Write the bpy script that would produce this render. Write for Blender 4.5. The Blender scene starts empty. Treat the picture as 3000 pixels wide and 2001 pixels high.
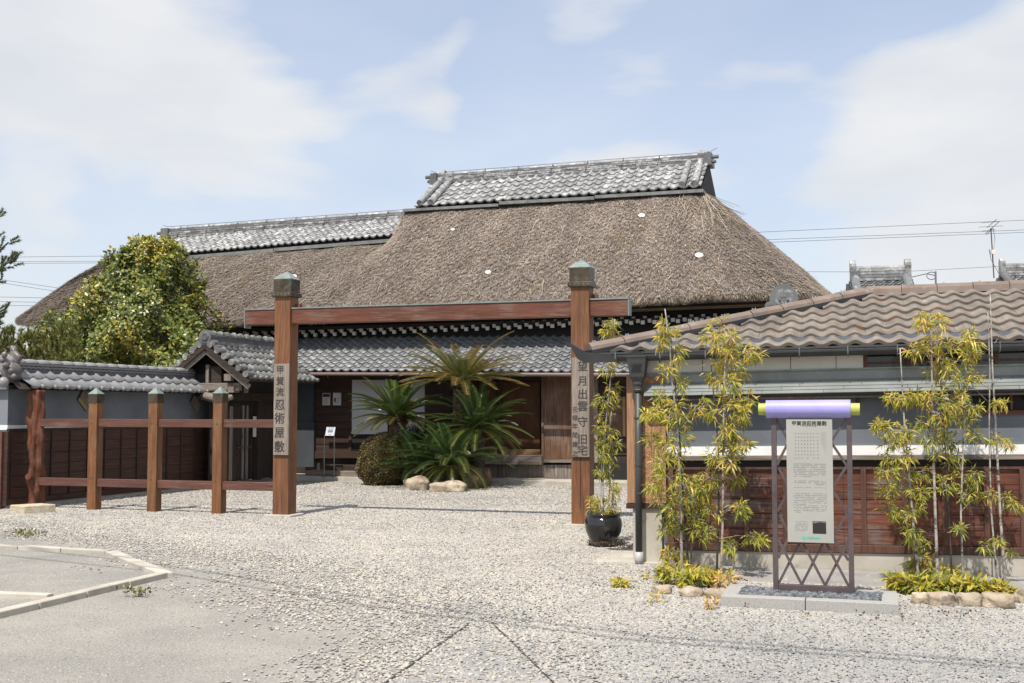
import bpy, math, random
import numpy as np
from mathutils import Vector, Matrix
R = math.radians
random.seed(11)
rng = np.random.default_rng(11)
S = bpy.context.scene
COL = S.collection

# ------------------------------------------------------------------ camera, sky, sun, exposure
F, CX, CY, HOR, CH = 3400.0, 1500.0, 1000.5, 1200.0, 1.65
TH = math.atan((HOR - CY) / F)
cam = bpy.data.objects.new('camera', bpy.data.cameras.new('camera'))
COL.objects.link(cam)
cam.location = (0, 0, CH)
cam.rotation_euler = (math.pi / 2 + TH, 0, 0)
cam.data.sensor_width = 36
cam.data.lens = 36 * F / 3000
cam.data.clip_end = 2000
S.camera = cam
S.render.resolution_x, S.render.resolution_y = 1024, 683
S.view_settings.view_transform = 'Standard'
S.view_settings.look = 'None'
S.view_settings.exposure = 0.2
S.view_settings.gamma = 1.0

SUN_EL, SUN_AZ = R(61), R(22)      # light travels toward +y, drifting to +x
LD = Vector((math.sin(SUN_AZ) * math.cos(SUN_EL), math.cos(SUN_AZ) * math.cos(SUN_EL), -math.sin(SUN_EL)))
sun = bpy.data.objects.new('sun', bpy.data.lights.new('sun', 'SUN'))
COL.objects.link(sun)
sun.data.energy = 5.0
sun.data.angle = R(0.53)
sun.data.color = (1.0, 0.94, 0.86)
sun.rotation_euler = LD.to_track_quat('-Z', 'Y').to_euler()
sun.location = (-4, -10, 20)

W = bpy.data.worlds.new('World')
S.world = W
W.use_nodes = True
nt = W.node_tree
nt.nodes.clear()
def nd(t, ty, **k):
    n = t.nodes.new(ty)
    for a, b in k.items():
        if a in n.inputs and not hasattr(n, a):
            n.inputs[a].default_value = b
        else:
            setattr(n, a, b)
    return n
def lk(t, a, ao, b, bi):
    t.links.new(a.outputs[ao], b.inputs[bi])
sky = nd(nt, 'ShaderNodeTexSky', sky_type='NISHITA', sun_disc=False)
sky.sun_elevation = SUN_EL
sky.sun_rotation = math.pi + SUN_AZ
sky.air_density = 1.0
sky.dust_density = 1.0
sky.ozone_density = 1.0
skm = nd(nt, 'ShaderNodeMixRGB', blend_type='MULTIPLY')
skm.inputs[0].default_value = 1
skm.inputs[2].default_value = (0.150, 0.163, 0.182, 1)
lk(nt, sky, 0, skm, 1)
tc = nd(nt, 'ShaderNodeTexCoord')
sep = nd(nt, 'ShaderNodeSeparateXYZ')
lk(nt, tc, 'Generated', sep, 0)
mp = nd(nt, 'ShaderNodeMapping')
mp.inputs['Scale'].default_value = (1.0, 1.0, 2.7)
mp.inputs['Location'].default_value = (3.35, 1.2, 0.62)
lk(nt, tc, 'Generated', mp, 0)
n1 = nd(nt, 'ShaderNodeTexNoise')
n1.inputs['Scale'].default_value = 3.1
n1.inputs['Detail'].default_value = 7
n1.inputs['Roughness'].default_value = 0.5
n1.inputs['Distortion'].default_value = 0.25
lk(nt, mp, 0, n1, 'Vector')
rp = nd(nt, 'ShaderNodeValToRGB')
rp.color_ramp.elements[0].position = 0.30
rp.color_ramp.elements[0].color = (0, 0, 0, 1)
rp.color_ramp.elements[1].position = 0.64
rp.color_ramp.elements[1].color = (1, 1, 1, 1)
rp.color_ramp.interpolation = 'EASE'
lk(nt, n1, 0, rp, 0)
hz = nd(nt, 'ShaderNodeMapRange')       # the air whitens toward the horizon
hz.inputs['From Min'].default_value = 0.02
hz.inputs['From Max'].default_value = 0.34
hz.inputs['To Min'].default_value = 0.85
hz.inputs['To Max'].default_value = 0.46
lk(nt, sep, 2, hz, 0)
# cloud banks and clear lanes where the photograph shows them; beyond the frame the noise alone carries on
acc = n1.outputs[0]
for (cx_, cy_, rad, amp) in ((2850, 480, 560, .20), (350, 250, 640, .10), (1250, 200, 300, .10), (1800, 20, 260, .05), (750, 600, 480, .10), (1760, 400, 200, .05), (1880, 210, 280, -.08),
                             (1480, 260, 200, -.13), (2250, 230, 330, -.14), (1150, 20, 200, -.10), (2650, 120, 300, -.10), (1150, 430, 170, -.07)):
    u_, v_ = (cx_ - CX) / F, (CY - cy_) / F
    dv = Vector((u_, math.cos(TH) - v_ * math.sin(TH), math.sin(TH) + v_ * math.cos(TH))).normalized()
    dp = nd(nt, 'ShaderNodeVectorMath', operation='DOT_PRODUCT'); dp.inputs[1].default_value = dv
    lk(nt, tc, 'Generated', dp, 0)
    mr_ = nd(nt, 'ShaderNodeMapRange', interpolation_type='SMOOTHSTEP')
    mr_.inputs['From Min'].default_value = math.cos(rad / F); mr_.inputs['From Max'].default_value = 1.0
    mr_.inputs['To Min'].default_value = 0.0; mr_.inputs['To Max'].default_value = amp
    nt.links.new(dp.outputs['Value'], mr_.inputs[0])
    ad = nd(nt, 'ShaderNodeMath', operation='ADD'); nt.links.new(acc, ad.inputs[0]); lk(nt, mr_, 0, ad, 1); acc = ad.outputs[0]
nt.links.new(acc, rp.inputs[0])
mxx = nd(nt, 'ShaderNodeMath', operation='MAXIMUM')
lk(nt, rp, 0, mxx, 0)
lk(nt, hz, 0, mxx, 1)
n2 = nd(nt, 'ShaderNodeTexNoise')
n2.inputs['Scale'].default_value = 5.5
n2.inputs['Detail'].default_value = 5
lk(nt, mp, 0, n2, 'Vector')
rc = nd(nt, 'ShaderNodeValToRGB')
rc.color_ramp.elements[0].position = 0.32
rc.color_ramp.elements[0].color = (0.745, 0.77, 0.81, 1)
rc.color_ramp.elements[1].position = 0.66
rc.color_ramp.elements[1].color = (0.87, 0.872, 0.872, 1)
lk(nt, n2, 0, rc, 0)
mxs = nd(nt, 'ShaderNodeMath', operation='MULTIPLY')
mxs.inputs[1].default_value = 0.94
lk(nt, mxx, 0, mxs, 0)
mx = nd(nt, 'ShaderNodeMixRGB')
lk(nt, mxs, 0, mx, 0)
lk(nt, skm, 0, mx, 1)
lk(nt, rc, 0, mx, 2)
bg = nd(nt, 'ShaderNodeBackground')
bg.inputs[1].default_value = 0.88
lk(nt, mx, 0, bg, 0)
wo = nd(nt, 'ShaderNodeOutputWorld')
lk(nt, bg, 0, wo, 0)

# ------------------------------------------------------------------ photo pixels -> places
_c, _s = math.cos(TH), math.sin(TH)
def ray(px, py):
    u, v = (px - CX) / F, (CY - py) / F
    return Vector((u, _c - v * _s, _s + v * _c))
def G(px, py, z=0.0):                 # where the ray meets the ground (or height z)
    d = ray(px, py); t = (z - CH) / d.z
    return Vector((d.x * t, d.y * t, z))
def D(px, py, Y):                     # the point at depth Y
    d = ray(px, py); t = Y / d.y
    return Vector((d.x * t, Y, CH + d.z * t))
class Fr:                             # a building's own axes: u along its front, w away from the street, z up
    def __init__(s, o, a):
        a = R(a); s.o = Vector((o[0], o[1])); s.U = Vector((math.cos(a), math.sin(a))); s.W = Vector((-math.sin(a), math.cos(a)))
    def uz(s, px, py, w):
        d = ray(px, py); d2 = Vector((d.x, d.y)); t = (w + s.o.dot(s.W)) / d2.dot(s.W)
        return (d2 * t - s.o).dot(s.U), CH + t * d.z
    def wd(s, u, w, z):
        p = s.o + s.U * u + s.W * w
        return Vector((p.x, p.y, z))
    def P(s, px, py, w):
        u, z = s.uz(px, py, w)
        return s.wd(u, w, z)
    def v3(s, u, w, z=0.0):
        p = s.U * u + s.W * w
        return Vector((p.x, p.y, z))

# ------------------------------------------------------------------ materials
def M(name):
    m = bpy.data.materials.new(name); m.use_nodes = True
    t = m.node_tree; b = t.nodes['Principled BSDF']
    return m, t, b
def pos(t, rz=0.0, scale=(1, 1, 1), loc=(0, 0, 0)):
    g = nd(t, 'ShaderNodeNewGeometry')
    src, so = g, 'Position'
    if rz:
        r = nd(t, 'ShaderNodeVectorRotate', rotation_type='Z_AXIS')
        r.inputs['Angle'].default_value = R(rz)
        lk(t, src, so, r, 'Vector'); src, so = r, 'Vector'
    mpn = nd(t, 'ShaderNodeMapping'); mpn.inputs['Scale'].default_value = scale; mpn.inputs['Location'].default_value = loc
    lk(t, src, so, mpn, 'Vector')
    return mpn
def noise(t, vec, sc, det=4, ro=0.55, dist=0.0):
    n = nd(t, 'ShaderNodeTexNoise')
    n.inputs['Scale'].default_value = sc; n.inputs['Detail'].default_value = det
    n.inputs['Roughness'].default_value = ro; n.inputs['Distortion'].default_value = dist
    lk(t, vec, 0, n, 'Vector')
    return n
def ramp(t, src, so, stops):
    r = nd(t, 'ShaderNodeValToRGB'); e = r.color_ramp.elements
    while len(e) < len(stops): e.new(0.5)
    for i, (p, c) in enumerate(stops):
        e[i].position = p; e[i].color = (*c, 1) if len(c) == 3 else c
    lk(t, src, so, r, 0)
    return r
def mixc(t, fac, a, b, mode='MIX'):
    m = nd(t, 'ShaderNodeMixRGB', blend_type=mode)
    for i, x in ((0, fac), (1, a), (2, b)):
        if isinstance(x, (int, float)): m.inputs[i].default_value = x
        elif isinstance(x, tuple): m.inputs[i].default_value = (*x, 1)
        else: lk(t, x, 0, m, i)
    return m
def bump(t, b, src, so, st, dist):
    bn = nd(t, 'ShaderNodeBump'); bn.inputs['Strength'].default_value = st; bn.inputs['Distance'].default_value = dist
    lk(t, src, so, bn, 'Height'); lk(t, bn, 0, b, 'Normal')
    return bn
def objrand(t, col, amt):
    oi = nd(t, 'ShaderNodeObjectInfo')
    mr = nd(t, 'ShaderNodeMapRange'); mr.inputs['To Min'].default_value = 1 - amt; mr.inputs['To Max'].default_value = 1 + amt
    lk(t, oi, 'Random', mr, 0)
    h = nd(t, 'ShaderNodeHueSaturation'); lk(t, mr, 0, h, 'Value'); lk(t, col, 0, h, 'Color')
    return h
def plain(name, c1, c2, sc=3.0, rough=0.8, bst=0.2, bsc=40.0, bd=0.004, rand=0.0, metal=0.0, coat=0.0, spots=None, streak=False):
    m, t, b = M(name)
    p = pos(t)
    n = noise(t, p, sc, 6, 0.6)
    r = ramp(t, n, 0, [(0.32, c1), (0.68, c2)])
    if streak:
        p3 = pos(t, 0, (9, 9, 0.7)); n3 = noise(t, p3, 1.0, 4)
        k = ramp(t, n3, 0, [(0.35, (0.72, 0.72, 0.72)), (0.62, (1.06, 1.06, 1.06))])
        r = mixc(t, 0.8, r, k, 'MULTIPLY')
    if spots:
        col, ssc, lo, hi = spots
        n4 = noise(t, p, ssc, 5, 0.65); k = ramp(t, n4, 0, [(lo, (0, 0, 0)), (hi, (1, 1, 1))])
        r = mixc(t, k, r, col)
    if rand: r = objrand(t, r, rand)
    lk(t, r, 0, b, 'Base Color')
    b.inputs['Roughness'].default_value = rough; b.inputs['Metallic'].default_value = metal
    b.inputs['Coat Weight'].default_value = coat
    if bst:
        n5 = noise(t, p, bsc, 4, 0.6); bump(t, b, n5, 0, bst, bd)
    return m
def wood(name, c1, c2, axis='Z', rz=18.0, rough=0.7, weather=None, wl=(0.5, 0.75), rand=0.06, gs=26.0, st=0.5, knots=True):
    m, t, b = M(name)
    k = 0.045
    sc = {'Z': (gs, gs, gs * k), 'U': (gs * k, gs, gs), 'W': (gs, gs * k, gs)}[axis]
    p = pos(t, rz, sc)
    n = noise(t, p, 1.0, 5, 0.6, 0.6)
    r = ramp(t, n, 0, [(0.3, c1), (0.52, tuple((a + d) / 2 for a, d in zip(c1, c2))), (0.7, c2)])
    pf = pos(t, rz, tuple(x * 3.5 for x in sc)); nf = noise(t, pf, 1.0, 3, 0.6)
    kf = ramp(t, nf, 0, [(0.3, (0.62, 0.60, 0.58)), (0.6, (1.08, 1.08, 1.08))])
    r = mixc(t, 0.85, r, kf, 'MULTIPLY')
    pl = pos(t); nl = noise(t, pl, 1.3, 4)
    kl = ramp(t, nl, 0, [(0.3, (0.74, 0.72, 0.70)), (0.7, (1.12, 1.12, 1.12))])
    r = mixc(t, 0.8, r, kl, 'MULTIPLY')
    if knots:
        pk = pos(t, rz, tuple(x * 0.16 for x in {'Z': (gs, gs, gs * .4), 'U': (gs * .4, gs, gs), 'W': (gs, gs * .4, gs)}[axis]))
        vk = nd(t, 'ShaderNodeTexVoronoi'); vk.inputs['Scale'].default_value = 0.9; lk(t, pk, 0, vk, 'Vector')
        kk = ramp(t, vk, 0, [(0.035, (0.25, 0.2, 0.17)), (0.085, (1, 1, 1))])
        r = mixc(t, 0.9, r, kk, 'MULTIPLY')
    if weather:
        nw = noise(t, pf, 0.5, 4, 0.6); npw = noise(t, pl, 2.2, 4)
        h = nd(t, 'ShaderNodeMath', operation='MULTIPLY'); h.inputs[1].default_value = 0.5; lk(t, npw, 0, h, 0)
        s = nd(t, 'ShaderNodeMath', operation='MULTIPLY_ADD'); lk(t, nw, 0, s, 0); s.inputs[1].default_value = 0.5; lk(t, h, 0, s, 2)
        kw = ramp(t, s, 0, [(wl[0], (0, 0, 0)), (wl[1], (1, 1, 1))])
        r = mixc(t, kw, r, weather)
    if rand: r = objrand(t, r, rand)
    lk(t, r, 0, b, 'Base Color'); b.inputs['Roughness'].default_value = rough
    bump(t, b, nf, 0, st, 0.004)
    return m
def attr_mat(name, rough=0.6, trans=0.0, spec=0.5, coat=0.0):
    m, t, b = M(name)
    a = nd(t, 'ShaderNodeAttribute'); a.attribute_name = 'Col'
    lk(t, a, 0, b, 'Base Color'); b.inputs['Roughness'].default_value = rough
    b.inputs['Specular IOR Level'].default_value = spec
    if trans:
        tr = nd(t, 'ShaderNodeBsdfTranslucent'); lk(t, a, 0, tr, 0)
        ms = nd(t, 'ShaderNodeMixShader'); ms.inputs[0].default_value = trans
        lk(t, b, 0, ms, 1); lk(t, tr, 0, ms, 2); lk(t, ms, 0, t.nodes['Material Output'], 0)
    return m
def flat(name, c, rough=0.6, metal=0.0, coat=0.0):
    return plain(name, tuple(x * 0.93 for x in c), tuple(min(1, x * 1.05) for x in c), 6.0, rough, 0.08, 90, 0.002, 0, metal, coat)

mat = {}
mat['post'] = wood('orange_cedar', (0.115, 0.045, 0.016), (0.245, 0.103, 0.038), 'Z', 18, 0.65, (0.25, 0.148, 0.08), (0.52, 0.78))
mat['beam'] = wood('red_stained_timber', (0.088, 0.027, 0.014), (0.182, 0.060, 0.031), 'U', 18, 0.6, (0.17, 0.115, 0.09), (0.5, 0.68))
mat['rail'] = wood('brown_red_rail', (0.085, 0.032, 0.022), (0.150, 0.064, 0.044), 'U', 18, 0.65, (0.22, 0.15, 0.12), (0.55, 0.8))
mat['darkwood'] = wood('dark_old_wood', (0.020, 0.013, 0.010), (0.055, 0.034, 0.024), 'Z', 18, 0.75)  # tone also lowered to deepen shade on the porch walls
mat['darkwood_u'] = wood('dark_old_wood_lengthwise', (0.022, 0.014, 0.010), (0.06, 0.036, 0.025), 'U', 18, 0.75)
mat['redwood_w'] = wood('dark_red_wall_board', (0.036, 0.014, 0.009), (0.095, 0.036, 0.020), 'W', 20, 0.7)
mat['redwood'] = wood('red_brown_board', (0.055, 0.018, 0.010), (0.175, 0.053, 0.024), 'U', 16, 0.62, (0.15, 0.11, 0.10), (0.52, 0.62), 0.12, 22)
mat['batten'] = wood('brown_batten', (0.07, 0.030, 0.020), (0.13, 0.058, 0.036), 'Z', 16, 0.65)
mat['greywood'] = wood('weathered_grey_wood', (0.15, 0.125, 0.105), (0.34, 0.29, 0.25), 'Z', 18, 0.85)
mat['greywood_u'] = wood('weathered_grey_wood_lengthwise', (0.13, 0.105, 0.088), (0.30, 0.25, 0.21), 'U', 18, 0.85)
mat['signwood'] = wood('silver_grey_sign_wood', (0.20, 0.165, 0.135), (0.36, 0.31, 0.265), 'Z', 18, 0.8, None, (0, 1), 0.02, 34, 0.4, False)
mat['brownwood'] = wood('brown_door_wood', (0.075, 0.034, 0.018), (0.19, 0.095, 0.052), 'Z', 18, 0.65, (0.22, 0.17, 0.13), (0.52, 0.7))  # tone lowered to put the porch's shade into the shutter wood
mat['panelwood'] = wood('brown_wall_board_lengthwise', (0.026, 0.012, 0.008), (0.068, 0.031, 0.018), 'U', 18, 0.7)  # porch boards darkened in the base colour to deepen their shade
mat['log'] = wood('raw_red_log', (0.04, 0.013, 0.007), (0.20, 0.062, 0.022), 'Z', 0, 0.7, None, (0, 1), 0.0, 16, 1.0)
mat['blind'] = plain('bamboo_blind', (0.075, 0.028, 0.010), (0.125, 0.050, 0.018), 5, 0.7, 0.3, 60, 0.003)  # blind tone lowered too, standing in for shade under the eaves
mat['cap'] = plain('brown_copper', (0.055, 0.040, 0.026), (0.12, 0.092, 0.062), 5, 0.42, 0.15, 25, 0.002, 0, 0.55, 0, ((0.16, 0.19, 0.16), 9, 0.55, 0.75), True)
mat['patina'] = plain('green_copper_patina', (0.16, 0.20, 0.18), (0.27, 0.32, 0.30), 6, 0.5, 0.15, 30, 0.002, 0, 0.3, 0, ((0.12, 0.10, 0.07), 8, 0.55, 0.8))
mat['concrete'] = plain('old_concrete', (0.36, 0.33, 0.27), (0.50, 0.465, 0.40), 2.5, 0.9, 0.35, 70, 0.004, 0.05, 0, 0, ((0.24, 0.225, 0.19), 4, 0.58, 0.8))
mat['granite'] = plain('speckled_granite', (0.24, 0.235, 0.22), (0.42, 0.41, 0.385), 120, 0.8, 0.3, 160, 0.003, 0.05)
mat['sandstone'] = plain('cut_sandstone', (0.42, 0.34, 0.23), (0.60, 0.52, 0.39), 8, 0.9, 1.0, 34, 0.02)
mat['rock'] = plain('tan_rock', (0.24, 0.185, 0.12), (0.50, 0.42, 0.32), 5, 0.85, 0.9, 14, 0.03, 0.15, 0, 0, ((0.09, 0.07, 0.055), 6, 0.56, 0.68))
mat['rockdark'] = plain('brown_rock', (0.07, 0.045, 0.03), (0.24, 0.15, 0.09), 5, 0.8, 0.9, 14, 0.03)
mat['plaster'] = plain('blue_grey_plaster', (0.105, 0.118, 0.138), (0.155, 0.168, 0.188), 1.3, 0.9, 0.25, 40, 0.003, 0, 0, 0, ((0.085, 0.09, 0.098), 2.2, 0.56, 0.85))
mat['plaster_shade'] = plain('shade_darkened_plaster', (0.045, 0.05, 0.058), (0.065, 0.07, 0.08), 1.6, 0.9, 0.12, 60, 0.002)  # darker plaster copy; puts the entrance pier's shade into its colour
mat['plaster_lit'] = plain('lit_grey_plaster', (0.16, 0.175, 0.20), (0.20, 0.215, 0.24), 1.6, 0.9, 0.12, 60, 0.002)  # lighter plaster copy; the return's sun-facing look is put into its colour
mat['white'] = plain('white_plaster', (0.66, 0.655, 0.64), (0.78, 0.775, 0.76), 3, 0.8, 0.08, 60, 0.002)
mat['ivory'] = plain('ivory_board', (0.62, 0.585, 0.535), (0.70, 0.665, 0.61), 2, 0.75, 0.05, 50, 0.002)
mat['paper'] = plain('white_paper', (0.50, 0.50, 0.505), (0.57, 0.57, 0.575), 2, 0.8, 0.05, 30, 0.002)
mat['black'] = flat('black_ink', (0.018, 0.017, 0.016), 0.7)
mat['ink'] = plain('worn_ink', (0.022, 0.02, 0.019), (0.055, 0.05, 0.046), 25, 0.8, 0)
mat['inkgrey'] = flat('grey_print', (0.20, 0.20, 0.19), 0.7)
mat['darkvoid'] = flat('near_black_wood', (0.012, 0.010, 0.009), 0.8)  # near-black fill for gables, backings, gaps and hollows
mat['gutter'] = plain('black_gutter', (0.018, 0.018, 0.019), (0.032, 0.031, 0.031), 4, 0.35, 0.05, 40, 0.001)
mat['spout'] = plain('dark_grey_pipe', (0.038, 0.039, 0.038), (0.056, 0.057, 0.056), 4, 0.5, 0.05, 40, 0.001)
mat['brgutter'] = flat('brown_gutter', (0.16, 0.115, 0.10), 0.4)
mat['awning'] = plain('green_grey_metal_shingle', (0.19, 0.207, 0.198), (0.26, 0.276, 0.265), 3, 0.5, 0.12, 20, 0.003, 0.07, 0.15, 0, ((0.30, 0.315, 0.30), 7, 0.56, 0.8))
mat['lavender'] = plain('lavender_paint', (0.30, 0.27, 0.60), (0.35, 0.32, 0.66), 4, 0.5, 0.05, 30, 0.001)
mat['lime'] = plain('lime_paint', (0.36, 0.40, 0.06), (0.44, 0.48, 0.09), 4, 0.5, 0.05, 30, 0.001)
mat['plum'] = plain('dull_plum_steel', (0.075, 0.055, 0.058), (0.120, 0.092, 0.094), 6, 0.5, 0.15, 60, 0.001, 0.0, 0.2, 0, ((0.22, 0.19, 0.19), 30, 0.66, 0.75))
mat['board'] = plain('pale_grey_sign_face', (0.335, 0.33, 0.30), (0.38, 0.375, 0.34), 2, 0.35, 0.03, 40, 0.001)
mat['teal'] = flat('teal_print', (0.05, 0.45, 0.36))
mat['red'] = flat('red_print', (0.55, 0.08, 0.06))
mat['blue'] = flat('blue_print', (0.03, 0.17, 0.36))
mat['redframe'] = flat('red_brown_frame', (0.12, 0.028, 0.018))
mat['potmat'] = plain('black_glaze', (0.008, 0.008, 0.008), (0.014, 0.013, 0.013), 4, 0.12, 0.06, 8, 0.01, 0, 0, 0.6)
mat['soil'] = plain('dark_soil', (0.05, 0.036, 0.024), (0.12, 0.09, 0.06), 20, 0.95, 0.9, 60, 0.02)
mat['steel'] = flat('thin_steel', (0.30, 0.30, 0.30), 0.3, 0.9)
mat['wire'] = flat('dark_wire', (0.05, 0.05, 0.055), 0.6)
mat['bolt'] = flat('bright_bolt', (0.6, 0.6, 0.6), 0.3, 0.8)
mat['cork'] = plain('rough_brown_wall_panel', (0.22, 0.11, 0.052), (0.46, 0.26, 0.14), 26, 0.85, 0.9, 60, 0.012)
mat['orangewood'] = wood('pale_orange_post', (0.30, 0.16, 0.08), (0.45, 0.26, 0.14), 'Z', 16, 0.6)
mat['glass'] = flat('dark_window_glass', (0.012, 0.012, 0.013), 0.08, 0.0, 0.3)
mat['shell'] = flat('white_shell', (0.80, 0.79, 0.76), 0.4)
mat['goldlit'] = flat('lit_gold_slat', (0.36, 0.29, 0.10), 0.6)  # gold tone puts a lit look into two vent slats
mat['trunk'] = plain('rough_bark', (0.05, 0.036, 0.026), (0.15, 0.115, 0.085), 18, 0.9, 1.0, 30, 0.03)
mat['cycad_trunk'] = plain('cycad_bark', (0.028, 0.020, 0.014), (0.13, 0.088, 0.055), 30, 0.9, 1.0, 34, 0.05)
mat['asphalt'] = plain('worn_asphalt', (0.245, 0.238, 0.228), (0.345, 0.332, 0.312), 2.2, 0.92, 0.9, 110, 0.008, 0, 0, 0, ((0.42, 0.40, 0.37), 90, 0.6, 0.7))
mat['joint'] = flat('dark_joint', (0.055, 0.05, 0.042), 0.9)
mat['leaf'] = attr_mat('leaf', 0.36, 0.2)
mat['bleaf'] = attr_mat('bamboo_leaf', 0.45, 0.38)
mat['frond'] = attr_mat('cycad_frond', 0.33, 0.25)
mat['needle'] = attr_mat('pine_needle', 0.5, 0.1)
mat['smallleaf'] = attr_mat('small_leaf', 0.45, 0.12)
mat['straw'] = attr_mat('straw', 0.85, 0.0, 0.2)
mat['culm'] = plain('pale_bamboo_culm', (0.22, 0.19, 0.16), (0.50, 0.46, 0.42), 14, 0.5, 0.1, 40, 0.002, 0, 0, 0, ((0.06, 0.045, 0.035), 9, 0.54, 0.62))
mat['darkculm'] = plain('black_bamboo_culm', (0.02, 0.016, 0.014), (0.09, 0.075, 0.065), 14, 0.4, 0.1, 40, 0.002)
mat['thatchbase'] = plain('packed_thatch', (0.09, 0.068, 0.05), (0.20, 0.155, 0.12), 26, 0.95, 1.0, 60, 0.04)
mat['eavethatch'] = plain('cut_thatch_end', (0.045, 0.034, 0.025), (0.11, 0.085, 0.062), 60, 0.95, 1.0, 80, 0.03)

def tile_mat(name, c1, c2, white, wl, warm=None, rand=0.14, rough=0.5):
    m, t, b = M(name)
    p = pos(t); n = noise(t, p, 4.0, 5, 0.6)
    r = ramp(t, n, 0, [(0.3, c1), (0.7, c2)])
    n2_ = noise(t, p, 9.0, 6, 0.68); k = ramp(t, n2_, 0, [(wl[0], (0, 0, 0)), (wl[1], (1, 1, 1))])
    oi = nd(t, 'ShaderNodeObjectInfo')
    mm = nd(t, 'ShaderNodeMath', operation='MULTIPLY'); lk(t, k, 0, mm, 0)
    mr = nd(t, 'ShaderNodeMapRange'); mr.inputs['To Min'].default_value = 0.25; mr.inputs['To Max'].default_value = 1.0
    lk(t, oi, 'Random', mr, 0); lk(t, mr, 0, mm, 1)
    r = mixc(t, mm, r, white)
    if warm:
        col, lo, hi = warm
        n3 = noise(t, p, 5.5, 6, 0.7); k3 = ramp(t, n3, 0, [(lo, (0, 0, 0)), (hi, (1, 1, 1))])
        r = mixc(t, k3, r, col)
    r = objrand(t, r, rand)
    lk(t, r, 0, b, 'Base Color'); b.inputs['Roughness'].default_value = rough
    nb = noise(t, p, 60, 4); bump(t, b, nb, 0, 0.25, 0.004)
    return m
mat['tile'] = tile_mat('smoked_grey_tile', (0.095, 0.098, 0.10), (0.18, 0.183, 0.185), (0.52, 0.52, 0.50), (0.55, 0.68), ((0.46, 0.44, 0.30), 0.68, 0.74))
mat['tilew'] = tile_mat('bleached_grey_tile', (0.115, 0.117, 0.118), (0.255, 0.255, 0.253), (0.56, 0.56, 0.545), (0.45, 0.66), None, 0.2)
mat['tilewall'] = tile_mat('clean_grey_tile', (0.20, 0.197, 0.195), (0.285, 0.282, 0.28), (0.36, 0.36, 0.35), (0.6, 0.75), None, 0.07, 0.42)
mat['tilegate'] = tile_mat('lichened_grey_tile', (0.09, 0.089, 0.086), (0.19, 0.187, 0.178), (0.50, 0.49, 0.45), (0.50, 0.66), ((0.36, 0.30, 0.20), 0.64, 0.74), 0.2)
mat['tileshed'] = tile_mat('brown_cement_tile', (0.115, 0.098, 0.081), (0.225, 0.192, 0.160), (0.40, 0.37, 0.335), (0.58, 0.72), ((0.27, 0.135, 0.065), 0.575, 0.74), 0.09, 0.75)
mat['ridgeshed'] = tile_mat('rust_stained_ridge', (0.13, 0.10, 0.082), (0.22, 0.172, 0.142), (0.32, 0.285, 0.25), (0.58, 0.75), ((0.21, 0.115, 0.065), 0.52, 0.74), 0.08, 0.75)
mat['tiledark'] = tile_mat('dark_grey_ridge_tile', (0.085, 0.086, 0.088), (0.15, 0.15, 0.152), (0.36, 0.36, 0.35), (0.6, 0.76), None, 0.1)
def rafter_mat():
    return flat('chalk_white_end', (0.60, 0.585, 0.53), 0.8)
mat['rafterend'] = rafter_mat()

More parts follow.
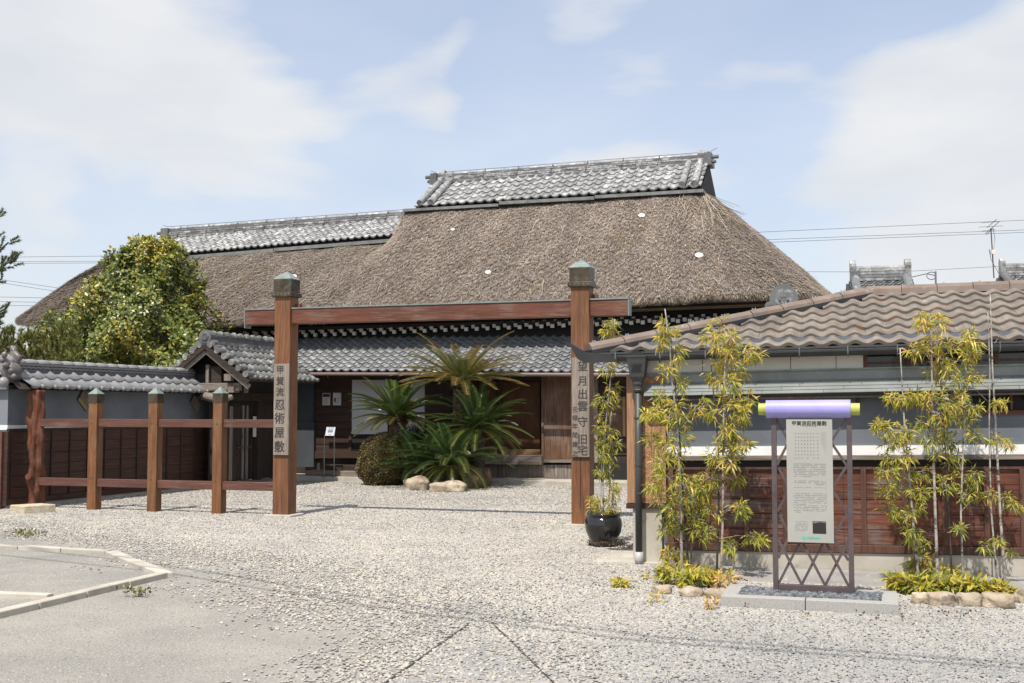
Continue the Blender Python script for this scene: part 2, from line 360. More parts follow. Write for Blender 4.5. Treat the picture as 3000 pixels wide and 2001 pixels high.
# ground: gravel, dirt and dust by place
def ground_mat():
    m, t, b = M('gravel_and_dirt')
    p = pos(t)
    v = nd(t, 'ShaderNodeTexVoronoi'); v.inputs['Scale'].default_value = 34; lk(t, p, 0, v, 'Vector')
    wn = nd(t, 'ShaderNodeTexWhiteNoise'); lk(t, v, 'Color', wn, 'Vector')
    g1 = ramp(t, wn, 0, [(0.0, (0.25, 0.245, 0.235)), (0.35, (0.33, 0.318, 0.295)), (0.7, (0.39, 0.365, 0.325)), (1.0, (0.50, 0.465, 0.41))])
    ed = ramp(t, v, 'Distance', [(0.25, (1, 1, 1)), (0.8, (0.74, 0.74, 0.74))])
    gr = mixc(t, 1.0, g1, ed, 'MULTIPLY')
    nl = noise(t, p, 0.55, 4); kl = ramp(t, nl, 0, [(0.3, (0.84, 0.85, 0.87)), (0.7, (1.1, 1.09, 1.06))])
    gr = mixc(t, 1.0, gr, kl, 'MULTIPLY')
    # trampled dirt left of a curve that bends away from the street
    sp = nd(t, 'ShaderNodeSeparateXYZ'); lk(t, p, 0, sp, 0)
    def ma(op, a, b_):
        x = nd(t, 'ShaderNodeMath', operation=op)
        for i, q in enumerate((a, b_)):
            if isinstance(q, (int, float)): x.inputs[i].default_value = q
            else: t.links.new(q, x.inputs[i])
        return x.outputs[0]
    y7 = ma('SUBTRACT', sp.outputs[1], 7.0)
    cur = ma('ADD', ma('MULTIPLY', ma('MULTIPLY', y7, y7), 0.075), 0.75)
    dd = ma('ADD', sp.outputs[0], cur)
    nz = noise(t, p, 1.1, 5, 0.65)
    dd = ma('ADD', dd, ma('MULTIPLY', ma('SUBTRACT', nz.outputs[0], 0.5), 3.4))
    mr = nd(t, 'ShaderNodeMapRange'); mr.inputs['From Min'].default_value = -0.9; mr.inputs['From Max'].default_value = 0.9
    mr.inputs['To Min'].default_value = 1; mr.inputs['To Max'].default_value = 0
    t.links.new(dd, mr.inputs[0])
    nd1 = noise(t, p, 0.7, 6, 0.6); d1 = ramp(t, nd1, 0, [(0.3, (0.25, 0.238, 0.222)), (0.5, (0.315, 0.298, 0.268)), (0.7, (0.385, 0.358, 0.310))])
    nd2 = noise(t, p, 55, 4, 0.7); d2 = ramp(t, nd2, 0, [(0.34, (0.62, 0.62, 0.63)), (0.6, (1.08, 1.08, 1.07))])
    v2 = nd(t, 'ShaderNodeTexVoronoi'); v2.inputs['Scale'].default_value = 95; lk(t, p, 0, v2, 'Vector')
    w2 = nd(t, 'ShaderNodeTexWhiteNoise'); lk(t, v2, 'Color', w2, 'Vector')
    d3 = ramp(t, w2, 0, [(0.0, (0.62, 0.62, 0.64)), (0.2, (0.92, 0.92, 0.92)), (0.85, (1.04, 1.03, 1.02)), (1.0, (1.3, 1.28, 1.24))])
    di = mixc(t, 0.75, mixc(t, 0.9, d1, d2, 'MULTIPLY'), d3, 'MULTIPLY')
    col = mixc(t, mr, gr, di)
    lk(t, col, 0, b, 'Base Color'); b.inputs['Roughness'].default_value = 0.95
    hv = nd(t, 'ShaderNodeMath', operation='MULTIPLY'); hv.inputs[1].default_value = -1; lk(t, v, 'Distance', hv, 0)
    hm = nd(t, 'ShaderNodeMixRGB'); lk(t, mr, 0, hm, 0); lk(t, hv, 0, hm, 1); lk(t, nd2, 0, hm, 2)
    bump(t, b, hm, 0, 0.8, 0.012)
    return m
mat['ground'] = ground_mat()
def pebble_mat(name, stops, shift=True):
    m, t, b = M(name)
    oi = nd(t, 'ShaderNodeObjectInfo')
    r = ramp(t, oi, 'Random', stops)
    p = pos(t)
    if shift:           # greyer stones toward the street on the right
        sp = nd(t, 'ShaderNodeSeparateXYZ'); lk(t, p, 0, sp, 0)
        nn = noise(t, p, 0.5, 4)
        a = nd(t, 'ShaderNodeMath', operation='MULTIPLY_ADD'); lk(t, nn, 0, a, 0); a.inputs[1].default_value = 3.2; lk(t, sp, 1, a, 2)
        k = nd(t, 'ShaderNodeMapRange'); k.inputs['From Min'].default_value = 9.4; k.inputs['From Max'].default_value = 12.2
        k.inputs['To Min'].default_value = 1; k.inputs['To Max'].default_value = 0; lk(t, a, 0, k, 0)
        kx = nd(t, 'ShaderNodeMapRange'); kx.inputs['From Min'].default_value = -1.2; kx.inputs['From Max'].default_value = 2.4; kx.inputs['To Min'].default_value = 0.12; lk(t, sp, 0, kx, 0)
        kk2 = nd(t, 'ShaderNodeMath', operation='MULTIPLY'); lk(t, k, 0, kk2, 0); lk(t, kx, 0, kk2, 1)
        g = mixc(t, 0.48, r, (0.19, 0.20, 0.215))
        r = mixc(t, kk2, r, g)
    n = noise(t, p, 0.9, 5, 0.62); kk = ramp(t, n, 0, [(0.3, (0.80, 0.81, 0.83)), (0.52, (1.0, 1.0, 1.0)), (0.7, (1.12, 1.11, 1.08))])
    r = mixc(t, 0.8, r, kk, 'MULTIPLY')
    lk(t, r, 0, b, 'Base Color'); b.inputs['Roughness'].default_value = 0.8
    return m
mat['pebble'] = pebble_mat('river_gravel', [(0, (0.225, 0.218, 0.205)), (0.2, (0.295, 0.282, 0.262)), (0.45, (0.37, 0.348, 0.308)), (0.62, (0.41, 0.378, 0.326)), (0.78, (0.46, 0.42, 0.355)), (0.86, (0.42, 0.355, 0.26)), (0.93, (0.53, 0.51, 0.475)), (1, (0.28, 0.275, 0.265))])
mat['darkpebble'] = pebble_mat('blue_black_stone', [(0, (0.06, 0.067, 0.075)), (0.5, (0.105, 0.115, 0.125)), (1, (0.19, 0.20, 0.21))], False)

# ------------------------------------------------------------------ mesh helpers
WORLD = {}
def reg(o, m):
    WORLD[o.name] = m.copy()
def setp(o, parent, m):
    o.matrix_basis = m
    if parent is not None:
        o.parent = parent
        o.matrix_parent_inverse = WORLD[parent.name].inverted()
    reg(o, m)
def tag(o, label=None, cat=None, group=None, kind=None):
    if label: o['label'] = label
    if cat: o['category'] = cat
    if group: o['group'] = group
    if kind: o['kind'] = kind
    return o
def thing(name, loc, label, cat, group=None):
    o = bpy.data.objects.new(name, None); COL.objects.link(o)
    o.empty_display_size = 0.2
    setp(o, None, Matrix.Translation(Vector(loc)))
    return tag(o, label, cat, group)
class MB:
    def __init__(s): s.v, s.f, s.mi, s.cur = [], [], [], 0
    def add(s, vs, fs):
        b = len(s.v); s.v += [tuple(x) for x in vs]
        for f in fs: s.f.append(tuple(b + i for i in f)); s.mi.append(s.cur)
        return s
    def hexa(s, p):      # 0-3 bottom loop, 4-7 top loop
        return s.add(p, [(3, 2, 1, 0), (4, 5, 6, 7), (0, 1, 5, 4), (1, 2, 6, 5), (2, 3, 7, 6), (3, 0, 4, 7)])
    def box(s, fr, u0, u1, w0, w1, zb, zt, zb1=None, zt1=None):
        zb1 = zb if zb1 is None else zb1; zt1 = zt if zt1 is None else zt1
        return s.hexa([fr.wd(u0, w0, zb), fr.wd(u1, w0, zb1), fr.wd(u1, w1, zb1), fr.wd(u0, w1, zb),
                       fr.wd(u0, w0, zt), fr.wd(u1, w0, zt1), fr.wd(u1, w1, zt1), fr.wd(u0, w1, zt)])
    def obox(s, c, ax, ay, az):    # centre and three half-axis vectors
        c = Vector(c)
        return s.hexa([c - ax - ay - az, c + ax - ay - az, c + ax + ay - az, c - ax + ay - az,
                       c - ax - ay + az, c + ax - ay + az, c + ax + ay + az, c - ax + ay + az])
    def bar(s, a, b, wid, thick, up=Vector((0, 0, 1))):
        a, b = Vector(a), Vector(b); d = (b - a); L = d.length; d.normalize()
        x = d.cross(up)
        x = x.normalized() if x.length > 1e-5 else Vector((1, 0, 0))
        y = x.cross(d).normalized()
        return s.obox((a + b) / 2, d * L / 2, x * wid / 2, y * thick / 2)
    def tube(s, pts, rads, n=8, cap=True):
        pts = [Vector(p) for p in pts]
        if isinstance(rads, (int, float)): rads = [rads] * len(pts)
        vs, fs = [], []; ref = Vector((0.13, 0.31, 0.94))
        for i, p in enumerate(pts):
            d = (pts[min(i + 1, len(pts) - 1)] - pts[max(i - 1, 0)]).normalized()
            x = d.cross(ref if abs(d.dot(ref)) < 0.95 else Vector((1, 0, 0))).normalized(); y = d.cross(x)
            for k in range(n):
                a = 2 * math.pi * k / n
                vs.append(p + (x * math.cos(a) + y * math.sin(a)) * rads[i])
        for i in range(len(pts) - 1):
            for k in range(n):
                fs.append((i * n + k, i * n + (k + 1) % n, (i + 1) * n + (k + 1) % n, (i + 1) * n + k))
        if cap:
            fs.append(tuple(range(n))[::-1]); fs.append(tuple((len(pts) - 1) * n + k for k in range(n)))
        return s.add(vs, fs)
    def lathe(s, c, prof, n=32):
        c = Vector(c); vs, fs = [], []
        for r, z in prof:
            for k in range(n):
                a = 2 * math.pi * k / n; vs.append(c + Vector((r * math.cos(a), r * math.sin(a), z)))
        for i in range(len(prof) - 1):
            for k in range(n):
                fs.append((i * n + k, i * n + (k + 1) % n, (i + 1) * n + (k + 1) % n, (i + 1) * n + k))
        return s.add(vs, fs)
    def pan(s, fr, w, px0, px1, yt0, yb0, yt1=None, yb1=None, th=0.03):   # upright board on a frontage, corners read from the photo
        yt1 = yt0 if yt1 is None else yt1; yb1 = yb0 if yb1 is None else yb1
        u0, zt0 = fr.uz(px0, yt0, w); _, zb0 = fr.uz(px0, yb0, w); u1, zt1 = fr.uz(px1, yt1, w); _, zb1 = fr.uz(px1, yb1, w)
        return s.box(fr, u0, u1, w, w + th, zb0, zt0, zb1, zt1)
def mk(name, mb, m, parent=None, label=None, cat=None, group=None, kind=None, smooth=False, bevel=0.0, origin=None):
    vs = mb.v
    if origin is None:
        a = np.array(vs); lo, hi = a.min(0), a.max(0)
        origin = Vector(((lo[0] + hi[0]) / 2, (lo[1] + hi[1]) / 2, lo[2]))
    me = bpy.data.meshes.new(name)
    me.from_pydata([(x[0] - origin[0], x[1] - origin[1], x[2] - origin[2]) for x in vs], [], mb.f)
    ms = m if isinstance(m, (list, tuple)) else [m]
    for q in ms: me.materials.append(mat[q] if isinstance(q, str) else q)
    if len(ms) > 1: me.polygons.foreach_set('material_index', mb.mi)
    if smooth: me.polygons.foreach_set('use_smooth', [True] * len(me.polygons))
    me.update()
    o = bpy.data.objects.new(name, me); COL.objects.link(o)
    setp(o, parent, Matrix.Translation(Vector(origin)))
    if bevel:
        b = o.modifiers.new('bevel', 'BEVEL'); b.width = bevel; b.segments = 2; b.limit_method = 'ANGLE'
    return tag(o, label, cat, group, kind)
def place(name, me, m4, parent):
    o = bpy.data.objects.new(name, me); COL.objects.link(o); setp(o, parent, m4); return o
def np_mesh(name, V, T, m, col=None, parent=None, label=None, cat=None, group=None, kind=None, smooth=False):
    V = np.asarray(V, np.float32); T = np.asarray(T, np.int32)
    lo, hi = V.min(0), V.max(0); org = np.array([(lo[0] + hi[0]) / 2, (lo[1] + hi[1]) / 2, lo[2]], np.float32)
    me = bpy.data.meshes.new(name); me.vertices.add(len(V)); me.vertices.foreach_set('co', (V - org).ravel())
    k = T.shape[1]; me.loops.add(T.size); me.loops.foreach_set('vertex_index', T.ravel())
    me.polygons.add(len(T)); me.polygons.foreach_set('loop_start', np.arange(0, T.size, k, dtype=np.int32))
    try: me.polygons.foreach_set('loop_total', np.full(len(T), k, np.int32))
    except Exception: pass
    if smooth: me.polygons.foreach_set('use_smooth', np.ones(len(T), bool))
    me.update(calc_edges=True)
    if col is not None:
        a = me.color_attributes.new('Col', 'FLOAT_COLOR', 'POINT')
        c4 = np.ones((len(V), 4), np.float32); c4[:, :3] = col; a.data.foreach_set('color', c4.ravel())
    me.materials.append(mat[m])
    o = bpy.data.objects.new(name, me); COL.objects.link(o)
    setp(o, parent, Matrix.Translation(Vector([float(x) for x in org])))
    return tag(o, label, cat, group, kind)
def unit(a):
    return a / np.maximum(np.linalg.norm(a, axis=1, keepdims=True), 1e-9)
def leaves(C, Dr, Nn, L, Wd, fold=0.12, droop=0.0):
    """folded lance-shaped leaves: base point C, direction Dr, face normal Nn"""
    n = len(C); Dr = unit(Dr); X = unit(np.cross(Dr, Nn)); Nn = np.cross(X, Dr)
    L = np.broadcast_to(np.asarray(L, float).reshape(-1, 1), (n, 1)); Wd = np.broadcast_to(np.asarray(Wd, float).reshape(-1, 1), (n, 1))
    dz = np.zeros((n, 3)); dz[:, 2] = 1
    mid = C + Dr * L * 0.45
    tip = C + Dr * L - dz * L * droop
    l = mid + X * Wd * 0.5 + Nn * L * fold; r = mid - X * Wd * 0.5 + Nn * L * fold
    V = np.stack([C, l, mid, r, tip], 1).reshape(-1, 3)
    b = (np.arange(n) * 5)[:, None]
    T = np.concatenate([b + np.array([[0, 2, 1]]), b + np.array([[1, 2, 4]]), b + np.array([[0, 3, 2]]), b + np.array([[2, 3, 4]])], 0)
    return V, T
def rdir(n):
    return unit(rng.normal(size=(n, 3)))
def pick(cols, n, wts=None, var=0.15):
    cols = np.array(cols); i = rng.choice(len(cols), n, p=None if wts is None else np.array(wts) / sum(wts))
    return np.clip(cols[i] * (1 + rng.normal(size=(n, 1)) * var), 0.003, 1)
def text(body, size, m, M4, parent=None, name='lettering', ext=0.002, off=0.0, line=1.0, space=1.0, kind=None):
    cu = bpy.data.curves.new('t', 'FONT'); cu.body = body; cu.size = size; cu.extrude = ext
    cu.align_x = 'CENTER'; cu.align_y = 'CENTER'; cu.space_line = line; cu.space_character = space; cu.resolution_u = 3
    o = bpy.data.objects.new('t', cu); COL.objects.link(o)
    me = bpy.data.meshes.new_from_object(o.evaluated_get(bpy.context.evaluated_depsgraph_get()))
    bpy.data.objects.remove(o); bpy.data.curves.remove(cu)
    if off:                            # heavier strokes: overlaid copies, each a hair prouder
        co = np.array([v.co[:] for v in me.vertices]); fs = [list(p_.vertices) for p_ in me.polygons]; vs, ff = [], []
        for i, (dx, dy) in enumerate(((-off, -off * .6), (off, -off * .6), (-off, off * .6), (off, off * .6), (0, 0))):
            b_ = len(vs); vs += [(x + dx, y + dy, z + .00015 * i) for x, y, z in co]; ff += [[b_ + k for k in f_] for f_ in fs]
        me = bpy.data.meshes.new(name); me.from_pydata(vs, [], ff); me.update()
    me.name = name; me.materials.clear(); me.materials.append(mat[m])
    return place(name, me, M4, parent)
def face_m(p, fr, dn=0.0):     # text plane facing the street on frontage fr
    x = fr.v3(1, 0); z = Vector((0, 0, 1)); y = x.cross(z) * 1.0
    n = -fr.v3(0, 1)
    return Matrix(((x.x, z.x, n.x, p[0] + n.x * dn), (x.y, z.y, n.y, p[1] + n.y * dn), (x.z, z.z, n.z, p[2] + n.z * dn), (0, 0, 0, 1)))
def shadow_noise2(x, y, f=1.0):
    return (np.sin(x * 1.7 * f + 1.3) * np.cos(y * 2.1 * f + .4) + np.sin(x * 3.9 * f - y * 2.7 * f) * .5 + np.sin((x + y) * 6.1 * f) * .25) / 1.75

# tiles
def s_prof(Wd, kind):
    pts = []
    n = 12 if kind != 'flat' else 12
    for i in range(n + 1):
        t = i / n
        if kind == 's':
            z = -0.024 * math.sin(math.pi * t / 0.66) if t < 0.66 else 0.030 * math.sin(math.pi * (t - 0.66) / 0.34)
        elif kind == 'wave':
            z = 0.038 * max(0.0, 0.5 + 0.5 * math.cos(2 * math.pi * (t - 0.5))) ** 1.15
        else:
            z = -0.012 * math.sin(math.pi * t / 0.70) if t < 0.70 else 0.032 * max(0.0, math.sin(math.pi * (t - 0.70) / 0.30)) ** 0.8
        pts.append((t * Wd, z))
    return pts
def tile_mesh(name, kind, Wd, E, m, lip=0.024, over=1.12, curl=False):
    pr = s_prof(Wd * 1.0, kind); n = len(pr); L = E * over
    v = [(x, -0.01, z + lip) for x, z in pr] + [(x, L, z) for x, z in pr] + [(x, -0.01, z + lip - lip * 1.25) for x, z in pr]
    f = []
    for i in range(n - 1):
        f.append((i, i + 1, n + i + 1, n + i)); f.append((2 * n + i, 2 * n + i + 1, i + 1, i))
    me = bpy.data.meshes.new(name); me.from_pydata(v, [], f); me.materials.append(mat[m])
    fl = []
    for i in range(n - 1): fl += [True, False]
    me.polygons.foreach_set('use_smooth', fl); me.update()
    return me
def slope_axes(O, O2, T):
    U = (Vector(O2) - Vector(O)).normalized(); Sx = Vector(T) - Vector(O); Sx = (Sx - U * Sx.dot(U)).normalized(); N = U.cross(Sx)
    return U, Sx, N
def m4(U, V, N, p):
    return Matrix(((U.x, V.x, N.x, p.x), (U.y, V.y, N.y, p.y), (U.z, V.z, N.z, p.z), (0, 0, 0, 1)))
def tiles(parent, name, me, O, U, Sx, N, ncol, nrow, Wd, E, skip=None, stuff_from=None):
    SV, ST, b = [], [], 0
    co = np.array([v.co[:] for v in me.vertices])
    for j in range(nrow):
        for i in range(ncol):
            if skip and skip(i, j): continue
            p = O + U * (i * Wd) + Sx * (j * E) + N * random.uniform(-0.003, 0.003)
            a = R(random.uniform(-0.7, 0.7)); U2 = (U * math.cos(a) + Sx * math.sin(a)); S2 = N.cross(U2)
            mt = m4(U2, S2, N, p)
            if stuff_from is not None and j >= stuff_from:
                A = np.array(mt); SV.append(co @ A[:3, :3].T + A[:3, 3])
                ST.append(np.array([pl.vertices[:] for pl in me.polygons]) + b); b += len(co)
            else:
                place(name, me, mt, parent)
    if SV:
        V = np.concatenate(SV); T = np.concatenate(ST)
        mm = [k for k, q in mat.items() if q == me.materials[0]][0]
        np_mesh(name + '_rows', V, T, mm, None, parent, kind='stuff', smooth=False)

# ================================================================== the setting
mb = MB(); n = 24
for j in range(n + 1):
    for i in range(n + 1):
        mb.v.append((-300 + 600 * i / n, -120 + 620 * j / n, 0))
for j in range(n):
    for i in range(n):
        mb.f.append((j * (n + 1) + i, j * (n + 1) + i + 1, (j + 1) * (n + 1) + i + 1, (j + 1) * (n + 1) + i)); mb.mi.append(0)
mk('ground', mb, 'ground', kind='structure', origin=(0, 0, 0))
def sheet(name, pts, z, m):
    mb = MB(); mb.add([(p.x, p.y, z) for p in pts], [tuple(range(len(pts)))[::-1]])
    o = mk(name, mb, m, kind='structure')
    me = o.data
    if me.polygons[0].normal.z < 0: me.flip_normals()
    return o
def strip(name, a, b, wd, z, m):
    d = (b - a).normalized(); x = Vector((-d.y, d.x, 0)) * wd / 2
    return sheet(name, [a + x, b + x, b - x, a - x], z, m)
sheet('asphalt', [G(1375, 1842), G(1450, 1838), G(1640, 2030), G(1080, 2060)], 0.004, 'asphalt')
strip('expansion_joint', G(1090, 2030), G(1372, 1832), 0.014, 0.008, 'joint')
strip('expansion_joint', G(1448, 1834), G(1650, 2030), 0.010, 0.008, 'joint')
# strip of bare concrete apron along the shed and soil beds come with the shed

# concrete kerb at the street corner: each length of kerb is a piece
kerb = mk('kerb', MB().add([G(485, 1677), G(500, 1672), G(492, 1684)], [(0, 1, 2)]), 'concrete', kind='structure')
def kerb_run(p0, p1, L, wd, h):
    d = (p1 - p0); T = d.length; d.normalize(); x = Vector((-d.y, d.x, 0)) * wd / 2; k = max(1, round(T / L))
    for i in range(k):
        a = p0 + d * (T * i / k + 0.006); b = p0 + d * (T * (i + 1) / k - 0.006)
        hh = h + random.uniform(-0.004, 0.004)
        q = [a - x, b - x, b + x, a + x]
        mk('kerb_stone', MB().hexa([Vector((p.x, p.y, -0.05)) for p in q] + [Vector((p.x, p.y, hh)) for p in q]), 'concrete', kerb, bevel=0.008)
kerb_run(G(-60, 1803, .05), G(478, 1677, .05), 0.62, 0.115, 0.055)
kerb_run(G(488, 1676, .05), G(325, 1612, .05), 0.60, 0.14, 0.045)
kerb_run(G(318, 1611, .05), G(-60, 1590, .05), 0.60, 0.12, 0.045)
kerb_run(G(-60, 1730, .05), G(150, 1737, .05), 0.60, 0.10, 0.045)

# ================================================================== thatched farmhouse
H = Fr(G(1675, 1424), -18)
house = thing('thatched_house', H.wd(-6, 5, 0), 'large thatched farmhouse with stepped grey tile ridges behind the cycads', 'house')
def hp(name, mb, m, **k): return mk(name, mb, m, house, **k)
# stone platform
mb = MB(); mb.box(H, -7.2, 5.2, 0.0, 9.6, -0.05, 0.10); hp('platform', mb, 'concrete', bevel=0.01)
# body under the roof
mb = MB(); mb.box(H, -7.0, 4.6, 1.06, 9.2, 0.10, 2.45); body = hp('wall', mb, 'darkwood')
mb = MB(); mb.box(H, -7.0, 4.6, 2.32, 9.2, 2.46, 4.3); hp('wall', mb, 'darkwood')
mb = MB(); mb.box(H, -15.6, -7.05, 2.6, 9.0, 0.0, 4.2); hp('wall', mb, 'darkwood')
mb = MB(); mb.box(H, -15.64, -7.1, 2.56, 2.6, 0.5, 3.1); hp('wall', mb, 'darkwood')

# --- thatch: a shell from the eave line up to the ridge boxes
bs = [(-24, (-17.1, 8.6, 4.3)), (-21.5, (-17.25, 6.0, 4.32)), (-19, (-17.15, 3.4, 4.28)), (-17.2, (-16.45, 1.8, 4.16)), (-15.6, (-15.2, 1.05, 4.00)),
      (-13.7, (-13.7, .9, 3.94)), (-9.5, (-9.5, .9, 3.87)), (-4, (-4, .9, 3.97)), (1.1, (1.1, .9, 4.12)), (3.4, (3.4, .9, 4.16)),
      (4.5, (4.45, 1.02, 4.17)), (5.4, (5.1, 1.7, 4.18)), (7.0, (5.38, 3.4, 4.24)), (9.5, (5.45, 6.0, 4.3)), (12, (5.4, 8.6, 4.3))]
ts = [(-24, (-14.45, 5.6, 6.75)), (-21.5, (-14.5, 5.3, 6.75)), (-19, (-14.5, 5.0, 6.72)), (-17.2, (-14.45, 4.5, 6.45)), (-15.6, (-14.2, 4.0, 6.12)),
      (-13.7, (-13.5, 3.7, 5.97)), (-9.5, (-9.5, 3.7, 6.03)), (-5.95, (-5.95, 3.7, 6.12)), (-4, (-4, 3.7, 6.12)), (1.1, (1.0, 3.7, 6.12)), (3.4, (2.25, 3.7, 6.12)),
      (4.5, (2.32, 4.0, 6.12)), (5.4, (2.34, 4.4, 6.14)), (7.0, (2.36, 5.0, 6.2)), (9.5, (2.36, 5.4, 6.2)), (12, (2.36, 5.8, 6.12))]
def interp(tab, s):
    xs = np.array([a for a, _ in tab]); ys = np.array([b for _, b in tab], float)
    return np.stack([np.interp(s, xs, ys[:, k]) for k in range(3)], -1)
def smooth_interp(tab, s, width=0.25):
    acc = 0
    for d in (-1, -.5, 0, .5, 1): acc = acc + interp(tab, s + d * width)
    return acc / 5
def thatch_pt(s, t, out=0.0):
    b = smooth_interp(bs, s, 0.55); tp = smooth_interp(ts, s, 0.16)
    # the taller roof rises over the lower one: a sharp step at the ridge that melts away down the slope
    wdt = 0.28 + 6.5 * np.clip(1 - t, 0, 1) ** 1.25; q_ = np.clip((s + 5.68) / wdt + 0.5, 0, 1); q_ = q_ * q_ * (3 - 2 * q_)
    tp = tp.copy(); tp[..., 2] += q_ * np.interp(s, [-5.7, 1.1, 4.5, 12], [0.77, 0.82, 0.84, 0.84])
    t_ = t[..., None]
    p = b + (tp - b) * t_
    up = np.zeros_like(p); 
    e = tp - b
    # outward normal (roughly): horizontal direction from ridge to eave, plus up
    h = -e.copy(); h[..., 2] = 0; hn = np.linalg.norm(h, axis=-1, keepdims=True); h = h / np.maximum(hn, 1e-6)
    el = np.linalg.norm(e, axis=-1, keepdims=True)
    nrm = h * (e[..., 2:3] / el); nrm[..., 2] = (hn / el)[..., 0]
    bul = np.interp(s, [-13, 2.6, 4.2], [0.13, 0.13, 0.02])[..., None] * np.sin(np.pi * np.clip(t_, 0, 1)) + 0.035 * shadow_noise2(s * 1.3, t * 5.0)[..., None]
    return p + nrm * (bul + out), nrm, -e / el
def h2w(a):
    x = H.o.x + H.U.x * a[..., 0] + H.W.x * a[..., 1]; y = H.o.y + H.U.y * a[..., 0] + H.W.y * a[..., 1]
    return np.stack([x, y, a[..., 2]], -1)
def h2wv(a):
    return np.stack([H.U.x * a[..., 0] + H.W.x * a[..., 1], H.U.y * a[..., 0] + H.W.y * a[..., 1], a[..., 2]], -1)
sg = np.concatenate([np.linspace(-24, -15, 50), np.linspace(-14.9, -6.2, 70), np.linspace(-6.15, -5.3, 14), np.linspace(-5.2, 3.3, 70), np.linspace(3.4, 12, 50)])
tg = np.linspace(0, 1, 22)
SS, TT = np.meshgrid(sg, tg)
P0, N0, E0 = thatch_pt(SS, TT)
# eave thickness: rim dropping then returning under the roof
b0 = smooth_interp(bs, sg, 0.55); 
inw = h2w(P0)
rim1 = P0[0] + N0[0] * -0.02; rim1[:, 2] -= 0.10
hdir = -E0[0].copy(); hdir[:, 2] = 0; hdir = unit(hdir)
rim2 = P0[0] + hdir * 0.75; rim2[:, 2] += 0.02
rim2[:, 2] = b0[:, 2] - 0.13
rim3 = P0[0] + hdir * 1.6; rim3[:, 2] = b0[:, 2] + 0.25
rows = np.concatenate([rim3[None], rim2[None], rim1[None], P0], 0)
V = h2w(rows).reshape(-1, 3); nr, nc = rows.shape[:2]
idx = np.arange(nr * nc).reshape(nr, nc)
T4 = np.stack([idx[:-1, :-1], idx[:-1, 1:], idx[1:, 1:], idx[1:, :-1]], -1).reshape(-1, 4)
thatch = np_mesh('thatch_roof', V, T4, 'thatchbase', None, house, smooth=True)
thatch['label'] = 'thick grey brown straw thatch with shaggy eave'
# back slope closing the roof
mb = MB()
bk = [(-17.1, 8.6, 4.3), (5.4, 8.6, 4.3), (2.42, 5.8, 7.1), (-5.6, 5.8, 7.0), (-14.45, 5.6, 6.75)]
mb.add([H.wd(*p) for p in bk], [(4, 3, 2, 1, 0)]); hp('back_slope', mb, 'thatchbase')

# straw ends
NS = 640000
wl_ = np.linalg.norm(np.diff(smooth_interp(bs, sg, .55), axis=0), axis=1) + 0.4 * np.linalg.norm(np.diff(smooth_interp(ts, sg, .16), axis=0), axis=1)
cw = np.concatenate([[0], np.cumsum(wl_)]); cw /= cw[-1]
s_ = np.interp(rng.random(NS), cw, sg); t_ = rng.random(NS) ** 0.95
keep = ~((s_ < -20) | (s_ > 10)); s_, t_ = s_[keep], t_[keep]; NS = len(s_)
p, nr_, dn = thatch_pt(s_, t_)
side = np.cross(nr_, dn)
clump = shadow_noise2(s_ * 6, t_ * 22, 1.3)
jit = rng.normal(size=NS) * 0.30 + 0.20 * clump
fine = shadow_noise2(s_ * 17.0 + clump * 2, t_ * 60, 1.0)
lift = np.abs(rng.normal(size=NS)) * 0.17 + 0.04 + 0.06 * (fine > 0.2)
dr = unit(dn * np.cos(jit)[:, None] + side * np.sin(jit)[:, None] + nr_ * lift[:, None])
L = 0.06 + 0.09 * rng.random(NS); wd = 0.0040 + 0.006 * rng.random(NS)
long_ = rng.random(NS) < 0.0012; L[long_] *= 4.0; wd[long_] *= 1.0
# ragged eave
a = p + nr_ * (0.004 + 0.05 * np.clip(fine, -0.3, 1) [:, None] * 0.6)
tip = a + dr * L[:, None]
xs = unit(np.cross(dr, nr_)) * wd[:, None]
V = np.stack([h2w(a + xs), h2w(a - xs), h2w(tip)], 1).reshape(-1, 3)
T3 = np.arange(NS * 3).reshape(-1, 3)
base = pick([(0.345, 0.29, 0.24), (0.255, 0.212, 0.175), (0.42, 0.36, 0.305), (0.16, 0.13, 0.105), (0.50, 0.44, 0.37)], NS, [4, 3.4, 2.4, 2.0, .9], 0.16)
moss = (shadow_noise2(s_ * 1.1 + 3, t_ * 3.2 + 1, 1.0) + 0.5 * shadow_noise2(s_ * 4, t_ * 13) > 0.72) & (t_ < 0.7)
moss &= rng.random(NS) < 0.55; base[moss] = base[moss] * np.array([0.98, 0.92, 0.76])
streakc = 1 + 0.16 * shadow_noise2(s_ * 2.6, t_ * 1.1 + 2) + 0.10 * np.clip(fine, -1, 1)
base *= streakc[:, None] * np.array([0.81, 0.795, 0.79])
base = base * (1 - 0.06 * np.clip((t_ - 0.75) / 0.25, 0, 1))[:, None]
base[long_] = np.array([0.5, 0.43, 0.33])
np_mesh('straw', V, T3, 'straw', np.repeat(base, 3, 0), thatch, kind='stuff')
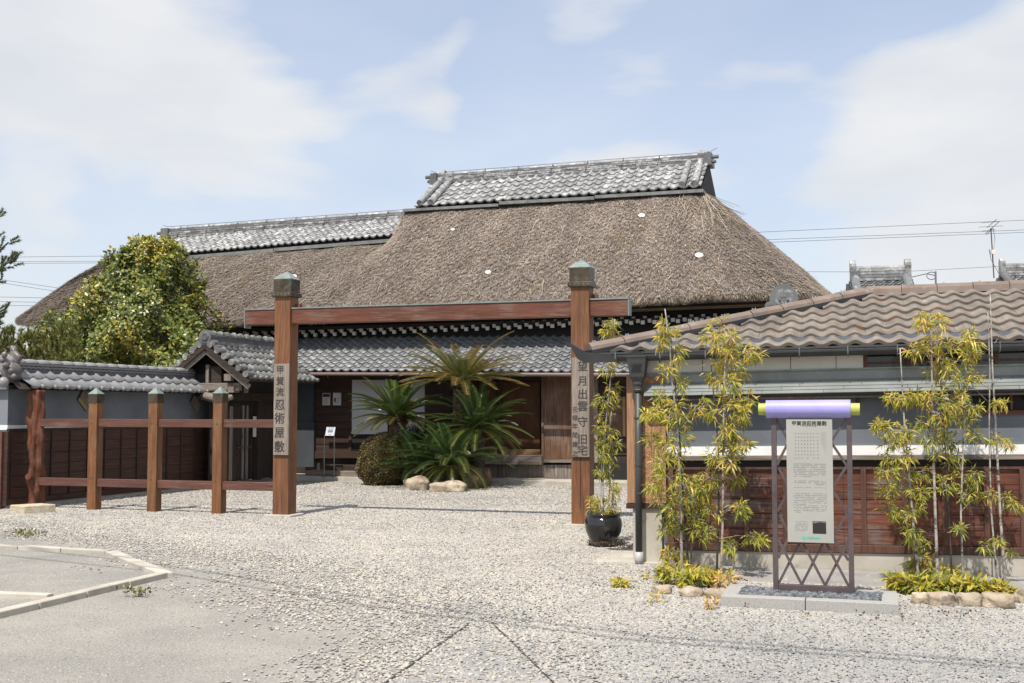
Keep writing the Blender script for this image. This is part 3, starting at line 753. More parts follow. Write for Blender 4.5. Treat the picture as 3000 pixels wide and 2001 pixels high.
# eave fringe
NE = 42000
se = np.interp(rng.random(NE), cw, sg); te = rng.random(NE) * 0.025 - 0.02
se = np.clip(se, -19.5, 9.5)
p, nr_, dn = thatch_pt(se, te * 0)
down = np.zeros_like(p); down[:, 2] = -1
ins = rng.random(NE) * 0.10
p = p - nr_ * ins[:, None]
dr = unit(dn * 0.8 + down * (0.35 + 0.3 * rng.random(NE))[:, None] + rng.normal(size=(NE, 3)) * 0.22)
L = 0.06 + 0.10 * rng.random(NE) + 0.03 * shadow_noise2(se * 7, se * 3); wd = 0.007 + 0.008 * rng.random(NE)
xs = unit(np.cross(dr, nr_)) * wd[:, None]
V = np.stack([h2w(p + xs), h2w(p - xs), h2w(p + dr * L[:, None])], 1).reshape(-1, 3)
base = pick([(0.27, 0.22, 0.17), (0.20, 0.16, 0.12), (0.36, 0.30, 0.235), (0.10, 0.08, 0.06)], NE, [3, 3, 2, 2], 0.15)
np_mesh('eave_straw', V, np.arange(NE * 3).reshape(-1, 3), 'straw', np.repeat(base, 3, 0), thatch, kind='stuff')
# loose long stalks near the right hip
mb = MB()
for k in range(60):
    s0 = random.uniform(2.4, 5.2); t0 = random.uniform(0.7, 0.98)
    pp, nn, dd = thatch_pt(np.array([s0]), np.array([t0]), 0.05)
    sd = np.cross(nn, dd); a_ = random.uniform(-0.5, 0.9); ln = random.uniform(0.4, 1.0)
    d_ = dd * math.cos(a_) + sd * math.sin(a_)
    q0 = h2w(pp)[0]; q1 = h2w(pp + d_ * ln + nn * 0.05)[0]
    mb.tube([Vector(q0), Vector(q1)], [0.008, 0.004], 3, False)
mk('loose_stalk', mb, mat['straw'] if False else flat('pale_stalk', (0.42, 0.35, 0.26), 0.8), thatch, kind='stuff')

# --- tiled ridges
def tiled_ridge(name, el, er, tl, tr, rl, rr, weave, wtop, wr, ncol, rows_, tm, endcaps):
    """corner pixels: eave left/right, top of tile field left/right, crest left/right"""
    (ue0, ze0), (ue1, ze1) = H.uz(*el, weave), H.uz(*er, weave)
    _, zt0 = H.uz(*tl, wtop); _, zt1 = H.uz(*tr, wtop)
    ur0, zr0 = H.uz(*rl, wr); ur1, zr1 = H.uz(*rr, wr)
    roof = mk(name, MB().hexa([H.wd(ue0, weave + .02, ze0 - .07), H.wd(ue1, weave + .02, ze1 - .07), H.wd(ue1, 6.5, ze1 - .07), H.wd(ue0, 6.5, ze0 - .07),
                              H.wd(ue0 + .02, wtop, zt0 - .03), H.wd(ue1 - .02, wtop, zt1 - .03), H.wd(ue1 - .02, 5.2, zt1 - .03), H.wd(ue0 + .02, 5.2, zt0 - .03)]), 'darkvoid', house)
    O = H.wd(ue0, weave, ze0); O2 = H.wd(ue1, weave, ze1); Tp = H.wd(ue0, wtop, zt0)
    U, Sx, N = slope_axes(O, O2, Tp)
    Ln = (O2 - O).length; Wd = Ln / ncol; SL = (Tp - O).length; E = SL / rows_
    me = tile_mesh('ridge_roof_tile', 's', Wd, E, tm, 0.03)
    tiles(roof, 'roof_tile', me, O, U, Sx, N, ncol, rows_, Wd, E)
    # crest: courses of flat tiles, then round caps
    h0 = zr0 - zt0; nlay = 5
    for k in range(nlay):
        f0, f1 = k / (nlay + 1.2), (k + 0.82) / (nlay + 1.2)
        dep = 0.22 - 0.012 * k + (0.03 if k == 0 else 0)
        mb = MB(); mb.box(H, ue0 + .12, ue1 - .12, wr - dep, wr + dep, zt0 - .02 + (zr0 - zt0) * f0, zt0 - .02 + (zr0 - zt0) * f1, zt1 - .02 + (zr1 - zt1) * f0, zt1 - .02 + (zr1 - zt1) * f1)
        mk('ridge_course', mb, 'tilew' if k % 2 else 'tiledark', roof)
    core = MB(); core.box(H, ue0 + .13, ue1 - .13, wr - .14, wr + .14, zt0 - .05, zr0 - .06, zt1 - .05, zr1 - .06); mk('ridge_core', core, 'tiledark', roof)
    # short flat bricks showing on each course
    nb = int((ue1 - ue0) / 0.22)
    bv = MB()
    for k in range(1, nlay):
        for i in range(nb):
            u0 = ue0 + .14 + i * 0.22 + (0.11 if k % 2 else 0); u1 = u0 + 0.205
            if u1 > ue1 - .13: continue
            q = (u0 - ue0) / (ue1 - ue0); za = zt0 + (zt1 - zt0) * q; zb_ = zr0 + (zr1 - zr0) * q; hh = zb_ - za
            if random.random() < 0.45: continue
            bv.box(H, u0, u1, wr - 0.235 + 0.012 * k, wr - 0.1, za - .012 + hh * k / (nlay + 1.2), za - .02 + hh * (k + .86) / (nlay + 1.2))
    mk('course_tile', bv, 'tilew', roof, kind='stuff')
    ncap = int((ue1 - ue0) / 0.30)
    capm = MB(); capm.tube([(0, 0, 0), (0.30, 0, 0.0)], [0.085, 0.075], 10); cap_me = None
    for i in range(ncap):
        q = (i + 0.0) / ncap; u0 = ue0 + .1 + (ue1 - ue0 - .2) * q; z0 = zr0 + (zr1 - zr0) * q - 0.075
        if cap_me is None:
            o = mk('cap_tile', capm, 'tilew', roof, smooth=False, origin=(0, 0, 0)); cap_me = o.data; o.matrix_basis = m4(U, Vector((-U.y, U.x, 0)).normalized(), Vector((0, 0, 1)), H.wd(u0, wr, z0))
        else:
            place('cap_tile', cap_me, m4(U, Vector((-U.y, U.x, 0)).normalized(), Vector((0, 0, 1)), H.wd(u0, wr, z0)), roof)
    # wire ties and lightning wire
    tv = MB()
    for i in range(int((ue1 - ue0) / 0.95)):
        u0 = ue0 + .5 + i * 0.95; q = (u0 - ue0) / (ue1 - ue0); za = zt0 + (zt1 - zt0) * q; zb_ = zr0 + (zr1 - zr0) * q
        tv.tube([H.wd(u0, wr - .25, za + .05), H.wd(u0 + .02, wr - .17, (za + zb_) / 2 + .06), H.wd(u0 + .03, wr - .08, zb_ + .02)], 0.010, 4, False)
    tv.tube([H.wd(ue0 - .15, wr, zr0 + .09)] + [H.wd(ue0 + (ue1 - ue0) * k / 4, wr, zr0 + (zr1 - zr0) * k / 4 + .03) for k in range(5)] + [H.wd(ue1 + .2, wr, zr1 + .12)], 0.007, 4, False)
    mk('tie_wire', tv, 'wire', roof)
    # flashing under the eave
    return roof, (ue0, ue1, ze0, ze1, zt0, zt1, zr0, zr1, U, Sx, N, O, SL)
upper, uu = tiled_ridge('ridge_roof', (1214, 604), (2054, 545), (1273, 538), (2026, 485), (1250, 511), (2052, 450), 3.5, 4.8, 5.0, 30, 5, 'tilew', True)
lower, ll = tiled_ridge('ridge_roof', (398, 752), (1172, 686), (470, 702), (1185, 650), (427, 671), (1177, 617), 3.5, 4.8, 5.0, 39, 5, 'tilew', False)
ue0, ue1, ze0, ze1, zt0, zt1, zr0, zr1, U, Sx, N, O, SL = uu
for du in (0.16, 0.46):
    for e in (0, 1):
        u0 = ue0 + du if e == 0 else ue1 - du
        z0, z1 = (ze0, zt0) if e == 0 else (ze1, zt1)
        mb = MB(); a, b = H.wd(u0, 3.47, z0 + .07), H.wd(u0 + (.05 if e == 0 else -.05), 4.85, z1 + .09)
        mb.tube([a, b], [0.085, 0.08], 10); mk('verge_roll', mb, 'tilew', upper, smooth=False)
for e in (0, 1):       # ridge-end blocks
    u0 = ue0 + .02 if e == 0 else ue1 - .02; z1, z2 = (zt0, zr0) if e == 0 else (zt1, zr1)
    mb = MB(); mb.box(H, u0 - .10, u0 + .10, 4.72, 5.28, z1 - .02, z1 + .13); mb.box(H, u0 - .09, u0 + .09, 4.76, 5.24, z1 + .14, z2 - .03)
    mb.tube([H.wd(u0 + (-.26 if e == 0 else .26), 4.86, z1 + .20), H.wd(u0, 4.86, z1 + .20)], 0.05, 8); mb.tube([H.wd(u0 + (-.2 if e == 0 else .2), 4.86, z1 + .08), H.wd(u0, 4.86, z1 + .08)], 0.045, 8)
    mk('ridge_end_block', mb, 'tiledark', upper)
    mb = MB(); mb.tube([H.wd(u0 + (.04 if e == 0 else -.04), 5.0, z2 - .06), H.wd(u0 + (.28 if e == 0 else -.28), 5.0, z2 - .04)], 0.12, 12); mk('end_cap_tile', mb, 'tilew', upper, smooth=False)
    gu = ue0 + .05 if e == 0 else ue1 - .05
    mb = MB(); mb.add([H.wd(gu, 3.55, (ze0 if e == 0 else ze1) - .05), H.wd(gu, 6.5, (ze0 if e == 0 else ze1) - .05), H.wd(gu, 5.0, z1 + .1)], [(0, 1, 2), (2, 1, 0)]); mk('gable_board', mb, 'darkvoid', upper)
mb = MB(); u0 = ll[0] + .05; mb.box(H, u0 - .12, u0 + .12, 4.75, 5.25, ll[4], ll[6] - .05); mb.tube([H.wd(u0 - .3, 4.86, ll[4] + .2), H.wd(u0, 4.86, ll[4] + .2)], 0.05, 8); mk('ridge_end_block', mb, 'tiledark', lower)
def flashing(name, pts, wv, hgt):
    mb = MB()
    for (a, b) in zip(pts[:-1], pts[1:]):
        u0, z0 = H.uz(*a, wv); u1, z1 = H.uz(*b, wv)
        mb.box(H, u0, u1, wv, wv + .45, z0 - hgt, z0, z1 - hgt, z1)
    mk(name, mb, 'patina_dark', house)
mat['patina_dark'] = plain('grey_green_flashing', (0.11, 0.12, 0.112), (0.21, 0.22, 0.205), 6, 0.6, 0.2, 20, 0.004)
flashing('flashing', [(1180, 612), (1460, 596)], 3.48, .07)
flashing('flashing', [(1462, 590), (1740, 575)], 3.46, .08)
flashing('flashing', [(1742, 572), (2060, 553)], 3.48, .08)
flashing('flashing', [(390, 762), (800, 728)], 3.48, .09)
flashing('flashing', [(802, 727), (1172, 697)], 3.46, .09)
# near-black fill between cap and thatch
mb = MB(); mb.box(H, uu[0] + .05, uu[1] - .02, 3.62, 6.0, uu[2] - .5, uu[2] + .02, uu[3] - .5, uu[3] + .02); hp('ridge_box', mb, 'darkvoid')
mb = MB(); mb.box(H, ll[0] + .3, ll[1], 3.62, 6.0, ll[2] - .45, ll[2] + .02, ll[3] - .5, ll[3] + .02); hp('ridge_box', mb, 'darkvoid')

# --- lower tiled skirt roof
u0, z0 = H.uz(775, 1085.5, .15); u1, z1 = H.uz(1854, 1089, .15)
O = H.wd(u0, .15, z0); kz = (z1 - z0) / (u1 - u0); uR = 4.4
O2 = H.wd(uR, .15, z0 + kz * (uR - u0)); Tp = H.wd(u0, 2.0, 3.50)
U, Sx, N = slope_axes(O, O2, Tp); SL = (Tp - O).length; rows_ = 10; E = SL / rows_; Ln = (O2 - O).length; ncol = 52; Wd = Ln / ncol
pent = mk('skirt_roof', MB().hexa([O - Vector((0, 0, .07)), O2 - Vector((0, 0, .07)), H.wd(uR, 2.1, 3.30 + kz * (uR - u0)), H.wd(u0, 2.1, 3.30), O - Vector((0, 0, .05)), O2 - Vector((0, 0, .05)), H.wd(uR, 2.1, 3.47 + kz * (uR - u0)), H.wd(u0, 2.1, 3.47)]), 'darkwood', house)
me = tile_mesh('skirt_tile', 's', Wd, E, 'tile', 0.03)
tiles(pent, 'roof_tile', me, O, U, Sx, N, ncol, rows_, Wd, E, None, 6)
# gutter and brackets
g0, g1 = H.P(905, 1096, .06), H.wd(uR, .06, H.uz(1854, 1099, .06)[1] - .03)
gut = mk('gutter', MB().tube([g0, g1], 0.042, 10), 'brgutter', house)
mb = MB()
for k in range(12):
    p_ = g0 + (g1 - g0) * ((k + .5) / 12); b_ = MB().tube([p_, p_ + H.v3(0, .12, -.10)], 0.010, 5); mk('gutter_bracket', b_, 'brgutter', gut)

# rafters with chalk-white ends in three staggered rows
def rafter_row(a, b, wv, off, L, sz):
    (u0, z0), (u1, z1) = H.uz(*a, wv), H.uz(*b, wv); kz = (z1 - z0) / (u1 - u0); st = 0.268
    me = None; d = H.v3(0, 1, 0.22).normalized(); x = H.v3(1, 0); y = x.cross(d)
    u = -9.2 + off * st
    while u < 4.0:
        p_ = H.wd(u, wv, z0 + kz * (u - u0)); mt = m4(x, d, -y if y.z < 0 else y, p_)
        if me is None:
            m_ = MB(); h = sz / 2
            def ring(yy, hh): return [(-hh, yy, -hh), (hh, yy, -hh), (hh, yy, hh), (-hh, yy, hh)]
            m_.add(ring(0, h) + ring(.06, h), [(0, 1, 2, 3)] + [(i, i + 4, (i + 1) % 4 + 4, (i + 1) % 4) for i in range(4)]); m_.cur = 1
            m_.add(ring(.06, h * .92) + ring(L, h * .92), [(i, i + 4, (i + 1) % 4 + 4, (i + 1) % 4) for i in range(4)])
            o = mk('rafter', m_, ['rafterend', 'darkwood'], house, origin=(0, 0, 0)); me = o.data; o.matrix_basis = mt; reg(o, mt)
        else: place('rafter', me, mt, house)
        u += st
rafter_row((884, 983), (2034, 939), 1.6, 0.0, 0.6, 0.085)
rafter_row((877, 974), (1771, 944), 1.72, 0.5, 0.6, 0.085)
rafter_row((890, 968), (2098, 924), 1.84, 0.0, 0.6, 0.078)
mb = MB(); mb.box(H, -9.3, 4.2, 1.75, 1.98, 3.66, 3.74); hp('eave_plate', mb, 'darkwood_u')
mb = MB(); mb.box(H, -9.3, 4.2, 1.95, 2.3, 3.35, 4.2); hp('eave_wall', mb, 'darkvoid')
a, b = H.P(900, 948, 1.55), H.P(2290, 892, 1.55)
hp('eave_board', MB().bar(a, b, 0.05, 0.06), wood('tan_eave_board', (0.12, 0.085, 0.05), (0.22, 0.16, 0.10), 'U', 18, .8))
a, b = H.P(1300, 915, 1.7), H.P(2330, 878, 1.7)
hp('eave_log', MB().tube([a, (a + b) / 2 + Vector((0, 0, .02)), b], [0.085, .09, .095], 10), 'panelwood', smooth=True)

# --- frontage under the skirt roof
hp('entrance_pier', MB().pan(H, .92, 862, 918, 1100, 1235, th=.14), 'plaster_shade')
hp('entrance_pier', MB().pan(H, .90, 860, 920, 1236, 1368, th=.18), 'plaster_shade')
yb = 1214
brd = mk('board_wall', MB().pan(H, 1.02, 922, 1030, 1108, 1345, th=.03), 'darkwood', house)
for k in range(11):
    y0 = 1108 + k * 21.5; mk('board', MB().pan(H, 1.0 - 0.006 * (k % 2), 924, 1024, y0 + 1.5, y0 + 20, th=.018), 'panelwood', brd)
mk('corner_strip', MB().pan(H, .97, 1022, 1030, 1105, 1345, th=.05), 'panelwood', brd)
for (x0, x1) in ((1030, 1136), (1190, 1244)):
    s_p = mk('paper_screen', MB().pan(H, .985, x0 + 1, x1, 1113, 1272, th=.02), 'paper', house)
    mk('screen_frame', MB().pan(H, .972, x0 - 3, x0 + 1, 1108, 1322, th=.05), 'panelwood', s_p)
    mk('lower_board', MB().pan(H, 1.0, x0 + 1, x1, 1273, 1320, th=.02), 'darkvoid', s_p)
hp('threshold', MB().pan(H, .80, 922, 1420, 1322, 1342, 1324, 1344, th=.2), 'panelwood')
hp('step', MB().box(H, -6.2, -3.2, .42, .95, .10, .34), 'darkwood_u', bevel=.01)
hp('step', MB().box(H, -6.5, -3.0, .12, .60, .10, .22), 'greywood_u', bevel=.01)
for (x0, x1) in ((1244, 1322), (1324, 1402)):
    dr_ = hp('sliding_door', MB().pan(H, 1.0, x0, x1, 1108, 1322, th=.03), 'panelwood')
    for k in range(6): mk('rail', MB().pan(H, .985, x0 + 4, x1 - 4, 1150 + k * 26, 1153 + k * 26, th=.02), 'darkwood_u', dr_)
hp('pillar', MB().pan(H, .9, 1457, 1469, 1100, 1345, th=.12), 'darkwood')
for (x0, x1) in ((1404, 1456), (1470, 1582)):
    bl = hp('bamboo_blind', MB().pan(H, .97, x0, x1, 1118, 1313, th=.012), 'blind')
    n_ = 40
    sl = MB()
    for k in range(n_):
        y0 = 1119 + k * (193 / n_); sl.pan(H, .955 - .004 * (k % 2), x0 + 1, x1 - 1, y0, y0 + 3.4, th=.012)
    mk('blind_slats', sl, 'blind', bl, kind='stuff')
    mk('cord', MB().pan(H, .945, x0 + (x1 - x0) * .5, x0 + (x1 - x0) * .5 + 1.6, 1118, 1316, th=.006), 'rail', bl)
hp('sill_board', MB().pan(H, .90, 1404, 1583, 1315, 1331, 1316, 1332, th=.12), wood('tan_sill', (0.14, 0.075, 0.03), (0.24, 0.14, 0.065), 'U', 18, .7))
ver = hp('veranda_edge', MB().pan(H, .62, 1405, 1586, 1333, 1361, 1334, 1362, th=.36), 'greywood_u', bevel=.01)
sh = hp('shutter_case', MB().pan(H, .77, 1592, 1700, 1096, 1345, th=.26), 'brownwood')
for (x0, x1, y0, y1) in ((1586, 1593, 1094, 1352), (1586, 1700, 1346, 1355)):
    mk('case_frame', MB().pan(H, .74, x0, x1, y0, y1, th=.1), 'brownwood' if x1 - x0 < 20 else 'greywood_u', sh)
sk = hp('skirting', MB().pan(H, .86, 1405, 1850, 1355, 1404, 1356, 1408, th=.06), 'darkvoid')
x = 1408
while x < 1735:
    w_ = random.choice((9, 12, 14, 16, 11)); mk('plank', MB().pan(H, .82 - random.random() * .012, x, min(x + w_ - .8, 1735), 1362, 1399 + random.uniform(-1, 1), th=.03), 'greywood', sk); x += w_
hp('ground_sill', MB().pan(H, .74, 1400, 1740, 1398, 1406, 1400, 1409, th=.14), 'greywood_u')
hp('corner_post', MB().pan(H, .88, 1736, 1750, 1100, 1400, th=.12), 'greywood')
dw = hp('side_door', MB().pan(H, .98, 1752, 1862, 1105, 1392, th=.04), 'darkwood')
for k in range(4): mk('door_rail', MB().pan(H, .955, 1754, 1860, 1130 + k * 66, 1134 + k * 66, th=.03), 'panelwood', dw)
hp('lintel', MB().pan(H, .9, 868, 1862, 1100, 1112, 1104, 1116, th=.14), 'darkwood_u')

# white shells pinned to the thatch
for (px, py, r_) in ((1881, 630, .066), (2048, 748, .078), (1429, 797, .058), (1328, 671, .042), (862, 810, .066), (247, 843, .062)):
    best = None
    for s0 in np.linspace(-17.5, 4, 1200):
        d = ray(px, py)
        pass
    ss = np.repeat(np.linspace(-18.5, 5, 700), 120); tt = np.tile(np.linspace(0.02, .98, 120), 700)
    q, nn, dd = thatch_pt(ss, tt, 0.05); qw = h2w(q); d = np.array(ray(px, py)); rel = qw - np.array([0, 0, CH])
    uu_ = rel[:, 0] / rel[:, 1] - d[0] / d[1]; vv_ = rel[:, 2] / rel[:, 1] - d[2] / d[1]
    k = int(np.argmin(uu_ ** 2 + vv_ ** 2)); c_ = Vector(qw[k]); nw_ = Vector(h2wv(nn[k][None])[0]); dw_ = Vector(h2wv(dd[k][None])[0])
    # the shells tip up to face the yard
    nw_ = (nw_ + Vector((0.1, -1.1, -.15))).normalized(); xw = nw_.cross(Vector((0, 0, 1))).normalized(); yw = xw.cross(nw_)
    mb = MB(); ring = []
    prof = [(0.05, .035), (.6, .03), (.86, .012), (1.0, 0.02), (1.0, -.005)]
    vs = []; fs = []
    for rr, hh in prof:
        for a in range(18):
            an = 2 * math.pi * a / 18; vs.append(c_ + xw * (math.cos(an) * r_ * rr * 1.25) + yw * (math.sin(an) * r_ * rr * .85) + nw_ * (hh * r_ / .085 - .03 * (1 - rr) * 1.2))
    for i in range(len(prof) - 1):
        for a in range(18): fs.append((i * 18 + a, i * 18 + (a + 1) % 18, (i + 1) * 18 + (a + 1) % 18, (i + 1) * 18 + a))
    fs.append(tuple(range(18)))
    mb.add(vs, fs)
    rim = {(1881): 'white shell pinned high on the thatch below the tile ridge', 2048: 'largest white shell pinned on the thatch near the right hip', 1429: 'white shell pinned low on the thatch above the gate beam', 1328: 'smallest white shell pinned on the thatch below the upper ridge', 862: 'white shell on the thatch just behind the copper cap of a gate post', 247: 'white shell on the thatch beside the camellia crown'}[px]
    mk('white_shell', mb, 'shell', None, rim, 'shell', 'white shells pinned on the thatch', smooth=False)

# ================================================================== entrance gate of two posts and a beam
GT = Fr(G(833, 1512), -18)
uB = GT.uz(1708, 1545, 0)[0]
gate = thing('entrance_gate', GT.wd(uB / 2, 0, 0), 'tall open gate of two square cedar posts joined by a red beam', 'gate')
PH = 0.135
def sq(fr, u, w, h, z):
    return [fr.wd(u - h, w - h, z), fr.wd(u + h, w - h, z), fr.wd(u + h, w + h, z), fr.wd(u - h, w + h, z)]
def stack(mb, fr, u, w, lv, close=True):
    vs, fs = [], []
    for h, z in lv: vs += sq(fr, u, w, h, z)
    for i in range(len(lv) - 1):
        for k in range(4): fs.append((i * 4 + k, i * 4 + (k + 1) % 4, (i + 1) * 4 + (k + 1) % 4, (i + 1) * 4 + k))
    fs.append((3, 2, 1, 0)); n = (len(lv) - 1) * 4; fs.append((n, n + 1, n + 2, n + 3))
    return mb.add(vs, fs)
PT = 3.41
for u in (0.0, uB):
    post = mk('post', stack(MB(), GT, u, 0, [(PH, 0.03), (PH, PT)]), 'post', gate, bevel=.008)
    mk('cap_band', stack(MB(), GT, u, 0, [(.168, PT - .005), (.172, PT + .005), (.172, PT + .06), (.165, PT + .068)]), 'cap', post)
    mk('cap', stack(MB(), GT, u, 0, [(.150, PT + .068), (.152, PT + .27)]), 'cap', post, bevel=.006)
    mk('cap_point', stack(MB(), GT, u, 0, [(.153, PT + .27), (.155, PT + .278), (.08, PT + .35), (.004, PT + .40)]), 'patina', post)
    rv = MB()
    for k in range(5): rv.lathe(GT.wd(u - .13 + .065 * k, -.174, PT + .03), [(.006, -.006), (.008, 0), (.005, .006), (0.0005, .007)], 6)
    mk('rivet', rv, 'patina', post, kind='stuff')
    mk('footing', stack(MB(), GT, u, 0, [(.23, -.05), (.225, .035)]), 'concrete', gate, bevel=.01)
for (u, du, z0, z1) in ((0.0, .03, .05, .62), (0.0, -.05, 2.2, 2.75), (uB, -.04, 1.9, 2.9), (uB, .05, .04, .4)):
    mk('crack', MB().box(GT, u + du - .002, u + du + .0025, -PH - .001, -PH + .01, z0, z1), 'black', gate)
# long drying crack in the right post
mk('crack', MB().box(GT, uB - .005, uB + .006, -PH - .0015, -PH + .02, .25, 1.02), 'black', gate)
uA = GT.uz(727, 953, 0)[0]; uC = GT.uz(1843, 918, 0)[0]; zb, zt = 2.985, 3.215
for (a, b) in ((uA, -PH - .001), (PH + .001, uB - PH - .001), (uB + PH + .001, uC)):
    bm_ = mk('beam', MB().box(GT, a, b, -.085, .085, zb, zt), 'beam', gate, bevel=.006)
    mk('copper_strip', MB().box(GT, a - (.012 if a == uA else 0), b + (.012 if b == uC else 0), -.098, .098, zt + .001, zt + .02), 'patina', bm_)
mk('end_plate', MB().box(GT, uA - .016, uA - .002, -.09, .09, zb - .05, zt), 'patina', gate)
mk('end_plate', MB().box(GT, uC + .002, uC + .016, -.09, .09, zb, zt), 'patina', gate)
for u in (0.0, uB):
    mk('wedge', MB().box(GT, u - .22, u + .22, .03, .10, zt + .022, zt + .09), 'beam', gate)

# vertical name boards on the posts
def nameboard(px0, px1, y0, y1, u, label):
    _, z1 = GT.uz((px0 + px1) / 2, y0, -PH); _, z0 = GT.uz((px0 + px1) / 2, y1, -PH)
    ua, ub = GT.uz(px0, y1, -PH - .03)[0], GT.uz(px1, y1, -PH - .03)[0]
    t = thing('wooden_sign', GT.wd((ua + ub) / 2, -PH - .02, z0), label, 'sign')
    mk('board', MB().box(GT, ua, ub, -PH - .032, -PH - .001, z0, z1), 'signwood', t, bevel=.004)
    return t, ua, ub, z0, z1
t, ua, ub, z0, z1 = nameboard(800, 844, 1066, 1333, 0, 'weathered board lettered 甲賀流忍術屋敷 on the gate post beside the fence')
chars = '甲賀流忍術屋敷'; ys = [1085, 1118, 1150, 1188, 1228, 1269, 1311]; szs = [.135, .14, .14, .18, .18, .18, .18]
for ch, y, sz in zip(chars, ys, szs):
    p = GT.P(821 - (y - 1085) * .012, y, -PH - .033); text(ch, sz, 'ink', face_m(p, GT, .0005), t, 'lettering', .0008, .0028)
t, ua, ub, z0, z1 = nameboard(1676, 1727, 1048, 1339, uB, 'grey board lettered 望月出雲守旧宅 on the gate post beside the potted bamboo')
chars = '望月出雲守旧宅'; ys = [1075, 1118, 1157, 1192, 1238, 1289, 1322]; szs = [.15, .15, .155, .155, .155, .155, .155]
for ch, y, sz in zip(chars, ys, szs):
    p = GT.P(1707, y, -PH - .033); text(ch, sz, 'ink', face_m(p, GT, .0005), t, 'lettering', .0008, .002)
for ch, y in zip('元禄年間建之', (1201, 1226, 1250, 1276, 1303, 1330)):
    p = GT.P(1684.5, y, -PH - .033); text(ch, .088, 'ink', face_m(p, GT, .0005), t, 'lettering', .0008, .0005)

# ================================================================== post-and-rail fence and its log
fence = thing('post_and_rail_fence', GT.wd(-2.4, 0, 0), 'low cedar fence of copper-capped posts and two brown rails beside the gate', 'fence')
fu = [GT.uz(275, 1495, 0)[0], GT.uz(451, 1503, 0)[0], GT.uz(641, 1513, 0)[0]]
FH = 0.083
for u in fu:
    fp = mk('post', stack(MB(), GT, u, 0, [(FH, -.02), (FH, 1.78)]), 'post', fence, bevel=.006)
    mk('cap', stack(MB(), GT, u, 0, [(.089, 1.76), (.089, 1.905)]), 'cap', fp)
    mk('cap_point', stack(MB(), GT, u, 0, [(.091, 1.905), (.092, 1.912), (.003, 2.01)]), 'patina', fp)
    cu_ = random.uniform(-.04, .04); cz_ = random.uniform(.1, .9); mk('crack', MB().box(GT, u + cu_ - .0015, u + cu_ + .002, -FH - .001, -FH + .01, cz_, cz_ + random.uniform(.25, .6)), 'black', fp)
    for z in (.52, 1.42): mk('peg_hole', MB().tube([GT.wd(u - .01, -FH - .0015, z), GT.wd(u - .01, -FH + .01, z)], .012, 8), 'black', fp)
ul = GT.uz(112, 1491, 0)[0]
ends = [ul] + fu + [-PH]
for k in range(4):
    a = ends[k] + (FH if k else .0); b = ends[k + 1] - (FH if k < 3 else .0)
    for z in (.45, 1.43):
        q = random.uniform(-.012, .012)
        mk('rail', MB().box(GT, a, b + (.0), -.045 + q, .03 + q, z - .065, z + .065), 'rail', fence, bevel=.006)
# rugged natural log
lg = GT.wd(GT.uz(100, 1491, 0)[0], .02, 0); tl = thing('natural_log_post', lg, 'knotty reddish natural log post standing behind the cut stone block', 'post')
n_, m_ = 28, 46; vs, fs = [], []
for j in range(m_):
    z = 1.98 * j / (m_ - 1); cx = lg.x + .012 * math.sin(z * 2.4) ; cy = lg.y + .02 * math.cos(z * 3)
    for k in range(n_):
        a = 2 * math.pi * k / n_
        r = .118 + .018 * math.sin(3 * a + z * 2.0) + .022 * math.sin(5 * a - z * 3.2 + 1) + .014 * math.sin(z * 13 + 2 * a) + random.uniform(-.006, .006)
        for (kz, ka, kr, ks) in ((.52, -1.9, .05, .10), (.72, -1.2, .045, .09), (1.15, -1.3, .04, .1), (.35, -1.0, .03, .12), (1.5, -2.2, .035, .1)):
            da = math.atan2(math.sin(a - ka), math.cos(a - ka)); q = ((z - kz) / ks) ** 2 + (da / .45) ** 2; r += kr * (math.exp(-q) - .9 * math.exp(-q * 7))
        r -= .012 * max(0, math.sin(9 * a)) * (1 if z < .5 else .3)
        vs.append((cx + r * math.cos(a), cy + r * math.sin(a), z))
for j in range(m_ - 1):
    for k in range(n_): fs.append((j * n_ + k, j * n_ + (k + 1) % n_, (j + 1) * n_ + (k + 1) % n_, (j + 1) * n_ + k))
fs.append(tuple((m_ - 1) * n_ + k for k in range(n_)))
mk('trunk', MB().add(vs, fs), 'log', tl, smooth=True)
mk('knot', MB().tube([Vector(lg) + Vector((-.035, -.13, .53)), Vector(lg) + Vector((-.045, -.21, .535))], [.055, .05], 12), 'log', tl)
# cut stone
p0 = G(70, 1508); A = Vector((-.33, .24, 0)); B = Vector((.36, .36, 0))
q = [p0, p0 + B, p0 + A + B, p0 + A]
mk('stone_block', MB().hexa([Vector((v.x, v.y, -.02)) for v in q] + [Vector((v.x, v.y, .135)) for v in q]), 'sandstone', None, 'squared pale sandstone block at the foot of the log post', 'stone', bevel=.015)

# ================================================================== tile-roofed boundary wall
LW = Fr(G(136, 1478), 70)
wall = thing('boundary_wall', LW.wd(2, .1, 0), 'grey plaster garden wall with dark boards and a small tile roof', 'wall')
U0, U1 = -.95, 4.95
def lw(name, u0, u1, w0, w1, z0, z1, m, par=None, **k): return mk(name, MB().box(LW, u0, u1, w0, w1, z0, z1), m, par or wall, **k)
lw('plaster', U0, U1, 0, .22, .02, 2.06, 'plaster')
lw('white_band', U0, U1, -.012, -.001, 1.33, 1.385, 'white')
lw('ledge', U0 - .02, U1, -.05, -.0015, 1.285, 1.328, 'darkwood')
bd = lw('board_wall', U0, U1, -.02, -.0012, .08, 1.284, 'darkwood')
for k in range(6):
    z = .16 + k * .188; lw('board', U0 + .01, U1 - .01, -.034 - .004 * (k % 2), -.0205, z, z + .18, 'redwood_w', bd)
lw('sill', U0 - .02, U1, -.055, -.0208, .06, .155, 'redwood_w', bd)
for k in range(13):
    u = U0 + .06 + k * .465; lw('batten', u - .016, u + .016, -.058, -.0395, .156, 1.283, 'darkwood', bd)
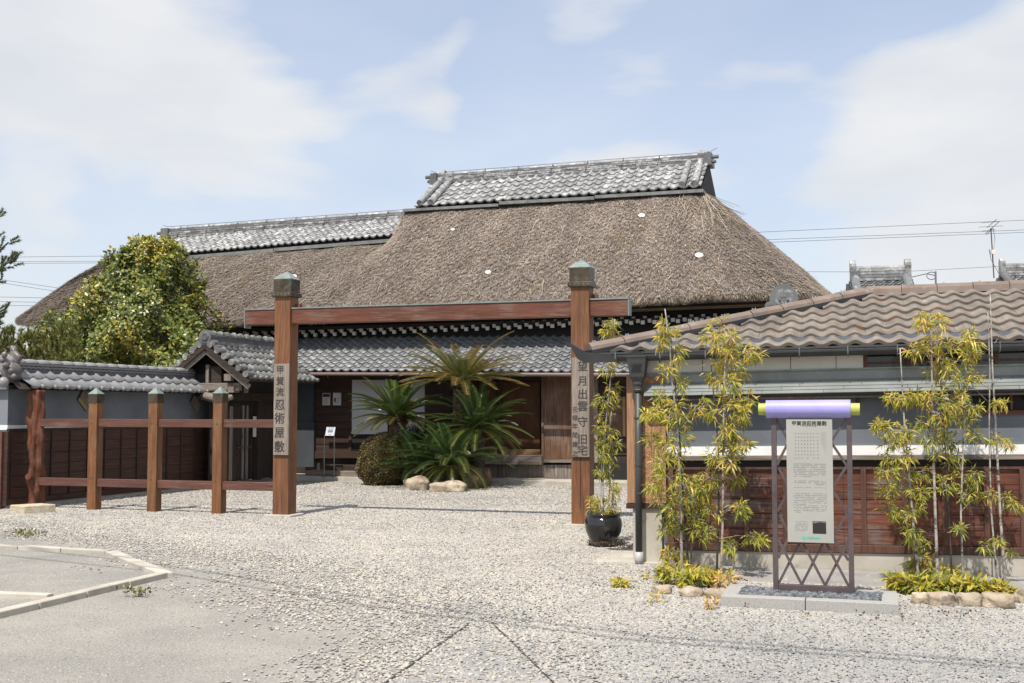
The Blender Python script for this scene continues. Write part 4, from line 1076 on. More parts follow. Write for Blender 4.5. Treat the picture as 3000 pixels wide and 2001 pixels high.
lw('plinth', U0, U1, -.03, .2, -.02, .058, 'concrete')
# diamond lattice vents
for (px, py) in ((243, 1174), (569, 1181)):
    u, z = LW.uz(px, py, 0); vt = lw('lattice_vent', u - .02, u + .02, -.012, -.002, z - .02, z + .02, 'darkvoid')
    X = LW.v3(1, 0); Z = Vector((0, 0, 1)); d1 = (X * .75 + Z).normalized(); d2 = (X * 1.0 - Z * .9).normalized(); c = LW.wd(u, -.012, z)
    mk('frame', MB().obox(c, d1 * .10, d2 * .15, LW.v3(0, .005)), 'darkvoid', vt)
    for k in range(6):
        mk('slat', MB().obox(c + d1 * (-.085 + k * .034) - LW.v3(0, .016), d1 * .009, d2 * .14, LW.v3(0, .010)), 'goldlit' if px < 300 and k < 2 else 'greywood', vt)
    mk('frame', MB().obox(c + d2 * .16 - LW.v3(0, .02), d1 * .10, d2 * .014, LW.v3(0, .018)), 'greywood', vt)
# front return of the wall at the street corner
lw('return_wall', U0 - .004, U0 + .2, .001, 3.0, 0, 2.05, 'plaster_lit'); 
cw_ = LW.wd(U0, 0, 0)
lw('return_band', U0 - .014, U0 - .0045, -.012, 3.0, 1.31, 1.39, 'white')
lw('return_boards', U0 - .05, U0 - .0046, -.06, 3.0, .05, 1.285, 'panelwood')
lw('corner_post', U0 - .10, U0 - .052, .02, .12, 0, 1.27, 'rail')
# roof of the wall
WE, WT = -.36, .10
zE, zT = 2.03, 2.33
O = LW.wd(U0 + .12, WE, zE); O2 = LW.wd(U1 + .15, WE, zE - .01); Tp = LW.wd(U0 + .12, WT - .02, zT)
Ux, Sx, N = slope_axes(O, O2, Tp); L_ = (O2 - O).length; SL = (Tp - O).length; ncol = 20; Wd = L_ / ncol; E = SL / 2
wr = mk('wall_roof', MB().add([LW.wd(U0 - .1, WE + .04, zE - .04), LW.wd(U1 + .15, WE + .04, zE - .04), LW.wd(U1 + .15, WT, zT - .02), LW.wd(U0 - .1, WT, zT - .02), LW.wd(U1 + .15, .6, zE - .05), LW.wd(U0 - .1, .6, zE - .05)], [(0, 1, 2, 3), (3, 2, 4, 5), (5, 4, 1, 0)]), 'darkwood', wall)
me = tile_mesh('wall_tile', 'flat', Wd, E, 'tilewall', .028)
tiles(wr, 'roof_tile', me, O, Ux, Sx, N, ncol, 2, Wd, E)
# eave faces: a round knob and a drooping apron on every front tile
kn = None; ap = None
for i in range(ncol):
    p = O + Ux * (i * Wd + Wd * .85) + N * .02 - Sx * .02
    mt = m4(Ux, Sx, N, p)
    if kn is None:
        m_ = MB().lathe((0, 0, 0), [(.001, .03), (.03, .022), (.04, 0), (.04, -.03)], 12); m_.v = [(x, -z, y) for x, y, z in m_.v]
        o = mk('round_end', m_, 'tilewall', wr, smooth=True, origin=(0, 0, 0)); kn = o.data; o.matrix_basis = mt
        vs = []; 
        for t_ in np.linspace(0, 1, 9): vs.append((t_ * Wd * .72, -.014, .016)); vs.append((t_ * Wd * .72, -.016, .010 - .034 * math.sin(math.pi * t_)))
        m2 = MB().add(vs, [(2 * k, 2 * k + 1, 2 * k + 3, 2 * k + 2) for k in range(8)]); m2.add([(x, y + .02, z) for x, y, z in vs], [(2 * k + 2, 2 * k + 3, 2 * k + 1, 2 * k) for k in range(8)])
        o = mk('apron_tile', m2, 'tilewall', wr, origin=(0, 0, 0)); ap = o.data; o.matrix_basis = m4(Ux, Sx, N, O + Ux * (i * Wd))
    else:
        place('round_end', kn, mt, wr); place('apron_tile', ap, m4(Ux, Sx, N, O + Ux * (i * Wd)), wr)
# crest with wavy course
ua, ub = U0 + .12, U1 - .05
rc_ = mk('ridge_core', MB().box(LW, ua, ub, WT - .06, WT + .06, zT - .03, zT + .15), 'tiledark', wr)
mk('ridge_course', MB().box(LW, ua, ub, WT - .10, WT + .10, zT - .04, zT + .01), 'tiledark', wr)
mk('ridge_course', MB().box(LW, ua, ub, WT - .095, WT + .095, zT + .075, zT + .11), 'tilewall', wr)
mb = MB(); nseg = 160; vs = []
for k in range(nseg + 1):
    u = ua + (ub - ua) * k / nseg; o_ = .02 * math.cos(k * math.pi / 1.6)
    vs += [LW.wd(u, WT - .085, zT + .028 + o_ * .6), LW.wd(u, WT - .085, zT + .055 + o_ * .6)]
mk('wave_course', MB().add(vs, [(2 * k, 2 * k + 2, 2 * k + 3, 2 * k + 1) for k in range(nseg)]), 'tilewall', wr)
me = None; nc_ = 19
for i in range(nc_):
    L1 = (ub - ua) / nc_; p = LW.wd(ua + i * L1, WT, zT + .12); X = LW.v3(1, 0); Y = LW.v3(0, 1); mt = m4(X, Y, Vector((0, 0, 1)), p)
    if me is None:
        vs, fs = [], []
        for (x, r) in ((0, .05), (.02, .075), (L1 * .5, .088), (L1 * .9, .082), (L1 * .985, .06)):
            for k in range(9):
                a = math.pi * k / 8; vs.append((x, -r * 1.05 * math.cos(a), r * .8 * math.sin(a)))
        for j in range(4):
            for k in range(8): fs.append((j * 9 + k, (j + 1) * 9 + k, (j + 1) * 9 + k + 1, j * 9 + k + 1))
        o = mk('cap_tile', MB().add(vs, fs), 'tilewall', wr, smooth=True, origin=(0, 0, 0)); me = o.data; o.matrix_basis = mt
    else: place('cap_tile', me, mt, wr)
# the same roof over the street return
O = LW.wd(U0 - .34, 3.0, zE); O2 = LW.wd(U0 - .34, .3, zE); Tp = LW.wd(U0 + .10, 3.0, zT)
Ux, Sx, N = slope_axes(O, O2, Tp); L_ = (O2 - O).length; SL = (Tp - O).length; Wd = L_ / 10; E = SL / 2
mk('return_roof_deck', MB().add([LW.wd(U0 - .30, 3.0, zE - .04), LW.wd(U0 - .30, .3, zE - .04), LW.wd(U0 + .10, .3, zT - .03), LW.wd(U0 + .10, 3.0, zT - .03), LW.wd(U0 + .5, .5, zE - .05), LW.wd(U0 + .5, 3.0, zE - .05)], [(0, 1, 2, 3), (3, 2, 4, 5), (5, 4, 1, 0)]), 'darkwood', wr)
tiles(wr, 'roof_tile', tile_mesh('wall_tile', 'flat', Wd, E, 'tilewall', .028), O, Ux, Sx, N, 10, 2, Wd, E)
mk('ridge_course', MB().box(LW, U0 + .02, U0 + .18, .3, 3.0, zT - .04, zT + .11), 'tiledark', wr)
mk('ridge_cap', MB().tube([LW.wd(U0 + .10, .3, zT + .13), LW.wd(U0 + .10, 3.0, zT + .13)], .075, 12), 'tilewall', wr)
# ornamental end: stacked scroll and ball
orn = thing('ridge_ornament', LW.wd(U0 + .02, WT - .1, zE), 'bulging grey ceramic ornament with scrolls at the end of the boundary wall roof', 'ornament')
c0 = LW.wd(U0 + .02, WT - .16, 0)
def blob(name, c, r, m, par, sq_=(1, 1, 1), sd=0, amp=.12, n=20, sqz=1.0):
    rr = random.Random(sd); vs, fs = [], []; ph = [rr.uniform(0, 6) for _ in range(6)]
    for j in range(n // 2 + 1):
        th = math.pi * j / (n // 2)
        for k in range(n):
            a = 2 * math.pi * k / n; x, y, z = (math.copysign(abs(v_) ** sqz, v_) for v_ in (math.sin(th) * math.cos(a), math.sin(th) * math.sin(a), math.cos(th)))
            q = 1 + amp * (math.sin(3 * x + ph[0]) * math.sin(3 * y + ph[1]) + .6 * math.sin(5 * z + 4 * x + ph[2]) + .4 * math.sin(7 * y - 3 * z + ph[3]) + .25 * math.sin(11 * x + 9 * y + ph[4]))
            vs.append((c[0] + r * q * sq_[0] * x, c[1] + r * q * sq_[1] * y, c[2] + r * q * sq_[2] * z))
    for j in range(n // 2):
        for k in range(n): fs.append((j * n + k, (j + 1) * n + k, (j + 1) * n + (k + 1) % n, j * n + (k + 1) % n))
    return mk(name, MB().add(vs, fs), m, par, smooth=True)
mat['ornament'] = plain('silver_glazed_tile', (0.075, 0.066, 0.064), (0.17, 0.15, 0.145), 12, .4, .5, 30, .01)
blob('scroll_body', (c0.x - .03, c0.y, 2.27), .17, 'ornament', orn, (1, .9, 1.05), 3, .10)
blob('ball', (c0.x - .02, c0.y - .30, 2.10), .085, 'tilewall', orn, (1, 1, 1.05), 5, .02)
blob('scroll_top', (c0.x + .02, c0.y + .05, 2.50), .11, 'ornament', orn, (1, .8, 1.1), 7, .2)
blob('scroll_top', (c0.x - .03, c0.y + .1, 2.63), .065, 'ornament', orn, (1, .8, 1.4), 9, .25)
for k in range(5): blob('scroll', (c0.x + .1 * math.cos(k), c0.y - .18, 2.2 + .09 * k), .05, 'ornament', orn, (1, 1, 1), 20 + k, .12, 12)
mk('band', MB().tube([LW.wd(U0 - .1, WT - .02, 2.40), LW.wd(U0 + .14, WT - .02, 2.42)], .17, 14), 'tilewall', orn)

# ================================================================== gatehouse with small gabled roof
AP = D(606, 1003, 24.0)
GH = Fr((AP.x, AP.y), 70)          # u runs away along the ridge, -w toward the yard
gh = thing('gatehouse', GH.wd(1.2, 0, 0), 'dark timber garden gatehouse with a small lichened tile gable roof', 'gatehouse')
zr, ze, RW, RL = AP.z, AP.z - .74, 1.03, 2.75
for sgn in (-1, 1):
    if sgn < 0:
        O, O2 = GH.wd(-.02, -RW, ze), GH.wd(RL, -RW, ze)
    else:
        O, O2 = GH.wd(RL, RW, ze), GH.wd(-.02, RW, ze)
    Tp = O + (GH.wd(0, 0, zr) - GH.wd(0, -RW, ze)) if sgn < 0 else O + (GH.wd(0, 0, zr) - GH.wd(0, RW, ze))
    Ux, Sx, N = slope_axes(O, O2, Tp); SL = (Tp - O).length
    base = GH.wd(0, sgn * RW, ze - .03)
    rf = mk('roof', MB().hexa([O - N * .09, O2 - N * .09, O2 + Sx * SL - N * .09, O + Sx * SL - N * .09, O - N * .01, O2 - N * .01, O2 + Sx * SL - N * .01, O + Sx * SL - N * .01]), 'darkwood', gh)
    ncol, rows_ = 13, 5; Wd = (O2 - O).length / ncol; E = SL / rows_
    me = tile_mesh('gatehouse_tile', 'flat', Wd, E, 'tilegate', .03)
    tiles(rf, 'roof_tile', me, O, Ux, Sx, N, ncol, rows_, Wd, E)
    me = None
    for i in range(ncol):
        p = O + Ux * (i * Wd + Wd * .85) + N * .03 - Sx * .03; mt = m4(Ux, Sx, N, p)
        if me is None:
            m_ = MB().lathe((0, 0, 0), [(.001, .028), (.034, .028), (.034, .018), (.046, .018), (.048, -.03)], 12); m_.v = [(x, -z, y) for x, y, z in m_.v]
            o = mk('round_end', m_, 'tiledark', rf, origin=(0, 0, 0)); me = o.data; o.matrix_basis = mt
        else: place('round_end', me, mt, rf)
    # verge discs up the gable edge
    for k in range(6):
        p = (O if sgn < 0 else O2) + Sx * (SL * (k + .35) / 6) + N * .035
        q = -GH.v3(1, 0)
        mk('verge_disc', MB().tube([p + q * .07, p - q * .2], [.068, .06], 12), 'tilegate', rf)
    # bargeboard under the verge
    a_ = GH.wd(-.06, sgn * (RW + .02), ze - .10); b_ = GH.wd(-.06, sgn * .0, zr - .08)
    nvec = (b_ - a_).normalized().cross(GH.v3(1, 0)).normalized()
    mk('bargeboard', MB().obox((a_ + b_) / 2, (b_ - a_) / 2, GH.v3(.02, 0), nvec * .045), 'darkwood_u', rf)
    mk('bargeboard', MB().obox((a_ + b_) / 2 - Vector((0, 0, .10)) + GH.v3(.05, 0), (b_ - a_) / 2 * .98, GH.v3(.02, 0), nvec * .05), 'greywood_u', rf)
mk('ridge_course', MB().box(GH, .05, RL - .1, -.13, .13, zr - .05, zr + .03), 'tilegate', gh)
mk('ridge_course', MB().box(GH, .10, RL - .12, -.10, .10, zr + .031, zr + .13), 'tiledark', gh)
mk('ridge_course', MB().box(GH, .08, RL - .1, -.12, .12, zr + .131, zr + .155), 'tilegate', gh)
for i in range(10):
    L1 = (RL - .25) / 10; mk('cap_tile', MB().tube([GH.wd(.1 + i * L1, 0, zr + .17), GH.wd(.1 + (i + .5) * L1, 0, zr + .185), GH.wd(.1 + (i + .97) * L1, 0, zr + .17)], [.055, .078, .055], 10), 'tilegate', gh, smooth=False)
# disc-faced ridge-end tile
rt = mk('ridge_end_tile', MB().tube([GH.wd(-.07, 0, zr + .12), GH.wd(.12, 0, zr + .12)], [.145, .13], 20), 'tiledark', gh)
mk('rosette', MB().tube([GH.wd(-.09, 0, zr + .12), GH.wd(-.071, 0, zr + .12)], [.085, .10], 16), 'tilegate', rt)
for k in range(8):
    a = math.pi * k / 4; mk('petal', MB().tube([GH.wd(-.10, .055 * math.cos(a), zr + .12 + .055 * math.sin(a)), GH.wd(-.088, .055 * math.cos(a), zr + .12 + .055 * math.sin(a))], .02, 8), 'tiledark', rt)
for s_ in (-1, 1):
    mk('scroll', MB().tube([GH.wd(-.06, s_ * .17, zr - .02), GH.wd(.08, s_ * .17, zr - .02)], .07, 12), 'tiledark', rt); mk('scroll', MB().tube([GH.wd(-.06, s_ * .26, zr - .11), GH.wd(.08, s_ * .26, zr - .11)], .055, 12), 'tiledark', rt)
    mk('scroll', MB().tube([GH.wd(-.06, s_ * .06, zr - .07), GH.wd(.08, s_ * .06, zr - .07)], .06, 12), 'tiledark', rt)
# timber frame
def gb(name, u0, u1, w0, w1, z0, z1, m='darkwood', **k): return mk(name, MB().box(GH, u0, u1, w0, w1, z0, z1), m, gh, **k)
zz = ze - .06
gb('gable_wall', .22, .25, -.75, .75, zz - .3, zz + .15, 'darkvoid'); mk('gable_wall', MB().add([GH.wd(.24, -.9, zz + .12), GH.wd(.24, .9, zz + .12), GH.wd(.24, 0, zr - .12)], [(0, 1, 2), (2, 1, 0)]), 'darkvoid', gh)
gb('tie_beam', .10, .22, -.72, .6, zz - .20, zz - .04, 'greywood_u', bevel=.01)
gb('strut', .12, .2, -.28, -.04, zz - .03, zz + .30, 'darkwood_u'); gb('strut', .12, .2, .03, .1, zz - .03, zz + .34, 'greywood')
gb('beam_end', .0, .55, -.66, -.52, zz - .24, zz - .12, 'greywood_u')
gb('purlin_end', -.02, .1, -.60, -.44, zz + .0, zz + .14, 'greywood')
gb('crossbeam', .1, 2.6, -.12, .06, zz - .40, zz - .22, 'darkwood_u')
mk('carved_arm', MB().tube([GH.wd(.05, .12, zz - .30), GH.wd(.03, -.2, zz - .36), GH.wd(.02, -.48, zz - .36), GH.wd(.02, -.62, zz - .33)], [.09, .085, .075, .05], 10), 'greywood_u', gh, smooth=True)
for u in (.30, 1.95): gb('post', u - .08, u + .08, -.08, .08, 0, zz - .2, 'darkwood', bevel=.01)
gb('post', 2.55, 2.68, -.08, .05, 0, zz - .2, 'darkwood')
dr_ = gb('door_leaf', .42, 1.18, -.02, .03, .12, 1.75, 'darkwood'); 
for k in range(6): mk('door_plank', MB().box(GH, .425 + k * .126, .425 + k * .126 + .118, -.045, -.021, .14, 1.72), 'greywood' if k % 3 == 0 else 'darkwood', dr_)
d2 = gb('door_leaf', 1.2, 1.86, .05, .09, .12, 1.75, 'darkwood')
for k in range(4): mk('stile', MB().box(GH, 1.24 + k * .16, 1.30 + k * .16, .02, .049, .14, 1.74), 'greywood' if k in (1, 2) else 'darkwood', d2)
mk('latch', MB().box(GH, 1.10, 1.62, -.07, -.05, .82, .85), 'steel', d2)
gb('wall_panel', 1.98, 2.55, -.03, .03, .12, 1.9, 'darkwood'); gb('head_board', .3, 2.6, -.02, .02, 1.76, zz - .2, 'darkvoid')
gb('threshold', .2, 2.6, -.12, .12, -.02, .10, 'greywood_u'); gb('stone_sill', .1, 2.9, -.55, -.13, -.03, .06, 'concrete', bevel=.01)
gb('notice_paper', 1.72, 1.84, -.045, -.031, 1.05, 1.5, 'paper')

# ================================================================== low shed on the right
SH = Fr(G(2172, 1660), -16)
shed = thing('shed', SH.wd(2, 1, 0), 'low grey shed with wavy brown tiles, green awning and red-brown board skirt', 'shed')
UE = 7.6                                   # the shed runs on past the picture
kt = 0.0155                                # the ground, and the shed with it, rises gently to the right
def sz(z, u): return z + kt * u
def sb(name, u0, u1, w0, w1, z0, z1, m, par=None, **k):
    return mk(name, MB().box(SH, u0, u1, w0, w1, sz(z0, u0), sz(z1, u0), sz(z0, u1), sz(z1, u1)), m, par or shed, **k)
uw0 = SH.uz(1955, 1400, 0)[0]
uc0 = SH.uz(1860, 1400, 0)[0]
sb('back_wall', uc0 + .02, UE, .06, 3.6, -.1, 2.4, 'plaster')
sb('plaster', uw0, UE, 0, .058, 1.2, 1.92, 'plaster')
sb('white_band', uw0 - .01, UE, -.022, .05, 1.165, 1.262, 'white')
sb('ledge', uw0 - .02, UE, -.055, .05, 1.115, 1.163, 'greywood_u', bevel=.004)
sb('shadow_gap', uw0, UE, -.01, .05, 1.045, 1.113, 'darkvoid')
sb('top_rail', uw0, UE, -.045, .05, 1.02, 1.044, 'batten')
bk = sb('board_skirt', uw0, UE, 0.0, .05, .18, 1.019, 'darkwood')
zb = .255
for k in range(5):
    u = uw0
    while u < UE - .05:
        L_ = min(1.82, UE - u); tk = .016 + .004 * (k % 2) + random.uniform(0, .003)
        sb('board', u + .002, u + L_ - .002, -tk, -.001, zb + k * .153, zb + k * .153 + .148, 'redwood', bk); u += L_
ub_ = [SH.uz(px, 1450, 0)[0] for px in (1968, 2075, 2188, 2301, 2415, 2530, 2650, 2767, 2889, 2994)]
du_ = .385
u = ub_[-1] + du_
while u < UE: ub_.append(u); u += du_
for u in ub_: sb('batten', u - .026, u + .026, -.055, -.024, .25, 1.019, 'batten', bk, bevel=.004)
sb('bottom_rail', uw0 - .02, UE, -.065, .0, .17, .249, 'batten', bk, bevel=.005)
sb('plinth', uw0 - .05, UE, -.045, .1, -.3, .165, 'concrete')
# windows and light panels under the eave
uwn = SH.uz(2535, 1060, .02)[0]
sb('frieze', uc0 + .03, uwn, .0, .055, 2.02, 2.30, 'ivory')
for k in range(5):
    u = uc0 + .28 + k * .46
    if u < uwn - .05: sb('panel_seam', u - .003, u + .003, -.0015, .0, 2.03, 2.3, 'black')
wn = sb('window_band', uwn, UE, .03, .055, 2.02, 2.30, 'glass')
u = uwn
while u < UE: sb('mullion', u - .02, u + .02, -.01, .029, 2.02, 2.3, 'batten', wn); u += .42
sb('window_rail', uwn, UE, -.005, .028, 2.10, 2.12, 'batten', wn)
u1_ = SH.uz(2850, 1210, 0)[0]
w2 = sb('wall_window', u1_, UE, -.006, .0, 1.58, 1.80, 'darkvoid'); sb('window_frame', u1_, UE, -.03, -.007, 1.56, 1.60, 'redwood', w2); sb('window_frame', SH.uz(2960, 1210, 0)[0], SH.uz(2966, 1210, 0)[0], -.03, -.007, 1.61, 1.80, 'redwood', w2)
# corner: textured panel, pale post, concrete foot
sb('corner_panel', uc0 + .0, uw0 - .01, -.03, .055, .66, 2.02, 'cork')
for k in range(3): sb('panel_batten', uc0 + .09 + k * .1, uc0 + .093 + k * .1, -.034, -.031, .66, 1.9, 'panelwood')
sb('corner_post', uc0 - .08, uc0 - .001, -.035, .08, .66, 2.05, 'orangewood', bevel=.004)
sb('panel_foot', uc0 - .09, uw0 - .02, -.045, .05, .60, .655, 'panelwood')
sb('concrete_foot', uc0 - .02, uw0 - .06, -.02, .06, -.1, .598, 'concrete')
sb('concrete_pad', uc0 - .45, uc0 + .3, -.15, 1.2, -.1, .035, 'concrete')
# side wall going back
sb('side_wall', uc0 - .03, uc0 + .06, .081, 3.6, -.1, 2.2, 'ivory')

# awning of metal shingles
ua0 = SH.uz(1897, 1110, -.05)[0]; zA, zB = SH.uz(2400, 1112, -.035)[1] - kt * SH.uz(2400, 1112, -.035)[0], SH.uz(2400, 1151, -.2)[1] - kt * SH.uz(2400, 1151, -.2)[0]
aw = sb('awning', ua0, UE, -.022, .02, 1.93, 2.045, 'awning'); sb('awning_drip', ua0 - .04, UE, -.05, .02, 2.046, 2.062, 'patina', aw)
p0, p1 = SH.wd(ua0 - .02, -.2, sz(zB, ua0)), SH.wd(UE, -.2, sz(zB, UE)); q0 = SH.wd(ua0, -.035, sz(zA, ua0)); 
Ux, Sx, N = slope_axes(p0, p1, q0); SL = (q0 - p0).length; La = (p1 - p0).length
mk('awning_deck', MB().hexa([p0 - N * .03, p1 - N * .03, p1 + Sx * SL - N * .03, p0 + Sx * SL - N * .03, p0 - N * .008, p1 - N * .008, p1 + Sx * SL - N * .008, p0 + Sx * SL - N * .008]), 'gutter', aw)
for r_ in range(4):
    u = -.3 * (r_ % 2) - .12 * r_; 
    while u < La:
        a, b = max(0, u), min(La, u + .62)
        if b - a > .03:
            c = p0 + Ux * (a + .002) + Sx * (SL * r_ / 4) ; d = p0 + Ux * (b - .002) + Sx * (SL * r_ / 4); e = SL / 4 * 1.02
            mk('shingle', MB().hexa([c - N * .004, d - N * .004, d + Sx * e - N * .006, c + Sx * e - N * .006, c + N * .005, d + N * .005, d + Sx * e - N * .002, c + Sx * e - N * .002]), 'awning', aw)
        u += .62
for u in (ua0 + .08, 1.2, 2.8, 4.4):
    mk('awning_bracket', MB().bar(SH.wd(u, -.17, sz(zB - .01, u)), SH.wd(u, -.005, sz(zB - .10, u)), .03, .03), 'darkwood', aw); mk('awning_arm', MB().bar(SH.wd(u, -.18, sz(zB - .025, u)), SH.wd(u, 0, sz(zB - .01, u)), .03, .04), 'darkwood', aw)
sb('awning_batten', ua0, UE, -.18, -.15, zB - .055, zB - .028, 'darkwood', aw)

# roof
RWv = 1.85; wE = -.12; zE = SH.uz(2400, 1017, wE)[1] - kt * SH.uz(2400, 1017, wE)[0]; uH = SH.uz(1735, 1005, wE)[0] - .02; uRg, zRg = SH.uz(2540, 866, RWv)
zRg -= kt * uRg
rf = mk('roof', MB().add([SH.wd(uH, wE, sz(zE - .03, uH)), SH.wd(UE + .4, wE, sz(zE - .03, UE)), SH.wd(UE + .4, RWv, sz(zRg - .05, UE)), SH.wd(uRg, RWv, sz(zRg - .05, uRg)), SH.wd(uH, 2 * RWv - wE, sz(zE - .03, uH)), SH.wd(UE + .4, 2 * RWv - wE, sz(zE - .03, UE))],
    [(0, 1, 2, 3), (0, 3, 4), (4, 3, 2, 5)]), 'tileshed', shed)
O = SH.wd(uH, wE, sz(zE, uH)); O2 = SH.wd(UE + .4, wE, sz(zE, UE + .4)); Tp = SH.wd(uH, RWv, sz(zRg, uH)); Ux, Sx, N = slope_axes(O, O2, Tp); SL = (Tp - O).length
Wd = .222; rows_ = 7; E = SL / rows_; ncol = int((O2 - O).length / Wd)
me = tile_mesh('shed_tile', 'wave', Wd, E, 'tileshed', .030, 1.06)
hl = (uRg - uH)
def skip(i, j):
    return (i + .15) * Wd < hl * (j + .55) / rows_ - .02
tiles(rf, 'roof_tile', me, O, Ux, Sx, N, ncol, rows_, Wd, E, skip)
# left hip plane is tiled coarsely in the same material (it faces away)
# dark closures under the eave waves
cl = MB()
for i in range(ncol):
    b = O + Ux * (i * Wd) + Sx * .03 - N * .005; pr = s_prof(Wd, 'wave')
    vs = []
    for x, z in pr: vs += [b + Ux * x - N * .03, b + Ux * x + N * (z + .016)]
    cl.add(vs, [(2 * k, 2 * k + 2, 2 * k + 3, 2 * k + 1) for k in range(len(pr) - 1)])
mk('eave_closure', cl, 'gutter', rf)
# nails
nl = MB()
for j in range(1, rows_):
    for i in range(ncol):
        if skip(i, j): continue
        c = O + Ux * ((i + .5) * Wd) + Sx * (j * E + .03) + N * .066; nl.obox(c, Ux * .005, Sx * .005, N * .004)
mk('nail', nl, 'bolt', rf, kind='stuff')
# hip and ridge rolls
def roll(a, b, n, nm):
    d = b - a
    for i in range(n):
        p, q = a + d * (i / n), a + d * ((i + .985) / n); x = d.normalized(); s_ = Vector((-x.y, x.x, 0)).normalized(); up = x.cross(s_); up = up if up.z > 0 else -up
        prof = [(-.115, -.055), (-.10, .02), (-.05, .062), (.05, .062), (.10, .02), (.115, -.055)]
        vs = [p + s_ * u_ + up * v_ for u_, v_ in prof] + [q + s_ * u_ * .96 + up * (v_ - .006) for u_, v_ in prof]
        k = len(prof); mk(nm, MB().add(vs, [(i_, i_ + 1, k + i_ + 1, k + i_) for i_ in range(k - 1)] + [tuple(range(k))[::-1], tuple(range(k, 2 * k))]), 'ridgeshed', rf)
        for s2 in (-1, 1):
            c = p + x * .08 + up * .07 + s_ * (.03 * s2); mk('ridge_bolt', MB().obox(c, x * .006, s_ * .006, up * .008), 'bolt', rf)
hipA = SH.wd(uH - .02, wE - .02, sz(zE + .055, uH)); hipB = SH.wd(uRg, RWv, sz(zRg + .045, uRg))
roll(hipA, hipB, 9, 'hip_tile'); roll(hipB, SH.wd(UE + .4, RWv, sz(zRg + .045, UE)), 17, 'ridge_tile')
# flashing shadow board under ridge
mk('ridge_underlay', MB().bar(hipA - Vector((0, 0, .05)), hipB - Vector((0, 0, .05)), .25, .06), 'gutter', rf)
# gutter, hopper, downpipe
zG = SH.uz(2400, 1029, wE - .07)[1] - kt * SH.uz(2400, 1029, wE - .07)[0]
gA = SH.wd(uH - .03, wE - .07, sz(zG, uH)); gB = SH.wd(UE + .4, wE - .07, sz(zG, UE))
gt_ = mk('gutter', MB().tube([gA, gB], .052, 14), 'gutter', shed, smooth=False)
mk('gutter_lip', MB().bar(gA + Vector((0, -.05, .035)), gB + Vector((0, -.05, .035)), .012, .014), 'spout', gt_)
u = uH + .3
while u < UE: mk('gutter_strap', MB().tube([SH.wd(u, wE - .125, sz(zG + .045, u)), SH.wd(u, wE - .13, sz(zG - .025, u)), SH.wd(u, wE - .07, sz(zG - .06, u))], .007, 5), 'steel', gt_); u += .48
# flared gutter end
e0 = gA; X = SH.v3(1, 0); Z = Vector((0, 0, 1))
pr_ = [(-.17, .15), (-.14, .145), (0, .06), (.35, .02), (.35, -.05), (-.02, -.055), (-.09, -.01), (-.13, .06)]
vs = [e0 + X * x + Z * z - SH.v3(0, .058) for x, z in pr_] + [e0 + X * x + Z * z + SH.v3(0, .03) for x, z in pr_]; k = len(pr_)
mk('gutter_scroll_end', MB().add(vs, [tuple(range(k))[::-1], tuple(range(k, 2 * k))] + [(i, (i + 1) % k, k + (i + 1) % k, k + i) for i in range(k)]), 'gutter', gt_)
ud = SH.uz(1868, 1200, -.2)[0]; hz_ = 2.2
hop = mk('hopper', stack(MB(), SH, ud, wE - .05, [(.045, hz_ - .26), (.075, hz_ - .20), (.10, hz_ - .02), (.105, hz_), (.112, hz_ + .012), (.112, hz_ + .03)]), 'spout', shed)
mk('hopper_crest', MB().add([SH.wd(ud - .11, wE - .155, hz_ + .03), SH.wd(ud - .06, wE - .155, hz_ + .055), SH.wd(ud, wE - .155, hz_ + .095), SH.wd(ud + .06, wE - .155, hz_ + .055), SH.wd(ud + .11, wE - .155, hz_ + .03)], [(0, 1, 2, 3, 4), (4, 3, 2, 1, 0)]), 'spout', hop)
# arched lattice on the hopper face
la = MB()
for k in range(-2, 3):
    la.bar(SH.wd(ud + k * .018 - .02, wE - .142, hz_ - .14), SH.wd(ud + k * .018 + .02, wE - .15, hz_ - .06), .006, .006); la.bar(SH.wd(ud + k * .018 + .02, wE - .142, hz_ - .14), SH.wd(ud + k * .018 - .02, wE - .15, hz_ - .06), .006, .006)
mk('hopper_lattice', la, 'gutter', hop)
a = SH.wd(ud, wE - .05, hz_ - .25); b = SH.wd(ud, wE - .05, hz_ - .40); c = SH.wd(ud + .01, -.10, hz_ - .62); 
mk('neck', MB().lathe(a, [(.06, .0), (.062, -.03), (.05, -.04), (.05, -.08), (.056, -.09), (.047, -.11)], 14), 'spout', hop)
dp = mk('downpipe', MB().tube([a, SH.wd(ud, wE - .05, .1)], .038, 12), 'spout', shed, smooth=True)
mk('pipe_collar', MB().tube([SH.wd(ud, wE - .05, .0), SH.wd(ud, wE - .05, .14)], .046, 12), flat('white_pipe', (.42, .42, .41), .5), dp, smooth=True)
for z in (1.55, 1.05, .75): mk('pipe_clip', MB().tube([SH.wd(ud, wE - .05, z), SH.wd(ud, wE - .05, z + .02)], .043, 12), 'spout', dp); 
